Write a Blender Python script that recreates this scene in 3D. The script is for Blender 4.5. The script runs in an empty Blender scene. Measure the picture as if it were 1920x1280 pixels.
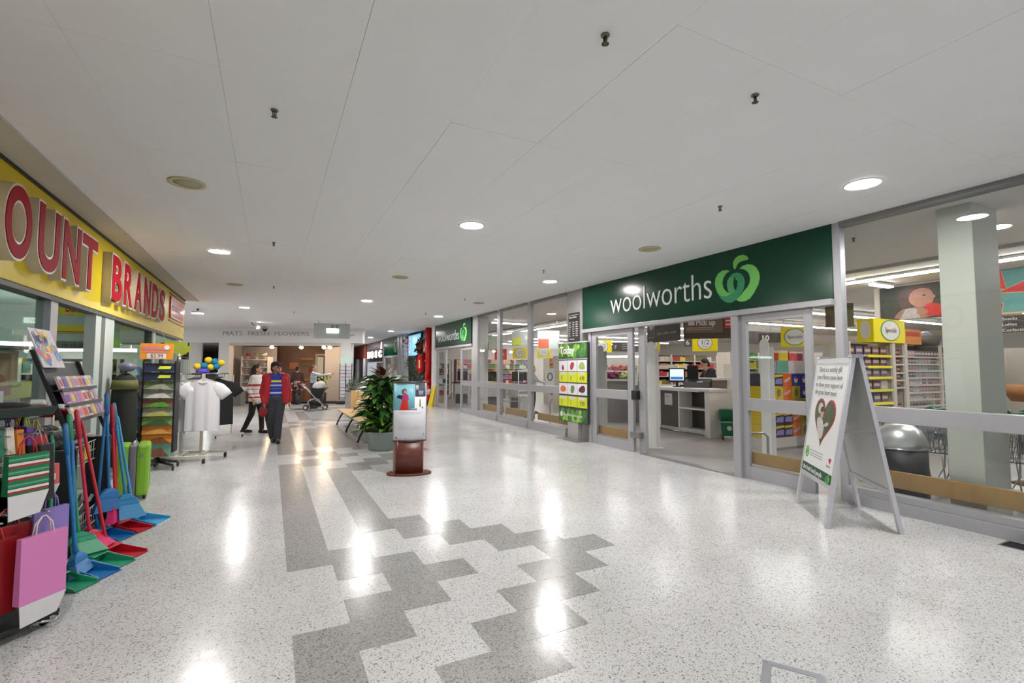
import bpy, bmesh, math, random
from mathutils import Matrix, Vector, Euler
random.seed(7)
S = bpy.context.scene
COL = S.collection
PI = math.pi
RAD = math.radians

# ------------------------------------------------------------------ camera, world, exposure
cam_d = bpy.data.cameras.new('camera')
cam = bpy.data.objects.new('camera', cam_d); COL.objects.link(cam)
cam_d.sensor_width = 36.0
cam_d.lens = 36.0 * 905.0 / 1920.0
cam_d.clip_end = 200
cam.location = (0, 0, 1.55)
cam.rotation_euler = (RAD(90 + 3.26), RAD(-0.10), RAD(-26.5))
S.camera = cam
S.view_settings.view_transform = 'Standard'
S.view_settings.look = 'None'
S.view_settings.gamma = 1.0
S.view_settings.use_curve_mapping = False
S.view_settings.exposure = 0.5
LAMP = 300.0        # emission of the ceiling downlights
STRIP = 19.0       # emission of the supermarket's strip lights
try:
    S.cycles.use_denoising = True
    S.cycles.max_bounces = 8
    S.cycles.diffuse_bounces = 5
    S.cycles.glossy_bounces = 4
    S.cycles.transparent_max_bounces = 16
    S.cycles.sample_clamp_indirect = 6.0
    S.cycles.caustics_reflective = False
    S.cycles.caustics_refractive = False
except Exception:
    pass
W = bpy.data.worlds.new('world'); S.world = W; W.use_nodes = True
W.node_tree.nodes['Background'].inputs[0].default_value = (0.77, 0.80, 0.86, 1)
W.node_tree.nodes['Background'].inputs[1].default_value = 0.42

# ------------------------------------------------------------------ materials
def lin(c):
    return tuple(((v / 255) / 12.92 if v / 255 <= 0.04045 else ((v / 255 + 0.055) / 1.055) ** 2.4) for v in c)
_M = {}
def mat(rgb, rough=0.5, metal=0.0, var=0.08, scale=14.0, bump=0.0, coat=0.0, emit=0.0, spec=0.5):
    """a procedural material: the colour broken up by soft noise in object space"""
    key = (tuple(rgb), rough, metal, var, scale, bump, coat, emit, spec)
    if key in _M: return _M[key]
    m = bpy.data.materials.new('m_%d_%d_%d' % tuple(int(v) for v in rgb)); m.use_nodes = True
    nt = m.node_tree; n = nt.nodes; b = n['Principled BSDF']
    c = lin(rgb)
    tc = n.new('ShaderNodeTexCoord'); no = n.new('ShaderNodeTexNoise'); mx = n.new('ShaderNodeMix')
    mx.data_type = 'RGBA'
    no.inputs['Scale'].default_value = scale; no.inputs['Detail'].default_value = 3
    nt.links.new(tc.outputs['Object'], no.inputs['Vector'])
    nt.links.new(no.outputs['Fac'], mx.inputs[0])
    mx.inputs[6].default_value = (*[v * (1 - var) for v in c], 1)
    mx.inputs[7].default_value = (*[min(1, v * (1 + var)) for v in c], 1)
    nt.links.new(mx.outputs[2], b.inputs['Base Color'])
    b.inputs['Roughness'].default_value = rough
    b.inputs['Metallic'].default_value = metal
    b.inputs['Specular IOR Level'].default_value = spec
    if coat: b.inputs['Coat Weight'].default_value = coat; b.inputs['Coat Roughness'].default_value = 0.1
    if bump:
        bp = n.new('ShaderNodeBump'); bp.inputs['Strength'].default_value = bump; bp.inputs['Distance'].default_value = 0.01
        nt.links.new(no.outputs['Fac'], bp.inputs['Height']); nt.links.new(bp.outputs['Normal'], b.inputs['Normal'])
    if emit:
        b.inputs['Emission Color'].default_value = (*c, 1); b.inputs['Emission Strength'].default_value = emit
    _M[key] = m
    return m
def glow(rgb, s):
    return mat(rgb, 0.4, emit=s, var=0.0)
def glass(name, tint=(0.97, 0.985, 0.98), refl=1.0):
    if name in _M: return _M[name]
    m = bpy.data.materials.new(name); m.use_nodes = True; nt = m.node_tree; n = nt.nodes
    for x in list(n): n.remove(x)
    o = n.new('ShaderNodeOutputMaterial'); t = n.new('ShaderNodeBsdfTransparent'); g = n.new('ShaderNodeBsdfGlossy')
    f = n.new('ShaderNodeLayerWeight'); f.inputs['Blend'].default_value = 0.5
    pw = n.new('ShaderNodeMath'); pw.operation = 'POWER'; pw.inputs[1].default_value = 5
    ml = n.new('ShaderNodeMath'); ml.operation = 'MULTIPLY_ADD'; ml.inputs[1].default_value = 0.55 * refl; ml.inputs[2].default_value = 0.035 * refl
    mx = n.new('ShaderNodeMixShader'); g.inputs['Roughness'].default_value = 0.01
    t.inputs[0].default_value = (*tint, 1)
    nt.links.new(f.outputs['Facing'], pw.inputs[0]); nt.links.new(pw.outputs[0], ml.inputs[0]); nt.links.new(ml.outputs[0], mx.inputs[0])
    nt.links.new(t.outputs[0], mx.inputs[1]); nt.links.new(g.outputs[0], mx.inputs[2]); nt.links.new(mx.outputs[0], o.inputs[0])
    _M[name] = m; return m
def terrazzo(name, base, chips, dark, rough=0.16):
    m = bpy.data.materials.new(name); m.use_nodes = True; nt = m.node_tree; n = nt.nodes; b = n['Principled BSDF']
    tc = n.new('ShaderNodeTexCoord'); geo = n.new('ShaderNodeNewGeometry')
    v = n.new('ShaderNodeTexVoronoi'); v.inputs['Scale'].default_value = 150; v.inputs['Randomness'].default_value = 1
    nt.links.new(geo.outputs['Position'], v.inputs['Vector'])
    sep = n.new('ShaderNodeSeparateColor'); nt.links.new(v.outputs['Color'], sep.inputs[0])
    r = n.new('ShaderNodeValToRGB'); e = r.color_ramp; e.interpolation = 'CONSTANT'
    e.elements[0].position = 0; e.elements[0].color = (*lin(dark), 1)
    e.elements[1].position = 0.055; e.elements[1].color = (*lin(chips[0]), 1)
    for p, c in ((0.20, base), (0.62, chips[1]), (0.85, chips[2])):
        x = e.elements.new(p); x.color = (*lin(c), 1)
    nt.links.new(sep.outputs[0], r.inputs[0])
    big = n.new('ShaderNodeTexNoise'); big.inputs['Scale'].default_value = 1.3; big.inputs['Detail'].default_value = 4
    nt.links.new(geo.outputs['Position'], big.inputs['Vector'])
    mx = n.new('ShaderNodeMix'); mx.data_type = 'RGBA'; mx.blend_type = 'MULTIPLY'; mx.inputs[0].default_value = 1
    r2 = n.new('ShaderNodeValToRGB'); r2.color_ramp.elements[0].color = (0.90, 0.89, 0.87, 1); r2.color_ramp.elements[1].color = (1, 1, 1, 1)
    r2.color_ramp.elements[0].position = 0.3; r2.color_ramp.elements[1].position = 0.7
    nt.links.new(big.outputs['Fac'], r2.inputs[0]); nt.links.new(r.outputs[0], mx.inputs[6]); nt.links.new(r2.outputs[0], mx.inputs[7])
    nt.links.new(mx.outputs[2], b.inputs['Base Color'])
    rr = n.new('ShaderNodeMapRange'); rr.inputs[3].default_value = rough - 0.05; rr.inputs[4].default_value = rough + 0.05
    nt.links.new(big.outputs['Fac'], rr.inputs[0]); nt.links.new(rr.outputs[0], b.inputs['Roughness'])
    w = n.new('ShaderNodeTexNoise'); w.inputs['Scale'].default_value = 4.5; w.inputs['Detail'].default_value = 3
    nt.links.new(geo.outputs['Position'], w.inputs['Vector'])
    bp = n.new('ShaderNodeBump'); bp.inputs['Strength'].default_value = 0.30; bp.inputs['Distance'].default_value = 0.007
    nt.links.new(w.outputs['Fac'], bp.inputs['Height']); nt.links.new(bp.outputs['Normal'], b.inputs['Normal'])
    b.inputs['Specular IOR Level'].default_value = 0.55
    return m

# ------------------------------------------------------------------ mesh helpers
class MB:
    def __init__(s): s.v = []; s.f = []; s.sm = []
    def add(s, vs, fs, smooth=False):
        o = len(s.v); s.v += [tuple(v) for v in vs]; s.f += [tuple(i + o for i in f) for f in fs]; s.sm += [smooth] * len(fs); return s
    def box(s, x0, x1, y0, y1, z0, z1):
        vs = [(x, y, z) for x in (x0, x1) for y in (y0, y1) for z in (z0, z1)]
        return s.add(vs, [(0, 1, 3, 2), (4, 6, 7, 5), (0, 4, 5, 1), (2, 3, 7, 6), (0, 2, 6, 4), (1, 5, 7, 3)])
    def cbox(s, c, d, rot=None):
        """box of size d centred on c, turned by rot (a 3x3 or Euler)"""
        m = (rot if isinstance(rot, Matrix) else Euler(rot).to_matrix()) if rot is not None else Matrix.Identity(3)
        vs = [Vector(c) + m @ Vector((x * d[0] / 2, y * d[1] / 2, z * d[2] / 2)) for x in (-1, 1) for y in (-1, 1) for z in (-1, 1)]
        return s.add(vs, [(0, 1, 3, 2), (4, 6, 7, 5), (0, 4, 5, 1), (2, 3, 7, 6), (0, 2, 6, 4), (1, 5, 7, 3)])
    def hexa(s, b, t):
        """a solid between two quads (lists of four points, same winding)"""
        return s.add(list(b) + list(t), [(3, 2, 1, 0), (4, 5, 6, 7), (0, 1, 5, 4), (1, 2, 6, 5), (2, 3, 7, 6), (3, 0, 4, 7)])
    def tube(s, pts, r, n=8, closed=False, flat=1.0):
        P = [Vector(p) for p in pts]; k = len(P); rs = r if isinstance(r, (list, tuple)) else [r] * k
        vs = []; ref = None
        for i, p in enumerate(P):
            a = P[(i - 1) % k] if (closed or i) else p; c = P[(i + 1) % k] if (closed or i < k - 1) else p
            t = (c - a)
            t = t.normalized() if t.length > 1e-9 else Vector((0, 0, 1))
            if ref is None:
                ref = Vector((0, 0, 1)) if abs(t.z) < 0.9 else Vector((1, 0, 0))
                u = t.cross(ref).normalized()
            else:
                u = (u - t * u.dot(t))
                u = u.normalized() if u.length > 1e-6 else t.orthogonal().normalized()
            w = t.cross(u).normalized()
            for j in range(n):
                q = 2 * PI * j / n; vs.append(p + u * math.cos(q) * rs[i] + w * math.sin(q) * rs[i] * flat)
        fs = []
        for i in range(k if closed else k - 1):
            a = i * n; c = ((i + 1) % k) * n
            for j in range(n): fs.append((a + j, a + (j + 1) % n, c + (j + 1) % n, c + j))
        s.add(vs, fs, True)
        if not closed:
            o = len(s.v) - len(vs); s.f += [tuple(o + j for j in range(n))[::-1], tuple(o + (k - 1) * n + j for j in range(n))]; s.sm += [False, False]
        return s
    def lathe(s, prof, n=24, c=(0, 0, 0), sx=1.0, sy=1.0, smooth=True):
        vs = [(c[0] + r * sx * math.cos(2 * PI * j / n), c[1] + r * sy * math.sin(2 * PI * j / n), c[2] + z) for r, z in prof for j in range(n)]
        fs = [(i * n + j, i * n + (j + 1) % n, (i + 1) * n + (j + 1) % n, (i + 1) * n + j) for i in range(len(prof) - 1) for j in range(n)]
        s.add(vs, fs, smooth); o = len(s.v) - len(vs)
        if prof[0][0] > 1e-4: s.f.append(tuple(o + j for j in range(n))[::-1]); s.sm.append(False)
        if prof[-1][0] > 1e-4: s.f.append(tuple(o + (len(prof) - 1) * n + j for j in range(n))); s.sm.append(False)
        return s
    def ell(s, c, r, nu=12, nv=8, rot=None):
        m = Euler(rot).to_matrix() if rot is not None else Matrix.Identity(3)
        vs = []; fs = []
        for i in range(nv + 1):
            a = -PI / 2 + PI * i / nv
            for j in range(nu):
                q = 2 * PI * j / nu
                vs.append(Vector(c) + m @ Vector((r[0] * math.cos(a) * math.cos(q), r[1] * math.cos(a) * math.sin(q), r[2] * math.sin(a))))
        for i in range(nv):
            for j in range(nu): fs.append((i * nu + j, i * nu + (j + 1) % nu, (i + 1) * nu + (j + 1) % nu, (i + 1) * nu + j))
        return s.add(vs, fs, True)
    def pxz(s, pts, y0, y1):
        """polygon in the x-z plane given depth from y0 to y1"""
        k = len(pts)
        ar = sum(pts[i][0] * pts[(i + 1) % k][1] - pts[(i + 1) % k][0] * pts[i][1] for i in range(k))
        if ar < 0: pts = pts[::-1]
        vs = [(x, y0, z) for x, z in pts] + [(x, y1, z) for x, z in pts]
        fs = [tuple(range(k)), tuple(range(k, 2 * k))[::-1]] + [(i + k, (i + 1) % k + k, (i + 1) % k, i) for i in range(k)]
        return s.add(vs, fs)
    def pxy(s, pts, z0, z1):
        k = len(pts)
        ar = sum(pts[i][0] * pts[(i + 1) % k][1] - pts[(i + 1) % k][0] * pts[i][1] for i in range(k))
        if ar < 0: pts = pts[::-1]
        vs = [(x, y, z0) for x, y in pts] + [(x, y, z1) for x, y in pts]
        fs = [tuple(range(k))[::-1], tuple(range(k, 2 * k))] + [(i, (i + 1) % k, (i + 1) % k + k, i + k) for i in range(k)]
        return s.add(vs, fs)
    def disc(s, x, z, rx, rz, y0, y1, n=20):
        return s.pxz([(x + rx * math.cos(2 * PI * i / n), z + rz * math.sin(2 * PI * i / n)) for i in range(n)], y0, y1)
    def ring(s, x, z, rx, rz, w, y0, y1, n=24):
        a = [(x + rx * math.cos(2 * PI * i / n), z + rz * math.sin(2 * PI * i / n)) for i in range(n)]
        b = [(x + (rx - w) * math.cos(2 * PI * i / n), z + (rz - w) * math.sin(2 * PI * i / n)) for i in range(n)]
        vs = [(p[0], y, p[1]) for y in (y0, y1) for q in (a, b) for p in q]
        fs = []
        for i in range(n):
            j = (i + 1) % n
            fs += [(i, j, n + j, n + i), (2 * n + i, 3 * n + i, 3 * n + j, 2 * n + j), (i, 2 * n + i, 2 * n + j, j), (n + i, n + j, 3 * n + j, 3 * n + i)]
        return s.add(vs, fs)
    def move(s, m, a=0):
        for i in range(a, len(s.v)): s.v[i] = tuple(m @ Vector(s.v[i]))
        return s

def new_mesh(name, mb, m, bev=0.0):
    me = bpy.data.meshes.new(name)
    me.from_pydata(mb.v, [], mb.f)
    me.polygons.foreach_set('use_smooth', mb.sm)
    if m: me.materials.append(m)
    if bev:
        bm = bmesh.new(); bm.from_mesh(me)
        eds = [e for e in bm.edges if len(e.link_faces) == 2 and e.calc_face_angle(0) > 0.6]
        bmesh.ops.bevel(bm, geom=eds, offset=bev, segments=2, affect='EDGES', profile=0.6, clamp_overlap=True)
        bm.to_mesh(me); bm.free()
    me.update()
    return me
def link(name, me, parent=None):
    o = bpy.data.objects.new(name, me); COL.objects.link(o)
    if parent is not None: o.parent = parent
    return o
def part(name, mb, m, parent=None, bev=0.0, loc=None, rot=None, kind=None, label=None):
    o = link(name, new_mesh(name, mb, m, bev), parent)
    if loc is not None: o.location = loc
    if rot is not None: o.rotation_euler = rot
    if kind: o['kind'] = kind
    if label: o['label'] = label
    return o
def tag(o, label, cat, group=None, kind=None):
    o['label'] = label; o['category'] = cat
    if group: o['group'] = group
    if kind: o['kind'] = kind
    return o
def thing(name, label, cat, loc=(0, 0, 0), rz=0.0, group=None):
    o = bpy.data.objects.new(name, None); COL.objects.link(o)
    o.location = loc; o.rotation_euler = (0, 0, rz); o.empty_display_size = 0.1
    return tag(o, label, cat, group)
def struct(name, mb=None, m=None, parent=None, loc=None, rz=None, bev=0.0):
    if mb is None:
        o = bpy.data.objects.new(name, None); COL.objects.link(o)
        if loc is not None: o.location = loc
        if rz is not None: o.rotation_euler = (0, 0, rz)
    else:
        o = part(name, mb, m, parent, bev, loc, None if rz is None else (0, 0, rz))
    if parent is None: o['kind'] = 'structure'
    return o
def dup(root, loc, rz=None, label=None, group=None):
    r = root.copy(); COL.objects.link(r); r.location = loc
    if rz is not None: r.rotation_euler = (0, 0, rz)
    if label: r['label'] = label
    if group: r['group'] = group
    for ch in list(root.children):
        c = ch.copy(); COL.objects.link(c); c.parent = r
        for g in list(ch.children):
            d = g.copy(); COL.objects.link(d); d.parent = c
    return r

_T = {}
def text_mesh(body, size=0.1, ext=0.002, off=0.0, sx=1.0, shear=0.0, align='LEFT', res=4):
    key = (body, size, ext, off, sx, shear, align, res)
    if key in _T: return _T[key]
    cu = bpy.data.curves.new('text', 'FONT'); cu.body = body; cu.size = size; cu.extrude = ext; cu.offset = off
    cu.shear = shear; cu.align_x = align; cu.resolution_u = res; cu.fill_mode = 'BOTH'
    o = bpy.data.objects.new('text', cu); COL.objects.link(o)
    dg = bpy.context.evaluated_depsgraph_get(); dg.update()
    me = bpy.data.meshes.new_from_object(o.evaluated_get(dg))
    bpy.data.objects.remove(o); bpy.data.curves.remove(cu)
    for v in me.vertices:
        x, y, z = v.co; v.co = (x * sx, -z, y)
    me.materials.clear()
    _T[key] = me
    return me
def text(body, size, m, parent, x, z, y, ext=0.002, name='lettering', **k):
    """raised lettering in the x-z plane of its parent, facing -y"""
    me = text_mesh(body, size, ext, **k).copy(); me.name = name
    me.materials.append(m)
    o = link(name, me, parent); o.location = (x, y, z)
    return o
FACE_E = RAD(90)     # local -y turned to face +X (signs on the left wall)
FACE_W = RAD(-90)    # local -y turned to face -X (signs on the right wall)

# common materials
ALU = mat((172, 172, 176), 0.38, 0.35, 0.04)
ALU_D = mat((128, 128, 130), 0.4, 0.3, 0.05)
WHITE = mat((228, 227, 224), 0.45, 0, 0.03)
CEIL = mat((236, 236, 237), 0.75, 0, 0.025, 3.0)
BLACK = mat((24, 24, 26), 0.45, 0, 0.15)
CHROME = mat((190, 190, 195), 0.18, 0.95, 0.03)
STEEL = mat((150, 150, 152), 0.3, 0.85, 0.06)
GLASS = glass('glass_clear')
SKIN = mat((196, 150, 124), 0.55, 0, 0.06)
SGREEN = mat((4, 56, 38), 0.2, 0, 0.06, 2.0, spec=0.35)
YEL = mat((246, 226, 24), 0.35, 0, 0.04, 3.0)
LIME = mat((214, 222, 40), 0.45, 0, 0.05)
RED = mat((178, 22, 36), 0.4, 0, 0.08)
# ------------------------------------------------------------------ floor
CZ = 3.33
FLOOR_M = terrazzo('terrazzo_light', (204, 205, 206), ((176, 177, 177), (210, 211, 212), (194, 195, 195)), (116, 116, 116), 0.2)
TILE_M = terrazzo('terrazzo_grey', (155, 155, 154), ((124, 124, 123), (166, 165, 164), (146, 146, 145)), (94, 94, 94), 0.21)
mb = MB().box(-2.05, 6.2, -3.5, 62, -0.1, 0).box(-16, -2.05, 15.0, 62, -0.1, 0)
floor = struct('floor', mb, FLOOR_M)
T0 = 0.3265; TX, TY = 0.15, 4.14
tile_me = new_mesh('tile', MB().box(0.0008, T0 - 0.0008, 0.0008, T0 - 0.0008, -0.004, 0.0012), TILE_M)
def dark_cell(c, r):
    d = (r + 2) % 17; d = min(d, 17 - d)
    if c == 0: return d >= 2
    if c == 1: return d in (1, 2)
    if c == 2: return d <= 1 or d >= 4
    return {3: d == 0 or d in (3, 4), 4: d in (2, 3), 5: d in (1, 2), 6: d <= 1, 7: d == 0}.get(c, False)
for r in range(-9, 52):
    for c in range(8):
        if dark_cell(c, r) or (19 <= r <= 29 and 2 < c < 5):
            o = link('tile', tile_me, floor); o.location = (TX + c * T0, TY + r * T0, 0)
# bench shadow and floor reflection, painted as a strip of darker tiles
TILE_SHADE = terrazzo('terrazzo_bench_shade', (98, 96, 94), ((70, 68, 66), (108, 104, 100), (90, 88, 84)), (50, 49, 48), 0.2)
tile_shade = new_mesh('tile', MB().box(0.0008, T0 - 0.0008, 0.0008, T0 - 0.0008, -0.004, 0.0012), TILE_SHADE)
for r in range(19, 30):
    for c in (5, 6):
        o = link('tile', tile_shade, floor); o.location = (TX + c * T0, TY + r * T0, 0)
GREYVINYL = mat((150, 146, 142), 0.32, 0, 0.10, 5.0)
struct('floor', MB().box(6.2, 27, -3.5, 30, -0.1, 0.0), mat((168, 164, 158), 0.3, 0, 0.06, 4.0))
struct('floor', MB().box(-11, -2.05, -3.5, 15.0, -0.1, 0.0), mat((150, 156, 152), 0.3, 0, 0.06, 4.0))
# grey entrance mat floor inside the supermarket doors
part('entrance_mat', MB().pxy([(6.16, 4.95), (6.16, 6.9), (6.5, 7.6), (8.75, 7.9), (9.1, 5.2), (7.2, 4.7)], 0, 0.004), GREYVINYL, bpy.data.objects['floor.001'])

# ------------------------------------------------------------------ ceiling of separate panels
ceiling = struct('ceiling', MB().box(-2.06, 6.3, -3.5, 62, CZ + 0.02, CZ + 0.12).box(-16, -2.06, 15.0, 62, CZ + 0.02, CZ + 0.12), CEIL)
PX0, PDX, PY0, PDY = -1.81, 0.72, -1.17, 1.47
pan = new_mesh('ceiling_panel', MB().box(0.0007, PDX - 0.0007, 0.0007, PDY - 0.0007, 0, 0.03), CEIL, 0.0015)
half = new_mesh('ceiling_panel', MB().box(0.003, 0.06, 0.003, PDY - 0.003, 0, 0.03), CEIL, 0.0015)
rnd = random.Random(3)
for j in range(19):
    for i in range(11):
        o = link('ceiling_panel', pan, ceiling); o.location = (PX0 + i * PDX + 0.05, PY0 + j * PDY, CZ + rnd.uniform(0, 0.0025))
part('ceiling_board', MB().box(-1.75, 6.2, 26.75, 62, CZ, CZ + 0.03).box(-15.9, -1.76, 15.1, 62, CZ, CZ + 0.03), CEIL, ceiling)
part('perimeter_strip', MB().box(-2.05, -1.762, -3, 15.05, CZ - 0.012, CZ + 0.02), mat((196, 190, 180), 0.8, 0, 0.05, 2.0), ceiling)
part('edge_trim', MB().box(-1.762, -1.752, -3, 15.05, CZ - 0.02, CZ + 0.01), mat((190, 186, 180), 0.6), ceiling)
struct('ceiling', MB().box(6.3, 27, -3.5, 30, CZ, CZ + 0.1), mat((214, 210, 206), 0.8, 0, 0.03, 2.0))
struct('ceiling', MB().box(-11, -2.12, -3.5, 15.0, 3.0, 3.1), mat((205, 212, 206), 0.8, 0, 0.03, 2.0))
struct('trim_1', MB().box(9.30, 9.36, -3, 29, CZ - 0.05, CZ), mat((168, 165, 162), 0.6))

# ------------------------------------------------------------------ shells
struct('wall_right', MB().box(26.8, 27, -3.5, 30, 0, CZ), mat((205, 200, 192), 0.7, 0, 0.05, 1.0))
struct('wall_right', MB().box(6.3, 27, 29.8, 30, 0, CZ), mat((205, 200, 192), 0.7, 0, 0.05, 1.0))
struct('wall_left', MB().box(-11, -10.8, -3.5, 15, 0, 3.0), mat((170, 182, 172), 0.7, 0, 0.05, 1.0))
struct('wall_left', MB().box(-11, -2.2, 14.85, 15.0, 0, CZ), mat((214, 214, 210), 0.6, 0, 0.04, 1.0))
struct('wall_left', MB().box(-16, -15.8, 15, 62, 0, CZ), mat((190, 184, 178), 0.7, 0, 0.05, 1.0))
struct('wall_back', MB().box(-16, 8, 61.8, 62, 0, CZ), mat((170, 160, 152), 0.7, 0, 0.05, 1.0))

# ------------------------------------------------------------------ recessed lights
LAMP_M = glow((255, 251, 249), LAMP)
def make_light():
    t = thing('ceiling_light', '', 'ceiling light', (0, 0, CZ))
    part('trim_ring', MB().lathe([(0.135, 0.0), (0.160, 0.0), (0.165, -0.006), (0.158, -0.012), (0.135, -0.010), (0.133, 0.0)], 28), WHITE, t)
    part('lens', MB().lathe([(0.0, -0.008), (0.10, -0.008), (0.134, -0.004), (0.134, 0.0), (0.0, 0.0)][::-1], 24), LAMP_M, t)
    return t
L0 = make_light()
LIGHTS = [
    (5.03, 2.56, 'white glowing round downlight in the ceiling above the A-frame board'),
    (2.18, 5.50, 'white glowing round downlight, largest of those along the middle of the ceiling'),
    (-0.75, 8.49, 'white glowing round downlight beside the yellow shop fascia'),
    (5.03, 8.36, 'white glowing round downlight at the left end of the large green fascia'),
    (2.20, 12.95, 'second white downlight along the middle of the ceiling, above the potted plant'),
    (-0.74, 16.02, 'white downlight just beyond the far end of the yellow fascia'),
    (5.04, 15.70, 'white downlight in front of the smaller green fascia'),
    (5.04, 22.97, 'white downlight beside the wall screen with the wreath'),
    (5.03, 28.2, 'small distant downlight beside the far green fascia'),
    (5.09, 36.1, 'smallest distant downlight, near the red-brown fascia'),
    (-3.80, 29.8, 'distant downlight left of the flower shop bulkhead, the nearer of two'),
    (-3.67, 36.7, 'distant downlight left of the flower shop bulkhead, the farther of two'),
    (8.05, 2.62, 'round downlight seen through the supermarket glass by the square column'),
    (8.05, 13.3, 'round downlight seen through the supermarket windows above the half-price signs'),
    (-0.75, 1.10, 'round downlight at the top edge, glowing above the yellow fascia'),
    (2.20, 20.4, 'added hidden downlight behind the pale hanging direction sign'),  # added in the row's spacing, hidden by the sign, to brighten the far ceiling
    (-6.5, 17.5, 'added unseen downlight in the side hall behind the discount shop end wall'),  # side-hall lamps are added out of view to brighten the far end
    (-6.5, 21.0, 'second added unseen downlight in the side hall past the discount shop'),
    (-10.0, 20.0, 'farthest left added unseen downlight of the side hall'),
    (-6.5, 25.0, 'added unseen downlight of the side hall near the dark shop front'),
    (2.18, -1.9, 'round downlight in the ceiling behind the viewer'),
]
for i, (x, y, lb) in enumerate(LIGHTS):
    if i == 0: L0.location = (x, y, CZ); L0['label'] = lb; L0['group'] = 'round ceiling downlights'
    else: dup(L0, (x, y, CZ), None, lb, 'round ceiling downlights')
# a surface spotlight on a stem by the yellow fascia
t = thing('spotlight', 'surface-mounted round spotlight on a short stem past the yellow fascia end', 'spotlight', (-2.0, 17.0, CZ))
part('stem', MB().tube([(0, 0, 0), (0, 0, -0.08)], 0.03), ALU_D, t)
part('lamp_head', MB().lathe([(0.0, -0.06), (0.15, -0.08), (0.17, -0.13), (0.165, -0.14)], 20), WHITE, t)
part('lens', MB().lathe([(0.0, -0.142), (0.15, -0.142)][::-1], 20), LAMP_M, t)

# sprinklers
def make_spr():
    t = thing('sprinkler', '', 'sprinkler', (0, 0, CZ)); t.scale = (0.78,) * 3
    part('escutcheon', MB().lathe([(0.0, 0), (0.032, 0), (0.030, -0.008), (0.012, -0.012), (0.0, -0.012)][::-1], 14), mat((120, 116, 100), 0.4, 0.6), t)
    part('frame', MB().tube([(-0.012, 0, -0.01), (-0.014, 0, -0.04), (0, 0, -0.058)], 0.005, 6).tube([(0.012, 0, -0.01), (0.014, 0, -0.04), (0, 0, -0.058)], 0.005, 6).tube([(0, 0, -0.01), (0, 0, -0.05)], 0.006, 6), mat((96, 92, 80), 0.35, 0.8), t)
    part('deflector', MB().lathe([(0.0, -0.058), (0.026, -0.060), (0.026, -0.064), (0.0, -0.066)][::-1], 12), mat((96, 92, 80), 0.35, 0.8), t)
    return t
SP0 = make_spr()
SPR = [(-0.026, 3.63, 'brass ceiling sprinkler nearest the yellow fascia'), (1.55, 2.0, 'brass sprinkler at the top edge of the ceiling, nearest overall'),
       (2.77, 2.02, 'brass sprinkler on the bare ceiling up from the bright A-frame downlight'), (4.35, 3.63, 'dark sprinkler just above the big green fascia logo'),
       (-0.012, 7.53, 'small sprinkler right of the downlight beside the yellow fascia'), (4.37, 7.49, 'small sprinkler left of the downlight at the green fascia end'),
       (0.006, 11.6, 'tiny sprinkler farther along the left ceiling row, before the downlight pair'), (0.6, 16.5, 'tiny distant sprinkler near the flower shop bulkhead'),
       (4.36, 11.44, 'tiny sprinkler above the supermarket windows'), (4.38, 14.98, 'tiny sprinkler near the smaller green fascia'),
       (7.02, 3.71, 'sprinkler inside the supermarket glass beside the big post')]
for i, (x, y, lb) in enumerate(SPR):
    if i == 0: SP0.location = (x, y, CZ); SP0['label'] = lb; SP0['group'] = 'ceiling sprinklers'
    else: dup(SP0, (x, y, CZ), rnd.uniform(0, 3), lb, 'ceiling sprinklers')
# beige round ceiling speakers
BEIGE = mat((196, 190, 152), 0.55, 0, 0.06)
def make_spk():
    t = thing('ceiling_speaker', '', 'speaker', (0, 0, CZ))
    part('rim', MB().lathe([(0.115, 0.0), (0.160, 0.0), (0.158, -0.012), (0.120, -0.012), (0.115, 0.0)], 28), BEIGE, t)
    part('grille', MB().lathe([(0.0, -0.006), (0.115, -0.006), (0.115, 0.0), (0, 0)][::-1], 28), mat((178, 172, 146), 0.7, 0, 0.25, 220), t)
    return t
K0 = make_spk()
for i, (x, y, lb) in enumerate([(-0.77, 5.46, 'beige round ceiling speaker, largest, above the yellow fascia letters'), (4.97, 5.41, 'beige round ceiling speaker above the green fascia lettering'),
                                (-0.73, 11.7, 'beige round ceiling speaker near the far end of the yellow fascia'), (2.2, 9.3, 'small beige speaker in the middle of the ceiling'),
                                (4.98, 12.0, 'small beige speaker over the supermarket windows')]):
    if i == 0: K0.location = (x, y, CZ); K0['label'] = lb; K0['group'] = 'beige ceiling speakers'
    else: dup(K0, (x, y, CZ), None, lb, 'beige ceiling speakers')

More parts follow.
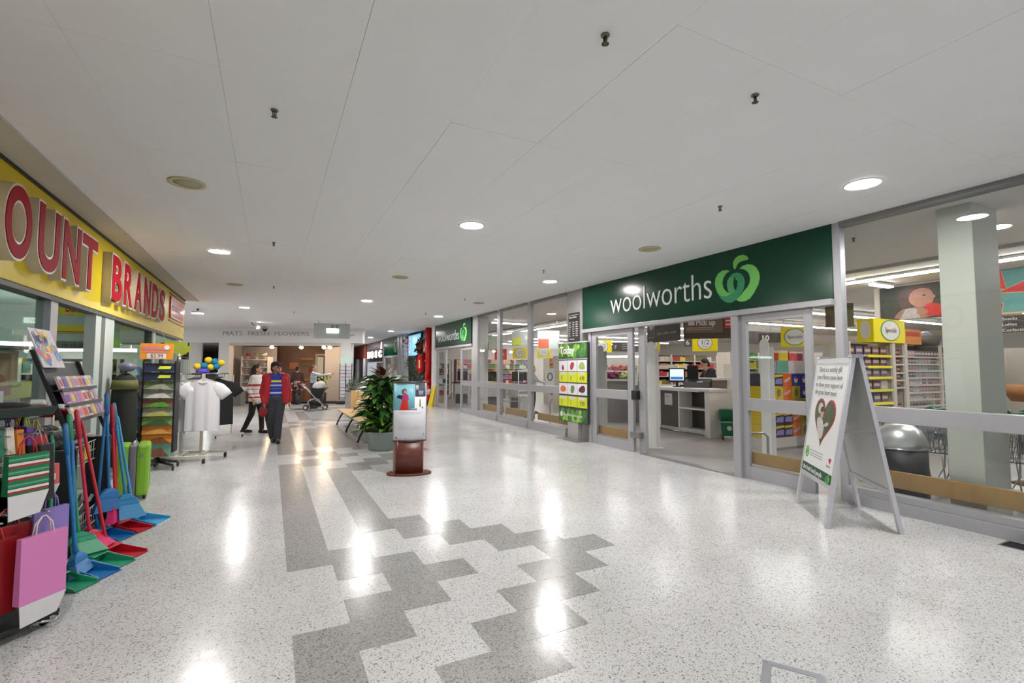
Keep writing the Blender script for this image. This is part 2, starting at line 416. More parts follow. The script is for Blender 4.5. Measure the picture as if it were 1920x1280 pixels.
# ------------------------------------------------------------------ supermarket front (plane X = 6.15)
FX = 6.15
def ypost(parent, y0, y1, z0, z1, name='post', x0=6.10, x1=6.20, m=ALU, bev=0.004):
    return part(name, MB().box(x0, x1, y0, y1, z0, z1), m, parent, bev)
TIMBER = mat((158, 122, 70), 0.5, 0, 0.18, 9.0)
def bay(n, y0, y1, post0=None, post1=None, ztop=3.27, divs=()):
    """a glazed bay: sill, mid rail, head rail, panes above and below, timber bumper behind the glass"""
    s = struct('window_%d' % n)
    part('sill', MB().box(6.06, 6.24, y0, y1, 0, 0.12).box(6.085, 6.22, y0, y1, 0.12, 0.195), ALU, s, 0.004)
    part('mid_rail', MB().box(6.095, 6.20, y0, y1, 0.965, 1.137), ALU, s, 0.005)
    part('head_rail', MB().box(6.08, 6.22, y0, y1, ztop, CZ + 0.01), ALU_D, s, 0.003)
    part('pane', MB().box(6.146, 6.154, y0, y1, 1.137, ztop), GLASS, s)
    part('pane', MB().box(6.146, 6.154, y0, y1, 0.195, 0.965), GLASS, s)
    part('bumper_board', MB().box(6.30, 6.34, y0 + 0.02, y1 - 0.02, 0.225, 0.41), TIMBER, s, 0.004)
    for p in (post0, post1):
        if p: ypost(s, p[0], p[1], 0, CZ)
    return s
bay(1, -1.5, 3.38, None, (3.38, 3.47))
bay(3, 9.42, 11.14, None, (11.14, 11.32))
bay(4, 11.32, 13.05, None, (13.05, 13.26))
bay(5, 13.26, 14.80, None, (14.80, 15.25))
# entrance under the large fascia
d1 = struct('door_1')
part('header_bar', MB().box(6.04, 6.22, 3.47, 8.74, 2.335, 2.41), ALU, d1, 0.004)
def leaf(parent, y0, y1, st=0.11, sill=0.18, x=6.15, top=2.335):
    part('stile', MB().box(x - 0.03, x + 0.03, y0, y0 + st, 0, top), ALU, parent, 0.003)
    part('stile', MB().box(x - 0.03, x + 0.03, y1 - st, y1, 0, top), ALU, parent, 0.003)
    part('bottom_rail', MB().box(x - 0.03, x + 0.03, y0 + st, y1 - st, 0, sill), ALU, parent, 0.003)
    part('mid_rail', MB().box(x - 0.035, x + 0.035, y0 + st, y1 - st, 0.965, 1.137), ALU, parent, 0.003)
    part('top_rail', MB().box(x - 0.03, x + 0.03, y0 + st, y1 - st, top - 0.11, top), ALU, parent, 0.003)
    part('pane', MB().box(x - 0.004, x + 0.004, y0 + st, y1 - st, sill, 0.965), GLASS, parent)
    part('pane', MB().box(x - 0.004, x + 0.004, y0 + st, y1 - st, 1.137, top - 0.11), GLASS, parent)
leaf(d1, 3.78, 4.80, 0.09)
part('door_post', MB().box(6.06, 6.22, 4.80, 4.92, 0, 2.34), ALU, d1, 0.004)
part('bumper_board', MB().box(6.22, 6.25, 3.88, 4.78, 0.2, 0.37), TIMBER, d1, 0.003)
part('pane', MB().box(6.146, 6.154, 3.47, 3.78, 0.0, 2.335), GLASS, d1)
leaf(d1, 7.16, 8.46, 0.15)
part('bumper_board', MB().box(6.22, 6.25, 7.32, 8.40, 0.2, 0.37), TIMBER, d1, 0.003)
part('stile', MB().box(6.20, 6.26, 6.92, 7.09, 0, 2.335), ALU, d1, 0.003)
part('mid_rail', MB().box(6.20, 6.26, 7.09, 8.46, 0.965, 1.137), ALU, d1, 0.003)
part('lock_box', MB().box(6.11, 6.22, 7.06, 7.20, 0.98, 1.15), BLACK, d1, 0.004)
part('door_guide', MB().box(6.1, 6.22, 6.98, 7.24, 0.27, 0.38), STEEL, d1, 0.003)
ypost(d1, 8.46, 8.56, 0, 2.34)
part('threshold', MB().box(6.08, 6.22, 4.9, 6.95, 0, 0.012), STEEL, d1)
# grey column left of the fascia
struct('trim_2', MB().box(6.10, 6.42, 8.775, 9.40, 0, CZ), mat((150, 148, 146), 0.5, 0.2, 0.06, 4), bev=0.006)
# second entrance under the smaller fascia
d2 = struct('door_2')
part('header_bar', MB().box(6.06, 6.22, 15.25, 19.4, 2.335, 2.41), ALU, d2, 0.004)
leaf(d2, 15.25, 16.45, 0.12)
leaf(d2, 18.05, 19.3, 0.22)
part('jamb', MB().box(6.06, 6.25, 19.38, 19.78, 0, CZ), WHITE, d2, 0.004)
part('lock_box', MB().box(6.05, 6.13, 18.1, 18.25, 1.0, 1.15), BLACK, d2, 0.004)

# ------------------------------------------------------------------ fascias with the leaf emblem
LOGO = {
 'leaf': [(500,440),(470,390),(470,290),(520,200),(600,145),(690,132),(760,155),(795,215),(785,240),(700,255),(620,280),(560,330),(520,430)],
 'left_curl': [(400,470),(330,450),(230,460),(130,530),(65,640),(50,780),(75,900),(120,985),(200,1035),(320,1035),(420,985),(500,925),(515,905),(430,962),(370,965),(300,930),(240,850),(218,740),(240,640),(290,550),(350,500)],
 'lower_curl': [(120,985),(180,1090),(260,1150),(350,1182),(430,1160),(510,1110),(580,1040),(640,960),(690,850),(710,720),(700,630),(660,560),(600,520),(540,512),(450,540),(390,600),(370,640),(420,620),(490,605),(540,640),(560,700),(555,800),(520,900),(470,960),(400,1010),(320,1035),(200,1035)],
 'inner_curl': [(370,640),(335,700),(328,800),(345,900),(370,965),(430,965),(515,905),(480,860),(465,780),(470,690),(490,610),(420,620)],
 'right_curl': [(610,430),(680,370),(780,340),(870,350),(950,410),(1000,510),(1015,630),(985,760),(940,850),(880,960),(800,1070),(700,1130),(600,1140),(520,1105),(580,1050),(650,970),(700,900),(770,820),(815,730),(828,640),(810,550),(760,480),(690,440)]}
LOGO_C = {'leaf': (118, 190, 84), 'left_curl': (104, 184, 92), 'lower_curl': (46, 140, 92), 'inner_curl': (72, 158, 96), 'right_curl': (112, 192, 92)}
def emblem(parent, u0, z0, w, h, y=-0.052, name='emblem', tone=None):
    """the curled apple-shaped emblem, u0/z0 its lower left corner"""
    e = part(name, MB().disc(u0 + w / 2, z0 + h / 2, w * 0.02, h * 0.02, y + 0.002, y + 0.006, 8), mat(LOGO_C['leaf'], 0.35), parent)
    for i, (k, pts) in enumerate(LOGO.items()):
        q = [(u0 + (a - 50) / 965 * w, z0 + h - ((b + 0.188 * (a - 530)) - 160) / 984 * h) for a, b in pts]
        part(k, MB().pxz(q, y - 0.0006 * i - 0.004, y + 0.006), mat(tone or LOGO_C[k], 0.35, 0, 0.1, 4.0), e)
    return e
def fascia(name, label, y_left, length, z0, z1, tx, tw, th, tz, lx, lw, lz, lh):
    t = thing(name, label, 'sign', (6.12, y_left, 0), FACE_W, 'green supermarket fascia signs')
    part('sign_board', MB().box(0, length, -0.03, 0.08, z0, z1), SGREEN, t, 0.003)
    me = text_mesh('woolworths', 1.0, 0.006, off=-0.012, res=9)
    xs = [v.co.x for v in me.vertices]; zs = [v.co.z for v in me.vertices]
    o = text('woolworths', 1.0, mat((225, 232, 226), 0.35), t, 0, tz, -0.036, 0.006, off=-0.012, res=9)
    sx = tw / (max(xs) - min(xs)); sz = th / max(zs)
    o.scale = (sx, 1, sz); o.location = (tx - min(xs) * sx, -0.036, tz)
    emblem(t, lx, lz, lw, lh, -0.036)
    return t
fascia('supermarket_fascia', 'long dark green fascia with white name and apple emblem above the open entrance', 8.74, 5.27, 2.41, 3.34, 0.98, 2.49, 0.42, 2.655, 3.54, 0.76, 2.54, 0.67)
fascia('supermarket_fascia', 'smaller dark green fascia with white name by the red pipe', 19.37, 4.02, 2.41, 3.34, 0.39, 2.43, 0.36, 2.63, 2.95, 0.69, 2.54, 0.64)
# ------------------------------------------------------------------ corridor side of the right wall, farther on
t = thing('supermarket_fascia', 'farthest green fascia, half hidden, beyond the wall screen', 'sign', (6.12, 29.7, 0), FACE_W, 'green supermarket fascia signs')
part('sign_board', MB().box(0, 3.7, -0.03, 0.08, 2.31, 3.33), SGREEN, t, 0.003)
emblem(t, 2.75, 2.45, 0.68, 0.68, -0.036)
part('lower_band', MB().box(0, 3.7, -0.02, 0.06, 2.2, 2.31), ALU, t)
# lit doorway under it
w = struct('door_3')
part('back_panel', MB().box(6.95, 7.0, 26, 29.7, 0, 2.2), mat((214, 200, 188), 0.6), w)
part('jamb', MB().box(6.08, 6.2, 29.55, 29.9, 0, CZ), ALU, w)
part('jamb', MB().box(6.08, 6.2, 27.3, 27.5, 0, 2.2), ALU, w)
for i, (y0, y1) in enumerate(((24.45, 24.75), (25.0, 25.35), (25.62, 26.0))):
    part('jamb', MB().box(6.06, 6.22, y0, y1, 0, CZ), ALU, w, 0.004)
part('jamb', MB().box(6.2, 6.24, 24.7, 26.0, 0, CZ), mat((196, 190, 184), 0.5), w)
part('transom', MB().box(6.08, 6.2, 24.5, 26.0, 2.05, 2.2), ALU, w)
# recess with dark planted wall
DKG = mat((22, 30, 22), 0.7, 0, 0.5, 16, 0.6)
rec = struct('wall_right', MB().box(6.32, 6.40, 19.8, 24.5, 0, CZ), mat((32, 36, 32), 0.6, 0, 0.3, 8))
def leafy(mb, c, r, n, size, rng, flat=(1, 1, 1)):
    """a clump of single leaves around a centre"""
    for i in range(n):
        d = Vector((rng.gauss(0, 1) * flat[0], rng.gauss(0, 1) * flat[1], rng.gauss(0, 1) * flat[2]))
        d = d.normalized() * r * rng.uniform(0.35, 1)
        p = Vector(c) + d
        m = Euler((rng.uniform(-1.2, 1.2), rng.uniform(-1.2, 1.2), rng.uniform(0, 6.28))).to_matrix()
        L = size * rng.uniform(0.7, 1.3); Wd = L * 0.32
        q = [(-L / 2, 0, 0), (-L / 6, Wd / 2, L * 0.05), (L / 2, 0, -L * 0.06), (-L / 6, -Wd / 2, L * 0.05)]
        mb.add([p + m @ Vector(x) for x in q], [(0, 1, 2, 3)])
    return mb
rg = random.Random(11)
pw = thing('plant_wall', 'dark green planted wall panel under the wall screen', 'plant wall', (6.26, 22.5, 0))
part('backing', MB().box(0.02, 0.06, -1.7, 1.9, 0.02, 2.15), mat((28, 34, 26), 0.8, 0, 0.3), pw)
lm = MB()
for i in range(420): leafy(lm, (-0.06, rg.uniform(-1.65, 1.85), rg.uniform(0.1, 2.1)), 0.05, 1, 0.16, rg)
part('foliage', lm, mat((40, 58, 40), 0.5, 0, 0.3), pw, kind='stuff')
tv = thing('wall_screen', 'wide light blue screen in black bezel high on the dark wall', 'screen', (6.25, 24.4, 0), FACE_W)
part('bezel', MB().box(0, 2.32, 0, 0.07, 2.02, 3.27), BLACK, tv, 0.006)
part('display', MB().box(0.05, 2.27, -0.006, 0.0, 2.2, 3.22), mat((110, 172, 206), 0.25, 0, 0.05, 1.5, emit=0.5), tv)
part('side_strip', MB().box(0.08, 0.42, -0.010, -0.006, 2.35, 3.2), mat((206, 206, 232), 0.3, emit=0.4), tv)
text('SALE', 0.26, mat((50, 40, 130), 0.4), tv, 0.34, 2.45, -0.012, 0.001).rotation_euler = (0, RAD(-90), 0)
wr = thing('hanging_wreath', 'brown and green leafy wreath hanging beside the wall screen', 'wreath', (6.12, 21.55, 2.35))
lm = MB()
for i in range(60):
    a = rg.uniform(0, 2 * PI); leafy(lm, (0, 0.5 * math.cos(a), 0.5 * math.sin(a)), 0.16, 2, 0.3, rg)
part('foliage', lm, mat((66, 62, 40), 0.6, 0, 0.4), wr, kind='stuff')
lm = MB()
for i in range(30): leafy(lm, (-0.05, rg.uniform(-0.25, 0.5), rg.uniform(-0.3, 0.35)), 0.12, 2, 0.3, rg)
part('dry_leaves', lm, mat((104, 54, 34), 0.6, 0, 0.3), wr, kind='stuff')
gl = thing('leaf_garland', 'leafy garland with small red flowers down the far screen edge', 'garland', (6.12, 24.55, 2.2))
part('cord', MB().tube([(0, 0, 1.05), (0, 0, -0.6)], 0.01, 6), DKG, gl)
lm = MB()
for i in range(70): leafy(lm, (0, rg.uniform(-0.15, 0.15), rg.uniform(-0.6, 1.0)), 0.1, 1, 0.2, rg)
part('foliage', lm, mat((56, 72, 48), 0.6, 0, 0.3), gl, kind='stuff')
part('flower', MB().ell((-0.05, 0.02, 0.78), (0.09, 0.12, 0.1), 8, 6), mat((130, 30, 56), 0.6), gl)
FIRE = mat((206, 18, 20), 0.3, 0, 0.06)
rp = thing('fire_pipe', 'red vertical fire pipe from floor valve to ceiling', 'pipe', (6.08, 20.3, 0))
part('riser', MB().tube([(0, 0, 0.95), (0, 0, CZ)], 0.13, 14), FIRE, rp)
part('valve', MB().tube([(0, 0, 0.85), (0, 0, 1.1)], 0.17, 12).tube([(-0.22, 0, 1.0), (0.2, 0, 1.0)], 0.06, 8), FIRE, rp)
part('flange', MB().tube([(0, 0, 1.85), (0, 0, 1.92)], 0.17, 12), FIRE, rp)
hr = thing('hose_reel', 'red wall-mounted fire hose reel with pale label left of the red pipe', 'hose reel', (5.93, 21.1, 1.78))
part('drum', MB().tube([(0.0, 0, 0), (0.2, 0, 0)], 0.40, 22), mat((150, 16, 18), 0.5), hr)
part('side_disc', MB().tube([(-0.02, 0, 0), (0.0, 0, 0)], 0.43, 24), FIRE, hr)
part('label', MB().box(-0.03, -0.021, -0.1, 0.1, -0.2, 0.16), mat((230, 214, 170), 0.5), hr)
fx = thing('fire_extinguisher', 'red fire extinguisher with white label at foot of the red pipe', 'fire extinguisher', (5.95, 19.95, 0.22))
part('cylinder', MB().lathe([(0.0, 0), (0.14, 0.0), (0.15, 0.03), (0.15, 0.52), (0.11, 0.62), (0.05, 0.66), (0.0, 0.66)], 18), FIRE, fx)
part('label', MB().lathe([(0.152, 0.25), (0.152, 0.48)], 18), mat((224, 210, 196), 0.5), fx)
part('lever', MB().box(-0.02, 0.02, -0.12, 0.05, 0.66, 0.70).box(-0.02, 0.02, -0.14, 0.04, 0.72, 0.74), BLACK, fx)
part('hose', MB().tube([(0, 0.04, 0.68), (0.05, 0.2, 0.6), (0.03, 0.2, 0.2)], 0.02, 7), BLACK, fx)
part('stand', MB().box(-0.1, 0.1, -0.1, 0.1, -0.22, 0.0), BLACK, fx)
fs = thing('fire_sign', 'small red location sign high on the red pipe wall', 'sign', (6.06, 20.9, 2.45), FACE_W)
part('plate', MB().box(-0.2, 0.2, 0, 0.01, -0.2, 0.2), FIRE, fs)
part('pictogram', MB().pxz([(-0.1, -0.12), (0.1, -0.12), (0.1, 0.0), (0.0, 0.12), (-0.1, 0.0)], -0.004, 0), WHITE, fs)
wf = thing('wet_floor_sign', 'folded yellow wet floor sign leaning by the red fire extinguisher', 'floor sign', (5.86, 19.35, 0), RAD(-70))
part('panel', MB().hexa([(-0.14, 0, 0.0), (0.14, 0, 0.0), (0.14, 0.03, 0.0), (-0.14, 0.03, 0.0)], [(-0.10, 0.24, 0.85), (0.10, 0.24, 0.85), (0.10, 0.26, 0.85), (-0.10, 0.26, 0.85)]), mat((226, 200, 30), 0.4), wf)
part('panel', MB().hexa([(-0.14, 0.06, 0.0), (0.14, 0.06, 0.0), (0.14, 0.09, 0.0), (-0.14, 0.09, 0.0)], [(-0.10, 0.27, 0.85), (0.10, 0.27, 0.85), (0.10, 0.29, 0.85), (-0.10, 0.29, 0.85)]), mat((216, 186, 26), 0.4), wf)
# shop with illuminated letters
st = struct('wall_right')
part('shop_panel', MB().box(6.2, 6.3, 29.9, 36.0, 2.0, CZ), mat((104, 88, 90), 0.35, 0, 0.08, 1.0), st)
part('shop_counter', MB().box(6.9, 7.0, 29.9, 36.0, 0, 2.0), mat((196, 190, 192), 0.5, 0, 0.1, 1.0), st)
part('fascia_board', MB().box(6.14, 6.3, 36.0, 61, 2.3, CZ), mat((132, 62, 48), 0.4, 0, 0.15, 0.6), st)
part('shop_glass', MB().box(6.2, 6.24, 36.0, 61, 0.0, 2.3), mat((74, 74, 84), 0.2, 0, 0.2, 0.5), st)
for y in (36.1, 39.6, 44.0, 50.0): part('shop_post', MB().box(6.1, 6.22, y, y + 0.9, 0, 2.3), mat((206, 200, 200), 0.5), st)
sg = thing('shop_letters', 'white illuminated shop letters on a dim panel beyond the green fascias', 'sign', (6.14, 35.5, 2.28), FACE_W)
part('backing', MB().box(-0.05, 5.3, 0.02, 0.05, -0.1, 0.6), mat((74, 50, 52), 0.4), sg)
for i, (ch, x) in enumerate((('N', 0.1), ('O', 1.35), ('S', 2.9), ('C', 4.1))):
    text(ch, 0.58, glow((255, 250, 250), 3.0), sg, x, 0.02, 0.0, 0.02, name='letter', sx=1.9, off=0.03)
bl = thing('shop_emblem', 'small glowing pink-white shop emblem above the white letters', 'sign', (6.14, 30.6, 2.95), FACE_W)
part('flame', MB().pxz([(-0.2, -0.15), (0.2, -0.15), (0.12, 0.0), (0.1, 0.28), (-0.06, 0.26), (-0.1, 0.0)], -0.03, 0.0), glow((255, 214, 206), 2.0), bl)
part('plate', MB().disc(0, 0.05, 0.32, 0.34, 0.0, 0.04), mat((120, 40, 40), 0.4), bl)

# ------------------------------------------------------------------ hours sign and produce price stand
hs = thing('hours_sign', 'black opening hours board with small white lettering on grey column', 'sign', (6.085, 9.31, 2.17), FACE_W)
part('board', MB().box(0, 0.44, 0, 0.012, 0, 0.65), mat((38, 38, 42), 0.4), hs, 0.002)
part('rule', MB().box(0.03, 0.40, -0.003, 0, 0.592, 0.600), WHITE, hs)
text('Open hours', 0.062, WHITE, hs, 0.03, 0.53, -0.002, 0.001)
for i, (a, b, c) in enumerate((('Mon', '7am', '10pm'), ('Tue', '7am', '10pm'), ('Wed', '7am', '10pm'), ('Thu', '7am', '10pm'), ('Fri', '7am', '10pm'), ('Sat', '7am', '10pm'), ('Sun', '7am', '10pm'))):
    for x, s in ((0.03, a), (0.17, b), (0.29, c)): text(s, 0.045, WHITE, hs, x, 0.42 - i * 0.05, -0.002, 0.001)
text('Woolworths', 0.036, WHITE, hs, 0.06, 0.045, -0.002, 0.001)

pd = thing('price_stand', 'tall green produce poster stand headed Today with fruit pictures and prices', 'sign stand', (6.03, 9.64, 0), FACE_W)
part('base', MB().box(0.38, 0.78, 0.0, 0.08, 0, 0.42), mat((176, 174, 172), 0.35, 0.3, 0.06), pd, 0.004)
part('base_plate', MB().box(0.2, 1.05, -0.22, 0.14, 0.001, 0.012), mat((120, 118, 116), 0.4, 0.3), pd)
part('frame', MB().box(0, 1.15, 0, 0.03, 0.37, 2.14), mat((52, 54, 58), 0.4), pd, 0.003)
part('top_rail', MB().box(-0.01, 1.16, -0.012, 0.035, 2.13, 2.155).box(0, 1.15, -0.012, 0, 1.765, 1.785), mat((200, 200, 204), 0.35, 0.4), pd)
def apples(parent, x0, x1, z0, z1, seed):
    r = random.Random(seed)
    p = part('fruit_photo', MB().box(x0, x1, -0.006, 0, z0, z1), mat((52, 92, 44), 0.5, 0, 0.4, 9), parent)
    for k, c in enumerate(((120, 176, 60), (88, 150, 62), (150, 190, 70), (64, 118, 54))):
        mb = MB()
        for i in range(7):
            x = r.uniform(x0 + 0.07, x1 - 0.07); z = r.uniform(z0 + 0.06, z1 - 0.06); q = r.uniform(0.05, 0.085)
            mb.disc(x, z, min(q, x - x0, x1 - x), min(q * 1.2, z - z0, z1 - z), -0.0075 - 0.0001 * (7 * k + i), -0.006, 12)
        part('apple_print', mb, mat(c, 0.5, 0, 0.3, 8), p, kind='stuff')
    return p
apples(pd, 0.01, 1.14, 1.79, 2.13, 5)
apples(pd, 0.01, 1.14, 0.38, 0.67, 6)
text('Today', 0.23, WHITE, pd, 0.08, 1.90, -0.012, 0.001, off=0.008)
text('The fresh food people', 0.085, WHITE, pd, 0.2, 0.50, -0.012, 0.001)
part('roundel', MB().disc(0.13, 0.53, 0.05, 0.06, -0.012, -0.009), WHITE, pd)
def soft(pts, n=2):
    for _ in range(n):
        q = []
        for (ax, az), (bx, bz) in zip(pts, pts[1:] + pts[:1]): q += [(ax * .75 + bx * .25, az * .75 + bz * .25), (ax * .25 + bx * .75, az * .25 + bz * .75)]
        pts = q
    return pts
FRUIT = [[((150, 40, 50), [(0.1, 0.03), (0.24, 0.03), (0.17, 0.19)]), ((170, 60, 60), [(0.08, 0.04), (0.2, 0.03), (0.28, 0.2), (0.12, 0.21)]), ((150, 180, 96), [(0.05, 0.05), (0.3, 0.03), (0.28, 0.16), (0.17, 0.22), (0.07, 0.15)])],
         [((206, 104, 60), [(0.06, 0.05), (0.28, 0.05), (0.31, 0.13), (0.2, 0.21), (0.06, 0.16)]), ((110, 132, 76), [(0.1, 0.03), (0.24, 0.03), (0.28, 0.2), (0.12, 0.21)]), ((96, 36, 50), [(0.06, 0.06), (0.28, 0.05), (0.3, 0.18), (0.2, 0.22), (0.05, 0.14)])]]
PRICE = (('4', '2', '4\u2070'), ('2', '1', '2\u2070'))
PRICE = (('4', '3', '4.90'), ('2', '1', '2.90'))
for r, (zp, zb) in enumerate(((1.50, 1.255), (0.985, 0.71))):
    for c in range(3):
        x = 0.02 + c * 0.375
        cd = part('picture_card', MB().box(x, x + 0.36, -0.006, 0, zp, zp + 0.245), mat((222, 222, 230), 0.4), pd)
        col, poly = FRUIT[r][c]
        part('fruit_print', MB().pxz(soft([(x + a, zp + b) for a, b in poly]), -0.008, -0.006), mat(col, 0.5, 0, 0.3, 20), cd)
        pc = part('price_card', MB().box(x, x + 0.36, -0.006, 0, zb, zb + 0.235), mat((206, 214, 40), 0.4), pd)
        part('name_tab', MB().box(x + 0.06, x + 0.28, -0.008, -0.006, zb + 0.17, zb + 0.225), mat((206, 200, 220), 0.4), pc)
        text(PRICE[r][c], 0.13, mat((70, 74, 30), 0.5), pd, x + 0.09, zb + 0.05, -0.008, 0.001, sx=0.8)

# ------------------------------------------------------------------ A-frame board
ab = thing('a_frame_board', 'tall white metal A-frame board with heart photograph and green footer', 'sign board', (5.45, 3.08, 0), RAD(-131.7))
def half_frame(y0, rx):
    p = part('frame', MB().box(-0.49, -0.44, -0.018, 0.018, 0.0, 1.69).box(0.44, 0.49, -0.018, 0.018, 0.0, 1.69).box(-0.44, 0.44, -0.018, 0.018, 1.63, 1.69).box(-0.44, 0.44, -0.018, 0.018, 0.36, 0.41),
             mat((204, 204, 210), 0.35, 0.4, 0.04), ab, 0.004, (0, y0, 0), (rx, 0, 0))
    return p
TILT = math.atan(0.285 / 1.69)
fr = half_frame(-0.31, -TILT); bk = half_frame(0.31, TILT)
part('back_sheet', MB().box(-0.445, 0.445, -0.006, 0.006, 0.39, 1.65), mat((206, 206, 204), 0.4), bk)
part('poster', MB().box(-0.445, 0.445, -0.014, 0.006, 0.39, 1.65), mat((232, 233, 232), 0.35, 0, 0.02), fr)
part('hinge', MB().box(-0.50, -0.40, -0.05, 0.05, 1.665, 1.70).box(0.40, 0.50, -0.05, 0.05, 1.665, 1.70), CHROME, ab, 0.006)
part('spreader', MB().box(-0.46, -0.445, -0.15, 0.15, 0.93, 0.95).box(0.445, 0.46, -0.15, 0.15, 0.93, 0.95), STEEL, ab)
TXT = mat((150, 158, 148), 0.5)
for i, s in enumerate(('There is a worthy gift', 'your Moore cause here', 'to show your support of', 'the great heart need')):
    text(s, 0.082, TXT, fr, -0.40 + (0.02 if i == 0 else 0), 1.545 - i * 0.085, -0.016, 0.001, sx=0.93)
def heart(w, h, n=36):
    q = []
    for i in range(n):
        a = 2 * PI * i / n
        q.append((16 * math.sin(a) ** 3 / 32 * w, (13 * math.cos(a) - 5 * math.cos(2 * a) - 2 * math.cos(3 * a) - math.cos(4 * a) + 2.5) / 29 * h))
    return q
hc = (0.0, 0.99)
part('heart_border', MB().pxz([(hc[0] + x, hc[1] + z) for x, z in heart(0.60, 0.52)], -0.017, -0.014), mat((186, 32, 56), 0.4), fr)
part('heart_photo', MB().pxz([(hc[0] + x, hc[1] + z) for x, z in heart(0.565, 0.485)], -0.019, -0.014), mat((74, 84, 52), 0.5, 0, 0.5, 14), fr)
part('photo_sky', MB().disc(hc[0] - 0.13, hc[1] + 0.15, 0.07, 0.06, -0.020, -0.019), mat((196, 198, 196), 0.5), fr)
part('photo_child', MB().pxz(soft([(hc[0] + a, hc[1] + b) for a, b in ((-0.2, 0.02), (-0.12, 0.06), (-0.02, 0.03), (0.02, -0.04), (0.16, -0.02), (0.15, 0.02), (0.05, 0.0), (0.04, -0.16), (-0.03, -0.18), (-0.12, -0.1))], 1), -0.021, -0.019), mat((196, 190, 184), 0.5, 0, 0.15, 20), fr)
part('photo_face', MB().disc(hc[0] - 0.06, hc[1] + 0.09, 0.045, 0.055, -0.021, -0.019), mat((192, 150, 124), 0.5), fr)
part('photo_hair', MB().pxz([(hc[0] - 0.06 + a, hc[1] + 0.12 + b) for a, b in ((-0.06, -0.01), (0.05, 0.0), (0.05, 0.03), (0.0, 0.055), (-0.05, 0.035))], -0.022, -0.019), mat((92, 62, 40), 0.6), fr)
part('footer', MB().box(-0.445, 0.445, -0.017, -0.014, 0.395, 0.505), mat((18, 74, 52), 0.4), fr)
text('the fresh food people', 0.075, WHITE, fr, -0.40, 0.43, -0.019, 0.001, sx=0.9)
emblem(fr, 0.31, 0.405, 0.09, 0.09, -0.019)
part('roundel', MB().ring(-0.35, 0.63, 0.055, 0.065, 0.02, -0.018, -0.014).disc(-0.35, 0.63, 0.02, 0.03, -0.018, -0.014), mat((104, 172, 80), 0.4), fr)
for z in (0.655, 0.625, 0.60): part('small_print', MB().box(-0.27, 0.12, -0.0155, -0.014, z, z + 0.012), mat((170, 176, 174), 0.5), fr)
part('small_heart', MB().pxz([(0.33 + x, 0.63 + z) for x, z in heart(0.06, 0.06)], -0.017, -0.014), mat((190, 30, 60), 0.4), fr)
text('hearts', 0.04, TXT, fr, 0.26, 0.565, -0.016, 0.001)

# ------------------------------------------------------------------ floor fittings
gr = thing('floor_hatch', 'square grey metal floor access frame at the bottom edge', 'floor hatch', (2.36, 1.60, 0), RAD(34))
part('frame', MB().box(-0.14, 0.14, 0.1, 0.14, -0.002, 0.003).box(-0.14, 0.14, -0.14, -0.1, -0.002, 0.003).box(-0.14, -0.1, -0.1, 0.1, -0.002, 0.003).box(0.1, 0.14, -0.1, 0.1, -0.002, 0.003), mat((158, 160, 168), 0.35, 0.5), gr)
part('cover', MB().box(-0.097, 0.097, -0.097, 0.097, -0.002, 0.002), FLOOR_M, gr)
part('screw', MB().disc(0, 0, 0.004, 0.004, 0, 0.001, 8).move(Matrix.Translation((0.12, 0.12, 0.003)) @ Matrix.Rotation(RAD(90), 4, 'X')), STEEL, gr)
g2 = thing('floor_grate', 'dark recessed floor grate against the window sill at right edge', 'floor grate', (5.98, 1.86, 0))
part('frame', MB().box(-0.16, 0.06, -0.3, 0.14, -0.003, 0.003), mat((120, 122, 124), 0.4, 0.5), g2)
mb = MB()
for i in range(12): mb.box(-0.14 + i * 0.016, -0.132 + i * 0.016, -0.28, 0.12, 0.003, 0.006)
part('grille', mb, BLACK, g2)
part('well', MB().box(-0.145, 0.045, -0.285, 0.125, 0.003, 0.004), mat((30, 30, 32), 0.6), g2)
# ------------------------------------------------------------------ inside the supermarket
STRIP_M = glow((255, 253, 252), STRIP)
def strip(label, x0, x1, y0, y1, z=3.25):
    t = thing('strip_light', label, 'strip light', ((x0 + x1) / 2, (y0 + y1) / 2, z), 0, 'supermarket strip lights')
    dx, dy = (x1 - x0) / 2, (y1 - y0) / 2
    part('housing', MB().box(-dx - 0.01, dx + 0.01, -dy - 0.01, dy + 0.01, 0.03, 0.07), WHITE, t)
    part('tube', MB().box(-dx, dx, -dy, dy, 0, 0.03), STRIP_M, t)
    mb = MB()
    for s in (-0.8, 0, 0.8): mb.tube([(s * dx, s * dy, 0.07), (s * dx, s * dy, CZ - z + 0.01)], 0.012, 5)
    part('hanger', mb, WHITE, t)
    return t
strip('long front strip light running parallel to the shop windows', 10.22, 10.32, -2, 27)
for i, y in enumerate((2.2, 5.6, 8.4, 11.2, 14.0, 16.8, 19.6, 22.4, 25.2, 28.0)):
    nm = ('first', 'second', 'third', 'fourth', 'fifth', 'sixth', 'seventh', 'eighth', 'ninth', 'tenth')[i]
    strip('%s cross-aisle strip light counted from the square column' % nm, 12.4, 22, y, y + 0.1, 3.14)
# short lamps near the checkouts
strip('short strip light close behind the front strip, near the square column', 10.75, 11.45, 5.33, 5.43, 3.24)
strip('short strip light over the service desk', 8.0, 9.2, 8.7, 8.8, 3.22)
strip('short strip light behind the half-price signs', 7.2, 8.6, 16.0, 16.1, 3.22)

# square column behind the glass
struct('trim_3', MB().box(6.6, 7.2, 2.33, 2.63, 0, CZ), mat((186, 188, 178), 0.5, 0, 0.04, 1.5), bev=0.006)
struct('trim_3', MB().box(6.28, 6.62, 15.1, 15.5, 0, CZ), mat((196, 194, 190), 0.5, 0, 0.04, 1.5), bev=0.006)
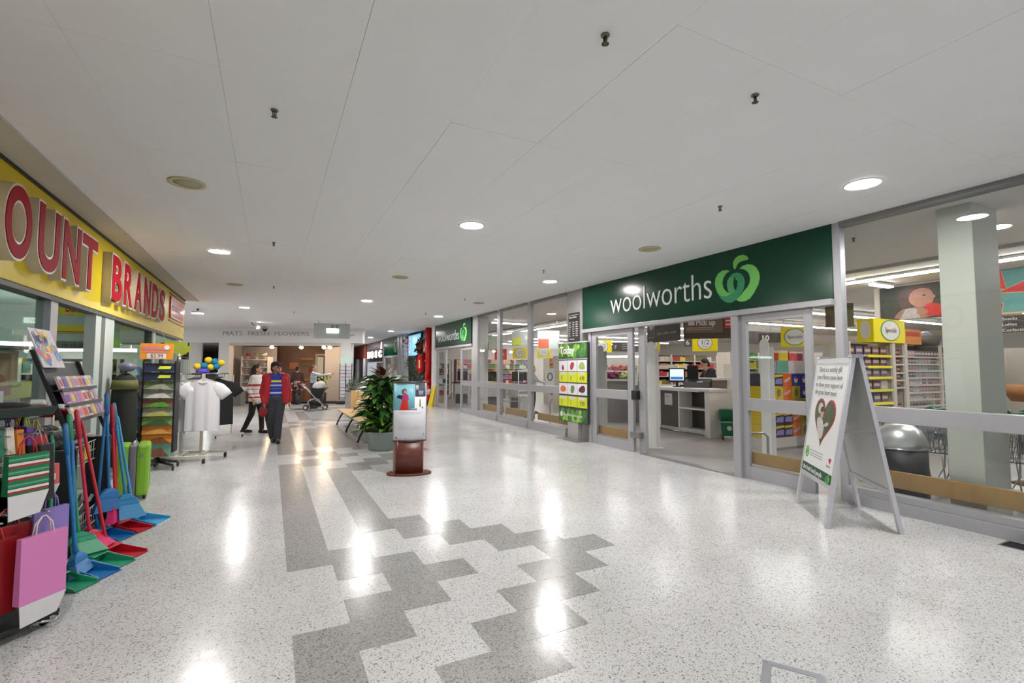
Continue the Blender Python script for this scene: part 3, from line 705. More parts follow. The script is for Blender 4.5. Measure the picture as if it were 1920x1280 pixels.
# litter bin
bn = thing('litter_bin', 'black round litter bin with domed steel lid behind the glass', 'bin', (6.78, 3.16, 0))
part('body', MB().lathe([(0.0, 0), (0.255, 0.0), (0.26, 0.02), (0.26, 0.62), (0.0, 0.62)], 32), mat((30, 30, 33), 0.5), bn)
part('dome_lid', MB().lathe([(0.262, 0.62), (0.262, 0.68), (0.245, 0.76), (0.20, 0.84), (0.13, 0.89), (0.0, 0.905)], 32), mat((205, 205, 206), 0.3, 0.75, 0.05), bn)
part('lid_band', MB().lathe([(0.266, 0.615), (0.266, 0.635)], 32), CHROME, bn)

# nested shopping trolleys
GHANDLE = mat((16, 92, 58), 0.35)
WIRE = mat((170, 172, 176), 0.3, 0.7, 0.05)
def make_trolley():
    t = thing('shopping_trolley', '', 'shopping trolley', (0, 0, 0))
    mb = MB(); zt, zb = 0.98, 0.52
    def rect(z, w, y0, y1): return [(-w, y0, z), (w, y0, z), (w, y1, z), (-w, y1, z)]
    mb.tube(rect(zt, 0.27, -0.42, 0.42), 0.006, 5, True); mb.tube(rect(zb, 0.20, -0.36, 0.36), 0.006, 5, True)
    for i in range(9):
        f = i / 8; y = -0.42 + 0.84 * f; y2 = -0.36 + 0.72 * f
        for s in (-1, 1): mb.tube([(s * 0.27, y, zt), (s * 0.20, y2, zb)], 0.003, 4)
        mb.tube([(-0.20, y2, zb), (0.20, y2, zb)], 0.003, 4)
    for i in range(7):
        f = i / 6; x = -0.27 + 0.54 * f; x2 = -0.20 + 0.40 * f
        for s in (-1, 1): mb.tube([(x, s * 0.42, zt), (x2, s * 0.36, zb)], 0.003, 4)
    for z in (0.64, 0.76, 0.87):
        f = (z - zb) / (zt - zb); mb.tube(rect(z, 0.20 + 0.07 * f, -0.36 - 0.06 * f, 0.36 + 0.06 * f), 0.003, 4, True)
    part('basket', mb, WIRE, t)
    part('chassis', MB().tube([(-0.24, 0.42, 1.04), (-0.24, 0.40, 0.9), (-0.24, 0.38, 0.3), (-0.24, 0.3, 0.14), (-0.18, -0.42, 0.14), (0.18, -0.42, 0.14), (0.24, 0.3, 0.14), (0.24, 0.38, 0.3), (0.24, 0.40, 0.9), (0.24, 0.42, 1.04)], 0.011, 6)
         .tube([(-0.18, -0.3, 0.14), (-0.19, -0.34, 0.52)], 0.009, 5).tube([(0.18, -0.3, 0.14), (0.19, -0.34, 0.52)], 0.009, 5), WIRE, t)
    h = part('handle', MB().tube([(-0.27, 0.47, 1.05), (0.27, 0.47, 1.05)], 0.02, 8), GHANDLE, t)
    part('handle_grip', MB().cbox((-0.25, 0.45, 1.04), (0.07, 0.12, 0.09), (0.5, 0, 0)).cbox((0.25, 0.45, 1.04), (0.07, 0.12, 0.09), (0.5, 0, 0)), GHANDLE, h, 0.015)
    part('seat_flap', MB().box(-0.2, 0.2, 0.30, 0.31, 0.62, 0.92), mat((150, 152, 156), 0.5), t)
    for x, y in ((-0.2, -0.38), (0.2, -0.38), (-0.23, 0.3), (0.23, 0.3)):
        part('wheel', MB().tube([(x - 0.016, y, 0.06), (x + 0.016, y, 0.06)], 0.06, 12), BLACK, t)
    return t
TR0 = make_trolley()
ORD = ('first', 'second', 'third', 'fourth', 'fifth', 'sixth', 'seventh', 'eighth', 'ninth', 'tenth', 'eleventh', 'twelfth', 'thirteenth', 'fourteenth', 'fifteenth', 'sixteenth', 'seventeenth', 'eighteenth', 'nineteenth', 'twentieth')
for i in range(9):
    y = 3.55 - i * 0.235
    lb = '%s green-handled trolley of the nested row behind glass, counted from the bin' % ORD[i]
    if i == 0: TR0.location = (7.62, y, 0); TR0.rotation_euler = (0, 0, PI); TR0['label'] = lb; TR0['group'] = 'nested shopping trolleys'
    else: dup(TR0, (7.62, y, 0), PI, lb, 'nested shopping trolleys')
dup(TR0, (7.0, 9.75, 0), RAD(100), 'single wire trolley behind the window beside the Today poster stand', 'nested shopping trolleys')
dup(TR0, (6.95, 13.9, 0), RAD(80), 'single wire trolley by the window nearest the smaller fascia', 'nested shopping trolleys')

# ------------------------------------------------------------------ gondola shelving
SHELF_M = mat((196, 190, 184), 0.5, 0, 0.04)
BACK_M = mat((70, 60, 54), 0.7, 0, 0.1)
UPR_M = mat((206, 196, 184), 0.5)
PCOL = [(122, 74, 66), (92, 70, 92), (160, 96, 60), (214, 206, 198), (96, 128, 72), (196, 60, 52), (222, 190, 60), (70, 70, 110), (150, 140, 130), (190, 150, 120), (232, 228, 222), (60, 50, 50), (120, 160, 60), (204, 110, 140)]
def gondola(name, label, x0, x1, y, zs, depth=0.45, top=2.05, seed=1, fill=True, cat='shelving', cols=PCOL, step=1.25, h=0.16, strips=True):
    """a run of shelving along X whose front (at y) faces -Y"""
    t = thing(name, label, cat, (x0, y, 0)); L = x1 - x0
    part('base', MB().box(0, L, 0.02, depth, 0, 0.14), SHELF_M, t)
    part('back_panel', MB().box(0, L, depth - 0.03, depth, 0.14, top), BACK_M, t)
    part('end_panel', MB().box(-0.03, 0.0, 0, depth, 0, top), UPR_M, t)
    n = max(1, round(L / step))
    for i in range(n + 1): part('upright', MB().box(L * i / n - 0.025, L * i / n + 0.025, -0.012, 0.03, 0.0, top), UPR_M, t)
    for z in zs:
        s = part('shelf', MB().box(0.02, L - 0.02, 0.0, depth - 0.03, z - 0.03, z), SHELF_M, t)
    if fill:
        r = random.Random(seed); by = {}
        for z in zs:
            x = 0.05
            while x < L - 0.26:
                w = r.uniform(0.08, 0.2); c = r.randrange(len(cols)); k = r.randint(1, 3)
                for q in range(k):
                    if x + w > L - 0.05: break
                    hh = h * r.uniform(0.75, 1.1)
                    by.setdefault(c, MB()).box(x, x + w - 0.008, 0.03, depth * 0.7, z, z + hh); x += w
        for c, mb in by.items():
            part('packed_goods', mb, mat(cols[c], 0.4, 0, 0.25, 30), t, kind='stuff')
    return t
# near run by the specials box: products are things of their own
Z1 = (0.95, 1.19, 1.42, 1.62, 1.82); Z2 = (0.70, 0.84, 0.97, 1.11, 1.26, 1.40, 1.54, 1.67, 1.81)
ga = gondola('shelf_unit', 'shelving with yellow price strips under the yellow Specials box', 9.1, 10.5, 4.95, (0.45, 0.7) + Z1, seed=3, fill=False)
for i, z in enumerate((0.45, 0.7) + Z1):
    part('price_strip', MB().box(0.55, 1.33, -0.018, -0.002, z - 0.045, z + 0.002), YEL if i != 3 else LIME, ga)
gb = gondola('shelf_unit', 'narrow open stand of orange and purple boxes beside the yellow price strips', 10.55, 10.93, 4.95, (0.45, 0.78, 1.22, 1.36, 1.50, 1.66, 1.82), seed=4, fill=False)
gc = gondola('shelf_unit', 'dark shelving crowded with small packets, left of the square column', 10.98, 15.0, 4.95, (0.3, 0.5) + Z2, seed=5, fill=False)
def box_prod(w, d, h, kind):
    if kind == 'tin': mb = MB().lathe([(0, 0), (w / 2, 0), (w / 2, h), (0, h)], 10)
    elif kind == 'bag': mb = MB().hexa([(-w / 2, -d / 2, 0), (w / 2, -d / 2, 0), (w / 2, d / 2, 0), (-w / 2, d / 2, 0)], [(-w * .45, -0.005, h), (w * .45, -0.005, h), (w * .45, 0.005, h), (-w * .45, 0.005, h)])
    else: mb = MB().box(-w / 2, w / 2, -d / 2, d / 2, 0, h)
    return mb
rp_ = random.Random(21)
def stock(name, label_fmt, x0, x1, y, zs, w, h, d, cols, kind, group, gap=0.01, cat='package', fill=1.0, band=None):
    """single products standing along shelves; one shared mesh per colour"""
    protos = []
    for cn, c in cols:
        me = new_mesh(name, box_prod(w, d, h, kind), mat(c, 0.4, 0, 0.2, 40))
        bd = None
        if band:
            bm_ = new_mesh('label_band', MB().box(-w * 0.42, w * 0.42, -d / 2 - 0.002, -d / 2, h * 0.35, h * 0.7), mat(band, 0.4)) if kind == 'box' else new_mesh('label_band', MB().lathe([(w / 2 + 0.001, h * 0.3), (w / 2 + 0.001, h * 0.75)], 10), mat(band, 0.4))
            bd = bm_
        protos.append((cn, me, bd))
    for zi, z in enumerate(zs):
        n = int((x1 - x0) / (w + gap))
        k = rp_.randrange(len(protos))
        for i in range(n):
            if rp_.random() > fill: continue
            if rp_.random() < 0.45: k = rp_.randrange(len(protos))
            cn, me, bd = protos[k]
            o = link(name, me); o.location = (x0 + (i + 0.5) * (x1 - x0) / n, y, z + 0.0005)
            tag(o, label_fmt % (cn, ORD[len(zs) - 1 - zi], ORD[i]), cat, group)
            if bd: b = link('label_band', bd, o)
stock('snack_pack', '%s snack pack under the Specials box, %s shelf from top, %s from left', 9.14, 10.46, 5.12, (0.45, 0.7) + Z1, 0.21, 0.155, 0.2,
      [('brown', (112, 74, 66)), ('maroon', (104, 60, 66)), ('grey-violet', (96, 86, 110)), ('pale', (214, 196, 186))], 'box', 'snack packs under the Specials box', 0.012, 'snack pack', band=(196, 176, 166))
stock('biscuit_box', '%s box on the narrow stand, %s shelf from top, %s from left', 10.58, 10.91, 5.12, (0.45, 0.78, 1.22, 1.36, 1.50, 1.66, 1.82), 0.14, 0.12, 0.2,
      [('orange', (206, 120, 60)), ('purple', (84, 56, 100)), ('dark', (70, 50, 60))], 'box', 'boxes on the narrow stand', 0.01, 'box', band=(222, 150, 70))
stock('snack_packet', '%s packet on the packet shelving, %s shelf from top, %s from left', 11.02, 13.1, 5.12, (0.3, 0.5) + Z2, 0.115, 0.118, 0.16,
      [('pale', (206, 198, 188)), ('rose', (190, 140, 134)), ('grey-green', (136, 146, 118)), ('silver', (176, 174, 172)), ('brown', (120, 96, 86))], 'box', 'packets on the packet shelving', 0.004, 'packet', 1.0, band=(206, 200, 196))
gd = gondola('shelf_unit', 'distant shelving with baskets seen right of the square column', 15.3, 20, 4.6, (0.3, 0.7, 1.0, 1.3, 1.6), seed=9, h=0.2)
# Specials box on top
sb = thing('specials_box', 'yellow box sign with white Specials oval above the snack shelves', 'sign', (9.85, 4.93, 2.055))
part('body', MB().box(0, 1.08, 0, 0.28, 0, 0.44), YEL, sb, 0.004)
part('oval_rim', MB().disc(0.56, 0.23, 0.335, 0.20, -0.006, 0.0, 32), mat((104, 160, 70), 0.4), sb)
part('oval', MB().disc(0.56, 0.23, 0.30, 0.18, -0.010, 0.0, 32), mat((232, 228, 222), 0.4), sb)
text('Specials', 0.125, mat((60, 62, 58), 0.5), sb, 0.56, 0.195, -0.012, 0.001, align='CENTER')
part('side_oval', MB().disc(0.14, 0.23, 0.09, 0.18, -0.004, 0.004, 24).move(Matrix.Rotation(RAD(-90), 4, 'Z') @ Matrix.Translation((-0.28, 0, 0))), mat((232, 228, 222), 0.4), sb)
# goods on top of the packet shelves
cb = thing('carton', 'orange carton with dark print on top of the packet shelving', 'carton', (11.45, 5.18, 2.05))
part('body', MB().box(-0.32, 0.32, -0.15, 0.15, 0, 0.3), mat((222, 140, 60), 0.5), cb, 0.004)
part('print', MB().box(-0.25, 0.25, -0.155, -0.15, 0.16, 0.25), mat((190, 60, 40), 0.5), cb)
cb = thing('basket', 'round grey basket on top of the packet shelving', 'basket', (12.3, 5.18, 2.05))
part('body', MB().lathe([(0.0, 0), (0.2, 0), (0.27, 0.2), (0.25, 0.2), (0.18, 0.02), (0, 0.02)], 20), mat((104, 94, 90), 0.6), cb)
part('ball', MB().ell((-0.05, 0, 0.2), (0.13, 0.13, 0.1), 10, 8), mat((150, 150, 170), 0.3), cb)
# mural and banner
mu = thing('wall_mural', 'large photo mural of a child eating watermelon high on the wall', 'mural', (11.8, 5.76, 2.60), FACE_W)
part('panel', MB().box(0, 1.9, 0, 0.05, 0, 0.70), mat((56, 60, 52), 0.5, 0, 0.6, 6), mu)
part('leaf_print', MB().pxz([(1.05, 0.70), (1.88, 0.70), (1.88, 0.08), (1.5, 0.03), (1.3, 0.25), (1.12, 0.38)], -0.003, 0), mat((96, 100, 94), 0.5, 0, 0.75, 9), mu)
part('shoulder_print', MB().pxz(soft([(0.24, 0.0), (0.98, 0.0), (0.92, 0.16), (0.72, 0.24), (0.42, 0.22), (0.30, 0.12)], 1), -0.005, 0), mat((150, 112, 98), 0.5, 0, 0.12, 8), mu)
part('shirt_print', MB().pxz([(0.36, 0.0), (0.72, 0.0), (0.66, 0.20), (0.48, 0.22)], -0.006, 0), mat((170, 164, 160), 0.5, 0, 0.3, 16), mu)
part('hair_print', MB().pxz(soft([(0.36, 0.30), (0.34, 0.48), (0.42, 0.62), (0.60, 0.69), (0.82, 0.67), (0.96, 0.58), (0.7, 0.45), (0.55, 0.22), (0.42, 0.2)]), -0.007, 0), mat((84, 62, 56), 0.5, 0, 0.25, 14), mu)
part('face_print', MB().pxz(soft([(0.52, 0.40), (0.58, 0.56), (0.76, 0.62), (0.92, 0.56), (0.94, 0.47), (1.0, 0.41), (0.95, 0.38), (0.95, 0.31), (0.86, 0.24), (0.70, 0.22), (0.58, 0.28)], 1), -0.009, 0), mat((172, 122, 104), 0.5, 0, 0.12, 8), mu)
part('eye_print', MB().disc(0.80, 0.46, 0.035, 0.018, -0.0105, -0.009), mat((70, 44, 40), 0.5), mu)
part('melon_print', MB().pxz(soft([(0.80, 0.26), (0.94, 0.30), (1.1, 0.22), (1.26, 0.10), (1.3, 0.02), (0.86, 0.02), (0.78, 0.12)]), -0.0115, 0), mat((190, 40, 34), 0.5, 0, 0.2, 10), mu)
part('hand_print', MB().disc(0.76, 0.12, 0.10, 0.06, -0.0125, 0), mat((160, 112, 94), 0.5), mu)
struct('wall_right', MB().box(11.86, 11.95, 3.0, 5.9, 2.6, CZ), mat((216, 208, 196), 0.6, 0, 0.03, 1))
wm = thing('watermelon_banner', 'teal banner printed with red watermelon slices at the right edge', 'banner', (11.6, 4.0, 2.56), FACE_W)
part('panel', MB().box(0.12, 1.6, 0, 0.03, 0, 0.76), mat((92, 150, 146), 0.5, 0, 0.1, 4), wm)
for pts in ([(0.14, 0.45), (0.32, 0.42), (0.26, 0.76), (0.14, 0.76)], [(0.20, 0.36), (0.62, 0.56), (0.62, 0.34)], [(0.14, 0.02), (0.24, 0.02), (0.27, 0.15), (0.2, 0.24), (0.14, 0.24)], [(0.7, 0.1), (1.2, 0.2), (0.9, 0.6)]):
    cx_ = sum(p[0] for p in pts) / len(pts); cz_ = sum(p[1] for p in pts) / len(pts)
    part('rind_print', MB().pxz([(max(0.121, cx_ + (a - cx_) * 1.13), min(0.759, cz_ + (b - cz_) * 1.13)) for a, b in pts], -0.002, 0), mat((206, 206, 170), 0.5), wm)
    part('slice_print', MB().pxz(pts, -0.004, 0), mat((206, 56, 50), 0.5, 0, 0.15, 10), wm)
part('timber_edge', MB().box(0.12, 1.6, -0.02, 0.05, -0.03, 0.0), mat((206, 176, 130), 0.5), wm)
for k, s in enumerate(('Snacks', 'Lollies', 'Confectionery')):
    part('aisle_board', MB().box(0.12, 1.6, 0, 0.03, -0.15 - k * 0.10, -0.06 - k * 0.10), mat((60, 58, 58), 0.5), wm)
    text(s, 0.075, WHITE, wm, 0.24, -0.135 - k * 0.10, -0.002, 0.001)
bk_ = thing('wicker_basket', 'round wicker display basket behind the trolleys at right edge', 'basket', (9.3, 2.72, 0))
part('bowl', MB().lathe([(0.0, 1.12), (0.24, 1.12), (0.36, 1.34), (0.33, 1.34), (0.22, 1.15), (0, 1.15)], 24), mat((150, 98, 56), 0.7, 0, 0.3, 40), bk_)
part('pedestal', MB().lathe([(0.3, 0.0), (0.08, 0.05), (0.06, 1.12)], 16), mat((120, 80, 50), 0.6), bk_)

# ------------------------------------------------------------------ soft drink cartons stack
pl = thing('display_plinth', 'white display plinth under the stacked soft drink cartons', 'plinth', (8.43, 6.1, 0))
part('plinth_body', MB().box(0, 1.36, 0, 0.5, 0, 0.235), mat((214, 208, 204), 0.5), pl, 0.004)
part('kick', MB().box(0.03, 1.33, -0.004, 0, 0, 0.05), mat((150, 146, 142), 0.5), pl)
CART = {'y': ((226, 196, 40), 'yellow'), 'd': ((72, 66, 84), 'dark grey and yellow'), 'o': ((236, 116, 30), 'orange'), 'g': ((178, 164, 60), 'olive'), 'b': ((44, 44, 150), 'blue')}
ROWS = ('yddog', 'yddog', 'yyogg', 'yyogb', 'ddobb')
cw, ch_ = 0.262, 0.247
cm = {}
for k, (c, nm) in CART.items():
    cm[k] = (new_mesh('drink_carton', MB().box(-cw / 2 + 0.003, cw / 2 - 0.003, 0, 0.42, 0, ch_ - 0.002), mat(c, 0.35, 0, 0.08, 8), 0.004),)
prn = {'y': (mat((140, 130, 60), 0.4), 'disc'), 'd': (mat((150, 150, 206), 0.4), 'low'), 'o': (mat((226, 190, 200), 0.4), 'wave'), 'g': (mat((120, 104, 40), 0.4), 'disc'), 'b': (mat((214, 214, 226), 0.4), 'ball')}
pm = {}
for k, (m, s) in prn.items():
    mb = MB()
    if s == 'disc': mb.disc(0, 0.12, 0.06, 0.08, -0.003, 0)
    elif s == 'low': mb.pxz([(-0.11, 0.05), (0.1, 0.04), (0.11, 0.15), (-0.08, 0.14)], -0.003, 0)
    elif s == 'wave': mb.pxz([(-0.09, 0.07), (0.03, 0.1), (0.09, 0.15), (0.07, 0.18), (-0.02, 0.14), (-0.1, 0.11)], -0.003, 0)
    else: mb.disc(0, 0.12, 0.055, 0.06, -0.003, 0)
    pm[k] = new_mesh('print', mb, m)
pm['b2'] = new_mesh('print', MB().pxz([(-0.05, 0.13), (0.045, 0.145), (0.03, 0.17), (0.0, 0.18), (-0.035, 0.165)], -0.005, -0.003), mat((206, 40, 48), 0.4))
pm['d2'] = new_mesh('print', MB().pxz([(-0.12, 0.17), (0.12, 0.19), (0.12, 0.23), (-0.12, 0.22)], -0.003, 0), mat((226, 200, 60), 0.4))
for r, row in enumerate(ROWS):
    for c, k in enumerate(row):
        o = link('drink_carton', cm[k][0]); o.location = (8.43 + (c + 0.5) * cw + 0.02, 6.11, 0.237 + r * ch_)
        tag(o, '%s soft drink carton in the stack, %s row up, %s from left' % (CART[k][1], ORD[r], ORD[c]), 'carton', 'stacked soft drink cartons')
        link('print', pm[k], o)
        if k in 'bd': link('print', pm[k + '2'], o)
tp = thing('display_header', 'pale blank board on top of the soft drink carton stack', 'board', (8.43, 6.12, 1.474))
part('board', MB().box(0.35, 1.35, 0, 0.02, 0, 0.25), mat((212, 204, 208), 0.5), tp)
part('teal_card', MB().box(0.36, 0.72, -0.012, 0, 0.02, 0.25), mat((116, 176, 160), 0.5), tp)
for i, (x, w, c, n) in enumerate(((0.45, 0.22, (206, 70, 60), 'red'), (0.7, 0.3, (222, 200, 60), 'yellow'), (1.02, 0.26, (214, 80, 96), 'pink-red'), (1.24, 0.16, (150, 50, 76), 'crimson'))):
    o = part('sweet_tub', MB().box(-w / 2, w / 2, 0, 0.2, 0, 0.2), mat(c, 0.35, 0, 0.2, 20), None, 0.006); o.location = (8.43 + x, 6.2, 1.727)
    tag(o, '%s packet lying on the board above the drink cartons' % n, 'packet', 'packets above the cartons')
    part('lid_band', MB().box(-w / 2 - 0.002, w / 2 + 0.002, -0.003, 0.0, 0.15, 0.19), mat((226, 214, 196), 0.4), o)
part('shelf_plank', MB().box(0.3, 1.4, 0, 0.4, 0.25, 0.252), SHELF_M, tp)

# ------------------------------------------------------------------ hanging price signs
def price_sign(x, y, z0, w, h, rz, kind, label):
    t = thing('price_sign', label, 'sign', (x, y, z0), rz, 'hanging yellow price signs')
    part('board', MB().box(-w / 2, w / 2, 0, 0.012, 0, h), YEL if kind != 'red' else mat((222, 64, 52), 0.4), t)
    if kind == 'half':
        part('roundel_rim', MB().disc(0, h * 0.52, h * 0.42, h * 0.42, -0.004, 0, 28), mat((120, 124, 116), 0.4), t)
        part('roundel', MB().disc(0, h * 0.52, h * 0.39, h * 0.39, -0.006, 0, 28), WHITE, t)
        text('1/2', h * 0.40, mat((70, 70, 70), 0.5), t, 0, h * 0.42, -0.008, 0.001, align='CENTER')
        text('Price', h * 0.15, mat((110, 110, 110), 0.5), t, 0, h * 0.24, -0.008, 0.001, align='CENTER')
    elif kind == 'specials':
        part('roundel_rim', MB().disc(0, h * 0.5, h * 0.48, h * 0.43, -0.004, 0, 28), mat((110, 130, 90), 0.4), t)
        part('roundel', MB().disc(0, h * 0.5, h * 0.44, h * 0.39, -0.006, 0, 28), WHITE, t)
        text('Specials', h * 0.21, mat((80, 80, 80), 0.5), t, 0, h * 0.44, -0.008, 0.001, align='CENTER')
    else:
        text('SALE', h * 0.3, WHITE, t, 0, h * 0.4, -0.003, 0.001, align='CENTER')
    part('hanger', MB().tube([(-w * 0.4, 0.006, h), (-w * 0.4, 0.006, CZ - z0 - 0.02)], 0.003, 4).tube([(w * 0.4, 0.006, h), (w * 0.4, 0.006, CZ - z0 - 0.02)], 0.003, 4), STEEL, t)
    return t
price_sign(9.88, 8.80, 2.01, 0.60, 0.42, RAD(-49), 'half', 'yellow half-price sign hanging above the cashier in black')
price_sign(8.66, 9.41, 1.98, 0.42, 0.42, RAD(-44), 'half', 'yellow half-price sign partly hidden by the white gate pillar')
price_sign(9.66, 18.63, 2.00, 0.62, 0.47, RAD(-28), 'half', 'yellow half-price sign, the farther left of two seen through the windows')
price_sign(10.6, 18.17, 2.03, 0.60, 0.48, RAD(-30), 'half', 'yellow half-price sign nearest the Today poster stand, through the windows')
price_sign(10.3, 13.6, 2.1, 0.62, 0.45, RAD(-38), 'half', 'yellow half-price sign seen through the left glass door leaf')
price_sign(8.72, 5.68, 1.97, 0.46, 0.37, RAD(-57), 'specials', 'yellow hanging Specials sign above the drink cartons')
price_sign(8.5, 18.1, 1.93, 0.5, 0.45, RAD(-25), 'red', 'red hanging sale sign seen through the windows')
dk = thing('aisle_sign', 'dark aisle sign with white number ten left of the Specials sign', 'sign', (12.03, 8.5, 2.27), RAD(-55), 'dark aisle signs')
part('board', MB().box(-0.3, 0.42, 0, 0.02, 0, 0.26), mat((66, 62, 60), 0.5), dk)
text('10', 0.2, WHITE, dk, -0.24, 0.06, -0.003, 0.001, off=0.006)
part('hanger', MB().tube([(0, 0.01, 0.26), (0, 0.01, 1.065)], 0.004, 4), STEEL, dk)
for i, (x, y, lb) in enumerate(((11.7, 14.2, 'dark aisle sign seen through the left glass door leaf'), (11.6, 10.6, 'dark aisle sign right of the white gate pillar'), (12.4, 17.4, 'dark aisle sign behind the nearest half-price sign in the windows'))):
    d = thing('aisle_sign', lb, 'sign', (x, y, 2.24), RAD(-45), 'dark aisle signs')
    part('board', MB().box(-0.4, 0.4, 0, 0.02, 0, 0.30), mat((70, 66, 66), 0.5), d)
    for k in range(3): part('print', MB().box(-0.05, 0.34, -0.003, 0, 0.05 + k * 0.085, 0.09 + k * 0.085), mat((150, 146, 146), 0.5), d)
    text(str(7 - i), 0.2, WHITE, d, -0.34, 0.06, -0.003, 0.001)
    part('hanger', MB().tube([(0, 0.01, 0.3), (0, 0.01, 1.05)], 0.004, 4), STEEL, d)
# pick-up boards over the service desk
pu = thing('pickup_sign', 'dark timber board lettered Pick up above the service desk', 'sign', (8.56, 7.46, 2.22), RAD(-49))
part('board', MB().box(-0.56, 0.56, 0, 0.05, 0, 0.60), mat((92, 78, 66), 0.5, 0, 0.25, 12), pu)
pk = part('plank_panel', MB().box(-0.54, 0.24, -0.006, 0, 0.13, 0.55), mat((128, 112, 98), 0.5, 0, 0.3, 18), pu)
text('Pick up', 0.17, WHITE, pu, -0.30, 0.30, -0.010, 0.001, off=0.006, sx=0.8)
part('cart_print', MB().box(-0.46, -0.33, -0.009, -0.006, 0.30, 0.40), WHITE, pu)
part('underline', MB().box(-0.38, -0.18, -0.009, -0.006, 0.265, 0.28), RED, pu)
for z in (0.20, 0.235): part('small_print', MB().box(-0.50, 0.05, -0.008, -0.006, z, z + 0.014), mat((196, 184, 170), 0.5), pu)
rc = part('red_card', MB().box(0.28, 0.55, -0.012, 0, 0.22, 0.56), mat((206, 70, 66), 0.5), pu)
for z in (0.28, 0.36, 0.44): part('small_print', MB().box(0.30, 0.53, -0.014, -0.012, z, z + 0.035), mat((232, 200, 196), 0.5), rc)
part('hanger', MB().tube([(-0.5, 0.02, 0.6), (-0.5, 0.02, 1.08)], 0.006, 4).tube([(0.5, 0.02, 0.6), (0.5, 0.02, 1.08)], 0.006, 4), STEEL, pu)
po = thing('order_sign', 'dark board lettered your online order, joining the Pick up board', 'sign', (8.02, 8.02, 2.22), RAD(-100))
part('board', MB().box(-1.05, 0.20, 0, 0.05, -0.03, 0.62), mat((58, 52, 48), 0.5, 0, 0.1, 5), po)
text('your online order', 0.105, mat((206, 202, 196), 0.5), po, -0.62, 0.13, -0.004, 0.001)
part('frame_print', MB().box(-0.98, -0.72, -0.004, 0, 0.08, 0.09).box(-0.73, -0.72, -0.004, 0, 0.08, 0.5), mat((206, 202, 196), 0.5), po)
part('roundel', MB().disc(-0.86, 0.36, 0.09, 0.1, -0.004, 0), mat((190, 186, 182), 0.5), po)
part('hanger', MB().tube([(-0.9, 0.02, 0.62), (-0.9, 0.02, 1.08)], 0.006, 4).tube([(0.1, 0.02, 0.62), (0.1, 0.02, 1.08)], 0.006, 4), STEEL, po)
# picture banners in the distance
for i, (x, y, w, h, z, c1, c2, lb) in enumerate(((8.2, 13.75, 0.72, 0.62, 2.2, (150, 160, 156), (190, 80, 56), 'white hanging banner with red fruit picture, through the right window pane'),
        (7.4, 14.2, 0.6, 0.5, 2.3, (176, 180, 174), (196, 200, 70), 'white hanging banner with green and yellow print, middle window pane'),
        (9.0, 20.5, 0.9, 0.7, 2.4, (214, 226, 210), (110, 170, 60), 'pale hanging banner with green leaves, left window pane'))):
    d = thing('hanging_banner', lb, 'banner', (x, y, z), RAD(-28), 'hanging picture banners')
    part('sheet', MB().box(-w / 2, w / 2, 0, 0.01, 0, h), mat(c1, 0.5), d)
    part('picture', MB().box(-w * 0.45, w * 0.02, -0.003, 0, h * 0.06, h * 0.55), mat(c2, 0.5, 0, 0.4, 9), d)
    part('hanger', MB().tube([(-w * .4, 0.005, h), (-w * .4, 0.005, CZ - z - 0.02)], 0.003, 4).tube([(w * .4, 0.005, h), (w * .4, 0.005, CZ - z - 0.02)], 0.003, 4), STEEL, d)
ds = thing('hanging_board', 'dark olive hanging panel beside the tall white window post', 'panel', (9.0, 5.05, 2.3), RAD(-58))
part('sheet', MB().box(-0.2, 0.22, 0, 0.02, 0, 0.42), mat((70, 66, 40), 0.6), ds)
part('hanger', MB().tube([(0, 0.01, 0.42), (0, 0.01, 1.0)], 0.006, 4), STEEL, ds)

# ------------------------------------------------------------------ service desk, gates, basket trolley
WOOD_D = mat((84, 78, 72), 0.45, 0, 0.12, 6)
sd = thing('service_desk', 'white-framed checkout desk with dark panels facing the entrance', 'counter', (8.85, 7.78, 0), RAD(-94))
# local x runs from the far end (left) to the near end, -y faces the mall
part('worktop', MB().box(-1.78, -0.30, -0.04, 0.6, 1.02, 1.10).box(-0.30, 0.02, -0.02, 0.6, 1.04, 1.10), WHITE, sd, 0.006)
part('end_panel', MB().box(-0.16, 0.0, 0, 0.6, 0, 1.04), WHITE, sd, 0.004)
part('end_panel', MB().box(-1.72, -1.66, 0, 0.6, 0, 1.02), WHITE, sd, 0.004)
part('front_panel', MB().box(-1.66, -1.02, 0.0, 0.03, 0.14, 1.02), WOOD_D, sd)
part('inner_panel', MB().box(-1.0, -0.16, 0.40, 0.43, 0.14, 1.02), mat((74, 70, 66), 0.5, 0, 0.12, 6), sd)
part('divider', MB().box(-1.02, -0.98, 0.0, 0.43, 0.14, 1.02), WHITE, sd)
part('shelf', MB().box(-0.98, -0.16, 0.0, 0.40, 0.60, 0.64), WHITE, sd)
part('plinth', MB().box(-1.72, -0.16, 0.02, 0.6, 0, 0.14), WHITE, sd)
part('bumper_rail', MB().tube([(-1.72, -0.06, 0.06), (-0.14, -0.06, 0.06)], 0.025, 8), STEEL, sd)
nt_ = part('notice', MB().box(-1.50, -1.22, -0.006, 0, 0.66, 0.95), mat((206, 204, 202), 0.5), sd)
text('Lotto', 0.06, mat((120, 120, 120), 0.5), sd, -1.47, 0.86, -0.008, 0.001)
mo = thing('monitor', 'black checkout screen with pale blue page on the service desk', 'monitor', (9.25, 9.15, 1.10), RAD(-52))
part('casing', MB().box(-0.20, 0.20, 0, 0.06, 0.12, 0.48), BLACK, mo, 0.008)
part('display', MB().box(-0.165, 0.165, -0.004, 0, 0.17, 0.45), mat((190, 214, 232), 0.3, 0, 0.1, 3, emit=0.9), mo)
part('page_print', MB().box(-0.15, 0.15, -0.006, -0.004, 0.19, 0.26), mat((60, 120, 190), 0.3, emit=0.5), mo)
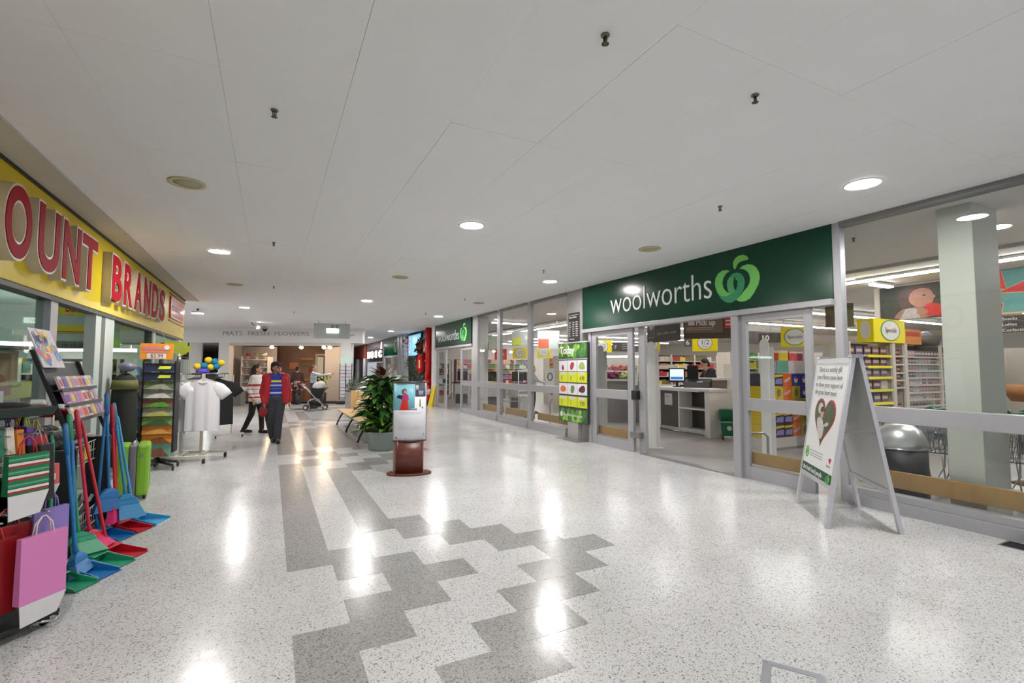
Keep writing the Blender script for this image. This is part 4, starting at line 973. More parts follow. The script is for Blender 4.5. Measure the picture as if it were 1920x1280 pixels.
part('foot', MB().box(-0.1, 0.1, -0.02, 0.14, 0, 0.02).box(-0.03, 0.03, 0.03, 0.07, 0.0, 0.14), BLACK, mo)
kb = thing('register', 'black cash register with keypad beside the checkout screen', 'register', (9.3, 8.55, 1.10), RAD(-60))
part('casing', MB().hexa([(-0.3, -0.1, 0), (0.3, -0.1, 0), (0.3, 0.25, 0), (-0.3, 0.25, 0)], [(-0.3, 0.0, 0.14), (0.3, 0.0, 0.14), (0.3, 0.25, 0.22), (-0.3, 0.25, 0.22)]), BLACK, kb, 0.006)
part('back_screen', MB().box(-0.28, -0.02, 0.22, 0.27, 0.2, 0.55), BLACK, kb, 0.006)
part('receipt', MB().box(0.0, 0.12, -0.02, 0.06, 0.13, 0.16), WHITE, kb)
c2 = thing('service_desk', 'second white desk with brown front behind the first, where the cashier stands', 'counter', (10.22, 8.0, 0), RAD(-45))
part('worktop', MB().box(-0.98, 0.12, -0.02, 0.4, 1.28, 1.34), WHITE, c2, 0.005)
part('front_panel', MB().box(-0.95, -0.36, 0, 0.04, 0, 1.28), mat((138, 126, 114), 0.5, 0, 0.1, 6), c2)
part('end_panel', MB().box(-0.34, -0.18, -0.01, 0.4, 0, 1.28), WHITE, c2)
part('side_panel', MB().box(-0.18, 0.10, 0.02, 0.06, 0, 1.28), mat((134, 120, 104), 0.5, 0, 0.1, 6), c2)
cd = thing('counter_card', 'blank white card standing on the second desk', 'card', (10.10, 8.20, 1.341), RAD(-50))
part('card', MB().box(-0.18, 0.18, 0, 0.012, 0, 0.34), mat((236, 232, 226), 0.5), cd)
part('strut', MB().hexa([(-0.06, 0.02, 0), (0.06, 0.02, 0), (0.06, 0.14, 0), (-0.06, 0.14, 0)], [(-0.02, 0.012, 0.3), (0.02, 0.012, 0.3), (0.02, 0.02, 0.3), (-0.02, 0.02, 0.3)]), WHITE, cd)
ws = thing('white_cabinet', 'white cabinet with high shelf left of the checkout screen', 'cabinet', (9.6, 10.15, 0), RAD(-50))
part('body', MB().box(-0.5, 0.5, 0, 0.4, 0, 1.1), WHITE, ws, 0.005)
part('shelf', MB().box(-0.7, 0.5, -0.02, 0.4, 1.58, 1.66), WHITE, ws, 0.004)
part('riser', MB().box(-0.7, -0.64, 0, 0.4, 1.1, 1.58).box(0.4, 0.5, 0.3, 0.4, 1.1, 1.58), WHITE, ws)
def gate(x, y, label, rz=0.0):
    t = thing('security_gate', label, 'security gate', (x, y, 0), rz, 'white security gate pillars')
    pts = [(-0.075, 0), (0.075, 0), (0.075, 2.02), (0.05, 2.08), (0.0, 2.10), (-0.05, 2.08), (-0.075, 2.02)]
    part('pillar', MB().pxz(pts, -0.03, 0.03), WHITE, t, 0.012)
    part('back_fin', MB().box(0.06, 0.15, -0.02, 0.02, 0.02, 1.95), mat((206, 206, 206), 0.4), t, 0.008)
    part('foot', MB().box(-0.12, 0.2, -0.05, 0.05, 0, 0.025), WHITE, t, 0.006)
    return t
gate(6.73, 7.33, 'white rounded security gate pillar standing in the open entrance', RAD(-30))
gate(6.73, 8.98, 'white security gate pillar behind the left glass door leaf', RAD(-30))
gate(7.9, 5.72, 'pale security gate pillar seen through the right glass door leaf', RAD(-50))
bt = thing('basket_trolley', 'small green plastic basket trolley by the end of the desk', 'basket trolley', (9.12, 7.50, 0), RAD(-50))
GP = mat((8, 104, 70), 0.4)
part('upper_basket', MB().hexa([(-0.17, -0.02, 0.42), (0.2, -0.02, 0.42), (0.2, 0.26, 0.42), (-0.17, 0.26, 0.42)], [(-0.2, -0.05, 0.66), (0.23, -0.05, 0.66), (0.23, 0.29, 0.66), (-0.2, 0.29, 0.66)]), GP, bt, 0.01)
part('lower_basket', MB().hexa([(-0.15, -0.2, 0.1), (0.13, -0.2, 0.1), (0.13, 0.02, 0.1), (-0.15, 0.02, 0.1)], [(-0.18, -0.24, 0.42), (0.16, -0.24, 0.42), (0.16, 0.04, 0.42), (-0.18, 0.04, 0.42)]), GP, bt, 0.01)
part('badge', MB().disc(0.0, 0.27, 0.05, 0.05, -0.232, -0.225), mat((200, 220, 206), 0.4), bt)
part('frame', MB().tube([(-0.2, -0.26, 0.40), (0.19, -0.26, 0.40), (0.19, -0.2, 0.06)], 0.012, 6).tube([(-0.2, -0.26, 0.40), (-0.2, 0.0, 0.42)], 0.012, 6).tube([(-0.16, 0.28, 0.4), (-0.16, 0.3, 1.1), (0.1, 0.3, 1.1), (0.1, 0.28, 0.4)], 0.011, 6), STEEL, bt)
for x, y in ((-0.13, -0.16), (0.11, -0.16), (-0.13, 0.2), (0.13, 0.2)): part('wheel', MB().tube([(x - 0.012, y, 0.045), (x + 0.012, y, 0.045)], 0.045, 10), BLACK, bt)
bb = thing('barrier_rail', 'low bent steel barrier rail beside the right door post', 'rail', (7.1, 5.3, 0), RAD(-30))
part('rail', MB().tube([(-0.3, 0, 0.52), (0.1, 0, 0.52), (0.16, 0, 0.46), (0.16, 0, 0.0)], 0.02, 8), STEEL, bb)
part('leg', MB().tube([(-0.28, 0, 0.52), (-0.28, 0, 0.0)], 0.02, 8), STEEL, bb)

# ------------------------------------------------------------------ farther shelving and checkouts
FARZ = (0.2, 0.48, 0.76, 1.04, 1.32, 1.58, 1.84)
gondola('shelf_unit', 'shelving with green and yellow price strips behind the cashier', 11.8, 14.2, 9.6, FARZ, seed=12, cols=[(120, 160, 60), (196, 190, 60), (90, 130, 60), (206, 206, 120), (150, 120, 140)], h=0.2)
gondola('shelf_unit', 'crowded shelving right of the cashier under the Pick up board', 14.5, 17.5, 8.6, FARZ, seed=13)
gondola('shelf_unit', 'shelving with white header behind the checkout screen', 11.2, 14.5, 12.4, FARZ, seed=14, cols=[(206, 196, 180), (222, 200, 80), (196, 120, 80), (120, 110, 70), (180, 60, 60)])
gondola('shelf_unit', 'long grocery shelving seen between door leaf and gate pillar', 9.8, 15, 15.6, FARZ, seed=15, h=0.2)
gondola('shelf_unit', 'far grocery shelving with yellow bottles right of the nearest half-price sign', 11.3, 16, 18.9, FARZ, seed=16, cols=[(222, 206, 60), (196, 120, 60), (110, 60, 60), (214, 206, 196), (96, 120, 60)], h=0.22)
gondola('shelf_unit', 'far grocery shelving behind the self-service checkouts', 8.6, 13, 23.6, FARZ, seed=17, h=0.22, cols=[(150, 130, 180), (206, 110, 140), (222, 190, 150), (190, 60, 52), (222, 222, 222), (120, 150, 100)])
gondola('shelf_unit', 'far left shelving seen through the smaller entrance', 7.0, 8.4, 23.9, FARZ, seed=18, h=0.22, cols=[(60, 60, 60), (200, 60, 50), (226, 220, 210), (90, 110, 80)])
struct('wall_right', MB().box(11, 22, 8.9, 8.95, 2.25, 2.6), mat((96, 88, 82), 0.5, 0, 0.1))
# produce case with lit canopy
pc = thing('produce_case', 'chilled produce case with lit white canopy seen through the left door leaf', 'display case', (9.1, 11.4, 0), RAD(-38))
part('body', MB().box(-0.9, 0.9, 0, 0.8, 0, 1.2), mat((150, 148, 150), 0.45), pc, 0.006)
part('ledge', MB().box(-0.95, 0.95, -0.08, 0.2, 1.2, 1.26), WHITE, pc)
part('back', MB().box(-0.9, 0.9, 0.75, 0.8, 1.2, 1.95), mat((206, 208, 206), 0.4), pc)
part('inner_shelf', MB().box(-0.9, 0.9, 0.44, 0.75, 1.47, 1.50), WHITE, pc)
part('canopy', MB().box(-0.95, 0.95, 0.1, 0.85, 1.95, 2.05), WHITE, pc)
part('canopy_lamp', MB().box(-0.9, 0.9, 0.1, 0.14, 1.90, 1.95), glow((255, 250, 244), 7.0), pc)
r2 = random.Random(5)
mb = MB(); mg = MB(); mw = MB()
for i in range(60): mb.ell((r2.uniform(-0.8, 0.1), r2.uniform(0.1, 0.6), 1.29 + r2.uniform(0, 0.16)), (0.05, 0.05, 0.045), 7, 5)
for i in range(40): mg.ell((r2.uniform(0.1, 0.85), r2.uniform(0.1, 0.6), 1.29 + r2.uniform(0, 0.14)), (0.05, 0.05, 0.045), 7, 5)
for i in range(26): mw.ell((r2.uniform(-0.3, 0.5), r2.uniform(0.48, 0.68), 1.545 + r2.uniform(0, 0.10)), (0.05, 0.05, 0.045), 7, 5)
part('purple_produce', mb, mat((150, 60, 104), 0.4, 0, 0.3), pc, kind='stuff')
part('green_produce', mg, mat((176, 196, 120), 0.4, 0, 0.3), pc, kind='stuff')
part('red_produce', mw, mat((196, 96, 96), 0.4, 0, 0.3), pc, kind='stuff')
mc = thing('meat_case', 'low pink-lit chilled case behind the Today poster stand', 'display case', (9.9, 13.2, 0), RAD(-35))
part('body', MB().box(-0.9, 0.7, 0, 0.8, 0, 1.0), mat((150, 148, 150), 0.45), mc, 0.006)
part('front_glass', MB().box(-0.9, 0.7, -0.02, -0.01, 1.0, 1.4), GLASS, mc)
part('goods', MB().box(-0.85, 0.65, 0.05, 0.75, 1.0, 1.22), mat((196, 110, 116), 0.5, 0, 0.5, 14), mc, kind='stuff')
# self-service checkouts: black machines in a row
def selfco(x, y, label, rz):
    t = thing('self_checkout', label, 'checkout', (x, y, 0), rz, 'self-service checkouts')
    part('cabinet', MB().box(-0.3, 0.3, 0, 0.5, 0, 0.95), mat((170, 170, 170), 0.45), t, 0.006)
    part('front_door', MB().box(-0.25, 0.25, -0.006, 0, 0.1, 0.5), mat((70, 68, 74), 0.5), t)
    part('scale_bed', MB().box(-0.4, 0.4, -0.05, 0.5, 0.95, 1.0), BLACK, t, 0.005)
    part('screen', MB().box(-0.22, 0.22, 0.2, 0.28, 1.08, 1.45), BLACK, t, 0.012)
    part('bag_arm', MB().tube([(0.35, 0.25, 1.0), (0.35, 0.25, 1.4), (0.55, 0.2, 1.4)], 0.015, 6), STEEL, t)
    return t
selfco(7.5, 16.9, 'self-service checkout with black screen, nearest the window posts', RAD(-30))
selfco(8.3, 16.2, 'self-service checkout with black screen, middle of the window group', RAD(-30))
selfco(9.1, 17.4, 'self-service checkout with black screen behind the customer in white', RAD(-30))
selfco(7.2, 19.2, 'self-service checkout farthest back, near the red sale sign', RAD(-30))
cr = thing('cage_rack', 'pale metal cage rack standing behind the middle window', 'rack', (7.75, 14.6, 0), RAD(-20))
part('frame', MB().tube([(-0.2, 0, 0), (-0.2, 0, 1.45), (0.25, 0, 1.45), (0.25, 0, 0)], 0.02, 6).tube([(-0.2, 0, 0.8), (0.25, 0, 0.8)], 0.015, 6), WHITE, cr)
part('bin', MB().box(-0.18, 0.23, -0.1, 0.25, 0.0, 0.62), mat((176, 176, 170), 0.5), cr)
part('bin_lid', MB().box(-0.2, 0.25, -0.12, 0.27, 0.62, 0.68), WHITE, cr)
cs = thing('card_stand', 'white card stand with a dark ring printed on it behind the glass', 'sign', (7.15, 11.9, 0.95), RAD(-30))
part('card', MB().box(-0.13, 0.13, 0, 0.012, 0, 0.62), WHITE, cs)
part('ring_print', MB().ring(0, 0.38, 0.08, 0.12, 0.03, -0.003, 0), mat((70, 90, 100), 0.5), cs)
part('pole', MB().tube([(0, 0.02, 0.1), (0, 0.02, -0.95)], 0.015, 6), STEEL, cs)
sh = thing('low_table', 'low display table with bread packets behind the window beside the Today stand', 'table', (7.75, 10.9, 0), RAD(-35))
part('table_top', MB().box(-0.5, 0.5, -0.25, 0.3, 0.62, 0.66), STEEL, sh)
for x, y in ((-0.45, -0.2), (0.45, -0.2), (-0.45, 0.25), (0.45, 0.25)): part('leg', MB().tube([(x, y, 0), (x, y, 0.62)], 0.015, 6), STEEL, sh)
part('packets', MB().box(-0.4, 0.0, -0.2, 0.2, 0.66, 0.8).box(0.05, 0.42, -0.2, 0.25, 0.66, 0.85), mat((206, 170, 150), 0.5, 0, 0.4, 12), sh, kind='stuff')
# ------------------------------------------------------------------ left: discount shop front (plane X = -2.05)
ls = struct('wall_left')
part('header', MB().box(-2.2, -2.06, -3, 14.95, 2.26, 2.315), mat((74, 74, 70), 0.5), ls)
part('soffit', MB().box(-2.3, -2.1, -3, 14.95, 2.9, 3.3), mat((120, 116, 100), 0.6), ls)
part('shadow_gap', MB().box(-2.06, -2.036, -3, 14.95, 3.285, 3.318), BLACK, ls)  # black strip standing in for the shadow line above the sign
def lpost(y0, y1, m, x0=-2.2, x1=-2.08): part('post', MB().box(x0, x1, y0, y1, 0, 2.28), m, ls, 0.004)
PALE = mat((186, 198, 192), 0.4, 0.1, 0.05)
lpost(6.66, 6.85, ALU); lpost(8.12, 8.35, PALE); lpost(8.52, 8.95, PALE); lpost(8.36, 8.50, mat((96, 100, 96), 0.5)); lpost(11.45, 11.58, mat((70, 80, 76), 0.4)); lpost(11.6, 11.8, PALE); lpost(14.55, 14.95, WHITE)
GL_G = glass('glass_green', (0.80, 0.88, 0.84), 1.0)
w6 = struct('window_6')
for y0, y1 in ((-3, 6.66), (8.95, 11.45), (11.8, 14.55)):
    part('pane', MB().box(-2.146, -2.138, y0, y1, 0.12, 2.26), GL_G, w6)
    part('sill', MB().box(-2.2, -2.08, y0, y1, 0, 0.12), ALU_D, w6)
fb = thing('discount_fascia', 'yellow shop fascia with raised red letters along the left wall', 'sign', (-2.05, 0, 0), FACE_E)
part('sign_board', MB().box(-3.0, 14.95, 0, 0.2, 2.31, 3.315), mat((212, 186, 14), 0.3, 0, 0.06, 1.2, spec=0.4), fb, 0.004)
LT = [('D', 2.62, 3.17), ('I', 3.25, 3.40), ('S', 3.50, 4.0), ('C', 4.08, 4.6), ('O', 5.23, 5.74), ('U', 5.85, 6.38), ('N', 6.44, 6.97), ('T', 7.00, 7.55), ('B', 8.16, 8.67), ('R', 8.75, 9.28), ('A', 9.36, 9.88), ('N', 9.99, 10.50), ('D', 10.60, 11.15), ('S', 11.25, 11.80)]
SIDE = mat((206, 196, 182), 0.5); LRED = mat((150, 14, 30), 0.65, 0, 0.05, 3, spec=0.08)
for ch, y0, y1 in LT:
    me = text_mesh(ch, 1.0, 0.05, off=0.055, res=8); xs = [v.co.x for v in me.vertices]; zs = [v.co.z for v in me.vertices]
    sx = (y1 - y0) / (max(xs) - min(xs)); sz = 0.66 / (max(zs) - min(zs))
    def place(o, y, g=0.0):
        o.scale = (sx, 1, sz); o.location = (y0 - min(xs) * sx, y, 2.455 - min(zs) * sz)
    a = text(ch, 1.0, SIDE, fb, 0, 0, 0, 0.05, name='letter', off=0.055, res=8); place(a, -0.05)
    b = text(ch, 1.0, LRED, a, 0, 0, 0, 0.004, name='letter_face', off=0.028, res=8); b.location = (0, -0.052, 0)
pl_ = part('red_panel', MB().box(12.9, 14.6, -0.03, 0, 2.68, 3.16), mat((196, 60, 66), 0.3, 0, 0.05, 2), fb)
part('panel_border', MB().box(12.9, 14.6, -0.036, -0.03, 3.13, 3.15).box(12.9, 14.6, -0.036, -0.03, 2.69, 2.71), WHITE, pl_)
text('BARGAINS DAILY', 0.16, WHITE, fb, 12.98, 2.86, -0.034, 0.002)
part('red_line', MB().box(12.85, 14.9, -0.02, 0, 3.2, 3.23).box(12.85, 14.9, -0.02, 0, 2.6, 2.63), mat((150, 60, 50), 0.4), fb)

# inside the shop
bd = thing('inner_sign', 'yellow inner signs with red discount lettering hung inside the left shop', 'sign', (-4.6, 10.0, 0))
part('upper_board', MB().box(1.35, 2.1, 0, 0.05, 2.40, 2.66), YEL, bd)
part('lower_board', MB().box(1.35, 2.1, 0, 0.05, 2.11, 2.23), YEL, bd)
part('pale_board', MB().box(1.3, 2.08, 0.02, 0.06, 2.23, 2.40).box(1.3, 2.08, 0.02, 0.06, 1.98, 2.11), mat((206, 222, 218), 0.4), bd)
text('DISCOUNT', 0.17, mat((206, 50, 30), 0.4), bd, 1.65, 2.45, -0.002, 0.001, off=0.006, sx=0.52)
part('red_line', MB().box(1.35, 2.1, -0.003, 0, 2.125, 2.135), RED, bd)
text('10-15-20-25', 0.08, mat((60, 64, 64), 0.5), bd, 1.62, 1.89, -0.002, 0.001)
part('grey_board', MB().box(1.3, 2.05, 0.0, 0.04, 1.86, 1.98), mat((140, 146, 140), 0.5), bd)
part('hanger', MB().tube([(1.4, 0.03, 2.66), (1.4, 0.03, 3.0)], 0.01, 5).tube([(2.0, 0.03, 2.66), (2.0, 0.03, 3.0)], 0.01, 5), STEEL, bd)
b2 = thing('inner_sign', 'lime and pink sign board seen inside behind the black thin post', 'sign', (-3.6, 12.0, 0))
part('board', MB().box(0, 1.4, 0, 0.05, 2.3, 2.55), LIME, b2)
part('pink_print', MB().box(0.1, 1.3, -0.004, 0, 2.38, 2.50), mat((206, 160, 150), 0.4), b2)
part('pale_board', MB().box(0, 1.4, 0.01, 0.05, 2.02, 2.3), mat((206, 224, 220), 0.4), b2)
part('hanger', MB().tube([(0.1, 0.03, 2.55), (0.1, 0.03, 3.0)], 0.01, 5).tube([(1.3, 0.03, 2.55), (1.3, 0.03, 3.0)], 0.01, 5), STEEL, b2)
def inner_lamp(label, x0, x1, y, z, s=10):
    t = thing('strip_light', label, 'strip light', (x0, y, z), 0)
    part('tube', MB().box(0, x1 - x0, 0, 0.08, 0, 0.07), glow((244, 255, 248), s), t)
    part('hanger', MB().tube([(0.1, 0.04, 0.07), (0.1, 0.04, 3.0 - z)], 0.012, 5).tube([(x1 - x0 - 0.1, 0.04, 0.07), (x1 - x0 - 0.1, 0.04, 3.0 - z)], 0.012, 5), STEEL, t)
inner_lamp('bright strip light inside the discount shop, seen through its doorway', -6.0, -3.0, 12.4, 1.98)
inner_lamp('bright strip light inside the discount shop behind the green bag', -4.6, -2.75, 13.6, 1.92)
inner_lamp('ceiling strip light deep inside the discount shop', -9.5, -4.5, 6.0, 2.85, 9)
inner_lamp('second ceiling strip light deep inside the discount shop', -9.5, -4.5, 9.2, 2.85, 9)
G2 = [(150, 160, 140), (196, 206, 196), (110, 130, 110), (214, 190, 180), (90, 96, 110), (200, 120, 120), (120, 90, 70)]
gondola('shelf_unit', 'pale shop shelving with small goods seen through the discount shop doorway', -6.0, -2.9, 12.9, (0.3, 0.7, 1.1, 1.45), seed=31, cols=G2, top=1.75, h=0.22)
gondola('shelf_unit', 'dim shop shelving behind the green-tinted glass at left edge', -7.5, -3.2, 8.0, (0.3, 0.7, 1.1, 1.45, 1.75), seed=32, cols=G2, top=2.0, h=0.22)
cbx = thing('storage_box', 'brown cardboard boxes stacked behind the tinted glass at left edge', 'box', (-2.75, 6.9, 0))
part('lower_box', MB().box(-0.3, 0.3, -0.25, 0.25, 0, 1.38), mat((96, 100, 92), 0.6), cbx)
part('upper_box', MB().box(-0.28, 0.28, -0.22, 0.22, 1.40, 1.74), mat((134, 104, 66), 0.7, 0, 0.15), cbx)
part('shelf_edge', MB().box(-0.4, 0.4, -0.3, 0.3, 1.75, 1.78), STEEL, cbx)
wb = thing('window_banner', 'yellow band with red brand lettering across the tinted window', 'banner', (-2.16, 4.2, 0), FACE_E)
part('band', MB().box(0, 2.35, 0, 0.006, 1.26, 1.42), mat((200, 190, 30), 0.4), wb)
text('DISCOUNT BRANDS', 0.13, mat((170, 40, 30), 0.4), wb, 0.25, 1.29, -0.002, 0.001)
part('red_card', MB().box(1.62, 1.9, -0.004, 0, 1.30, 1.39), RED, wb)
gbag = thing('hanging_bag', 'green paper bag hung inside the glass behind the orange sign', 'bag', (-2.3, 9.6, 2.0), FACE_E)
part('body', MB().hexa([(0, 0, -0.1), (0.7, 0, -0.1), (0.7, 0.1, -0.1), (0, 0.1, -0.1)], [(0.05, 0.03, 0.2), (0.75, 0.03, 0.2), (0.75, 0.07, 0.2), (0.05, 0.07, 0.2)]), mat((70, 170, 70), 0.5, 0, 0.3, 8), gbag)
part('top_fringe', MB().hexa([(0.05, 0.03, 0.2), (0.75, 0.03, 0.2), (0.75, 0.07, 0.2), (0.05, 0.07, 0.2)], [(0.15, 0.05, 0.3), (0.85, 0.05, 0.3), (0.85, 0.06, 0.3), (0.15, 0.06, 0.3)]), mat((150, 206, 170), 0.5), gbag)
part('cord', MB().tube([(0.4, 0.05, 0.3), (0.4, 0.05, 1.0)], 0.006, 5), WHITE, gbag)

# ------------------------------------------------------------------ gift bag rack at the lower left
RZ = math.atan2(0.8, 0.6)
BL = (-1.237, 3.894, 0)
gk = thing('gift_bag_rack', 'black wheeled metal rack holding gift bags at the left edge', 'rack', BL, RZ)
mb = MB()
for x in (-0.42, 0.10): mb.tube([(x, 0.28, 0.06), (x, 0.28, 1.25)], 0.014, 8)
for z in (0.66, 1.14, 1.24): mb.tube([(-0.42, 0.28, z), (0.10, 0.28, z)], 0.01, 6)
part('frame', mb, BLACK, gk)
for z, d in ((0.665, 0.0), (1.15, -0.02)):
    for x in (-0.3, -0.16, -0.02, 0.08): part('hook_arm', MB().tube([(x, 0.28, z), (x, d, z + 0.01)], 0.006, 5), CHROME, gk)
part('base', MB().box(-0.45, 0.13, -0.05, 0.5, 0.055, 0.085), BLACK, gk, 0.006)
part('toe_frame', MB().tube([(-0.02, -0.02, 0.06), (0.06, -0.10, 0.05), (0.12, -0.07, 0.05), (0.1, 0.0, 0.06)], 0.008, 6), CHROME, gk)
for x, y in ((-0.4, 0.0), (0.08, -0.0), (-0.4, 0.45), (0.08, 0.45)): part('wheel', MB().tube([(x - 0.012, y, 0.03), (x + 0.012, y, 0.03)], 0.03, 10), BLACK, gk)
def gift_bag(label, x, y, z, w, h, d, col, flap, cord, tilt=0.0, stripes=None, wmat=None):
    m = Matrix.Translation(BL) @ Matrix.Rotation(RZ, 4, 'Z') @ Vector((x, y, z)).to_4d()
    t = thing('gift_bag', label, 'gift bag', m.xyz, RZ + tilt, 'gift bags on the wheeled rack')
    body = MB().hexa([(-w / 2, -d / 2, 0), (w / 2, -d / 2, 0), (w / 2, d / 2, 0), (-w / 2, d / 2, 0)], [(-w / 2, -d * .35, h), (w / 2, -d * .35, h), (w / 2, d * .35, h), (-w / 2, d * .35, h)])
    p = part('body', body, wmat or mat(col, 0.35, 0, 0.05, 3), t, 0.002)
    if stripes:
        z0 = 0.0; i = 0
        while z0 < h - 0.006:
            c, s = stripes[i % len(stripes)]
            z1 = min(h - 0.002, z0 + s); y0 = -d * (0.5 - 0.15 * z0 / h) - 0.0008; y1 = -d * (0.5 - 0.15 * z1 / h) - 0.0008
            part('stripe', MB().hexa([(-w / 2, y0 - .0006, z0), (w / 2, y0 - .0006, z0), (w / 2, y0 + .001, z0), (-w / 2, y0 + .001, z0)], [(-w / 2, y1 - .0006, z1), (w / 2, y1 - .0006, z1), (w / 2, y1 + .001, z1), (-w / 2, y1 + .001, z1)]), mat(c, 0.4), p)
            z0 = z1; i += 1
    if flap:
        part('base_flap', MB().hexa([(-w * .46, -d / 2 - 0.004, -flap), (w * .30, -d / 2 - 0.004, -flap * 0.9), (w * .30, -d / 2, -flap * 0.9), (-w * .46, -d / 2, -flap)], [(-w / 2, -d / 2 - 0.004, 0), (w / 2, -d / 2 - 0.004, 0), (w / 2, -d / 2, 0), (-w / 2, -d / 2, 0)]), mat((206, 204, 206), 0.5), t)
    for s in (-1, 1):
        part('handle', MB().tube([(-w * .2, s * d * .3, h - 0.01), (-w * .16, s * d * .15, h + 0.06), (-0.01, 0, h + 0.10), (0.01, 0, h + 0.10), (w * .16, s * d * .15, h + 0.06), (w * .2, s * d * .3, h - 0.01)], 0.0035, 5), mat(cord, 0.6), t)
    return t
gift_bag('pink gift bag with white base flap at front of the rack', 0.015, -0.05, 0.195, 0.245, 0.375, 0.05, (206, 122, 178), 0.12, (226, 206, 200))
gift_bag('lavender gift bag behind the pink bag', 0.155, 0.10, 0.31, 0.20, 0.36, 0.05, (134, 118, 186), 0.10, (150, 130, 200))
gift_bag('dark red gift bag half hidden left of the pink bag', -0.19, 0.02, 0.16, 0.24, 0.42, 0.05, (130, 16, 20), 0.0, (200, 60, 60), 0.06)
gift_bag('red gift bag behind the dark red and pink bags', -0.06, 0.12, 0.2, 0.28, 0.42, 0.05, (150, 20, 26), 0.0, (206, 80, 80), -0.05)
ST = [((24, 104, 66), 0.012), ((150, 30, 44), 0.012), ((214, 210, 200), 0.014), ((28, 60, 66), 0.006), ((40, 130, 80), 0.012), ((90, 170, 140), 0.006), ((34, 110, 66), 0.010)]
gift_bag('striped green, red and white gift bag on the upper arm', -0.07, -0.02, 0.825, 0.205, 0.225, 0.05, (24, 104, 66), 0.14, (190, 40, 60), 0.0, ST)
gift_bag('black gift bag beside the striped bag', 0.07, 0.10, 0.74, 0.10, 0.34, 0.14, (26, 22, 26), 0.0, (150, 140, 146), 0.3)
gift_bag('bright red gift bag behind the black bag', 0.13, 0.22, 0.93, 0.12, 0.19, 0.06, (190, 30, 32), 0.0, (220, 180, 80))
gift_bag('coral gift bag with a price tag below the bright red bag', 0.19, 0.19, 0.80, 0.12, 0.13, 0.05, (206, 96, 92), 0.06, (220, 190, 180))
tag_ = part('price_tag', MB().box(-0.02, 0.03, -0.032, -0.03, 0.03, 0.07), WHITE, bpy.data.objects['gift_bag.007'])
BC = [((60, 40, 130), 'violet'), ((150, 40, 70), 'crimson'), ((196, 200, 30), 'lime'), ((30, 30, 40), 'black'), ((40, 120, 90), 'green'), ((214, 206, 190), 'cream'), ((206, 120, 40), 'orange'), ((90, 60, 140), 'purple')]
for i in range(8):
    c, nm = BC[i]
    gift_bag('thin %s gift bag hung edge-on under the dark tray' % nm, -0.33 + i * 0.052, 0.18, 1.02 + 0.01 * (i % 3), 0.04, 0.16, 0.16, c, 0.0, BC[(i + 3) % 8][0], 0.05)
tr = thing('display_tray', 'dark green tray with black cloth above the gift bags', 'tray', (Matrix.Translation(BL) @ Matrix.Rotation(RZ, 4, 'Z') @ Vector((-0.16, 0.24, 1.26)).to_4d()).xyz, RZ)
part('tray', MB().hexa([(-0.26, -0.2, 0), (0.26, -0.2, 0), (0.26, 0.2, 0), (-0.26, 0.2, 0)], [(-0.28, -0.22, 0.055), (0.28, -0.22, 0.055), (0.28, 0.22, 0.055), (-0.28, 0.22, 0.055)]), mat((28, 44, 40), 0.5), tr, 0.008)
part('cloth', MB().ell((0.1, -0.05, 0.055), (0.13, 0.10, 0.03), 14, 8), mat((20, 20, 22), 0.9, 0, 0.3, 20, 0.6), tr)
part('white_carton', MB().box(-0.02, 0.14, 0.02, 0.12, 0.055, 0.15).box(-0.20, -0.05, 0.04, 0.14, 0.055, 0.11), mat((170, 176, 176), 0.6), tr)

# ------------------------------------------------------------------ leaning card rack with balloon poster
ck = thing('card_rack', 'black leaning card rack with colourful balloon poster at its top', 'card rack', (-1.52, 5.28, 0), FACE_E)
# local x runs along the shop front, y into the shop; the face leans back
def lean(z): return (z - 1.1) * 0.36
def leaned(mb): mb.v = [(x, y + lean(z), z) for x, y, z in mb.v]; return mb
part('side_rail', leaned(MB().box(-0.02, 0.01, 0, 0.03, 0.86, 1.70)).box(-0.02, 0.01, -0.09, 0.1, 0.04, 0.87), BLACK, ck)
part('side_rail', leaned(MB().box(0.93, 0.96, 0, 0.03, 0.86, 1.62)).box(0.93, 0.96, -0.09, 0.1, 0.04, 0.87), BLACK, ck)
part('back_sheet', leaned(MB().box(0.01, 0.93, 0.03, 0.04, 1.08, 1.6)), mat((40, 44, 44), 0.5), ck)
part('base', MB().box(-0.05, 0.98, -0.12, 0.15, 0.0, 0.05), BLACK, ck)
po_ = part('poster', leaned(MB().box(0.0, 0.46, -0.012, -0.002, 1.555, 1.885)), mat((206, 198, 206), 0.4), ck)
rb = random.Random(8)
BALL = [(214, 60, 60), (232, 200, 60), (120, 100, 180), (70, 110, 190), (230, 150, 50), (206, 70, 130), (130, 180, 140), (190, 200, 90), (110, 170, 180)]
for k in range(40):
    x = rb.uniform(0.04, 0.42); z = rb.uniform(1.60, 1.845)
    part('balloon_print', leaned(MB().disc(x, z, 0.036, 0.036, -0.0125 - 0.00006 * k, -0.012, 14)), mat(BALL[k % 9], 0.4), po_)
for i, ch in enumerate('WOW'):
    me = text(ch, 0.095, mat((86, 66, 140), 0.4), po_, 0, 0, 0, 0.001)
    for v in me.data.vertices: v.co = (v.co.x + 0.03 + i * 0.085, -0.019 + lean(v.co.z + 1.765), v.co.z + 1.765)
    me.name = 'lettering'
rc_ = random.Random(4)
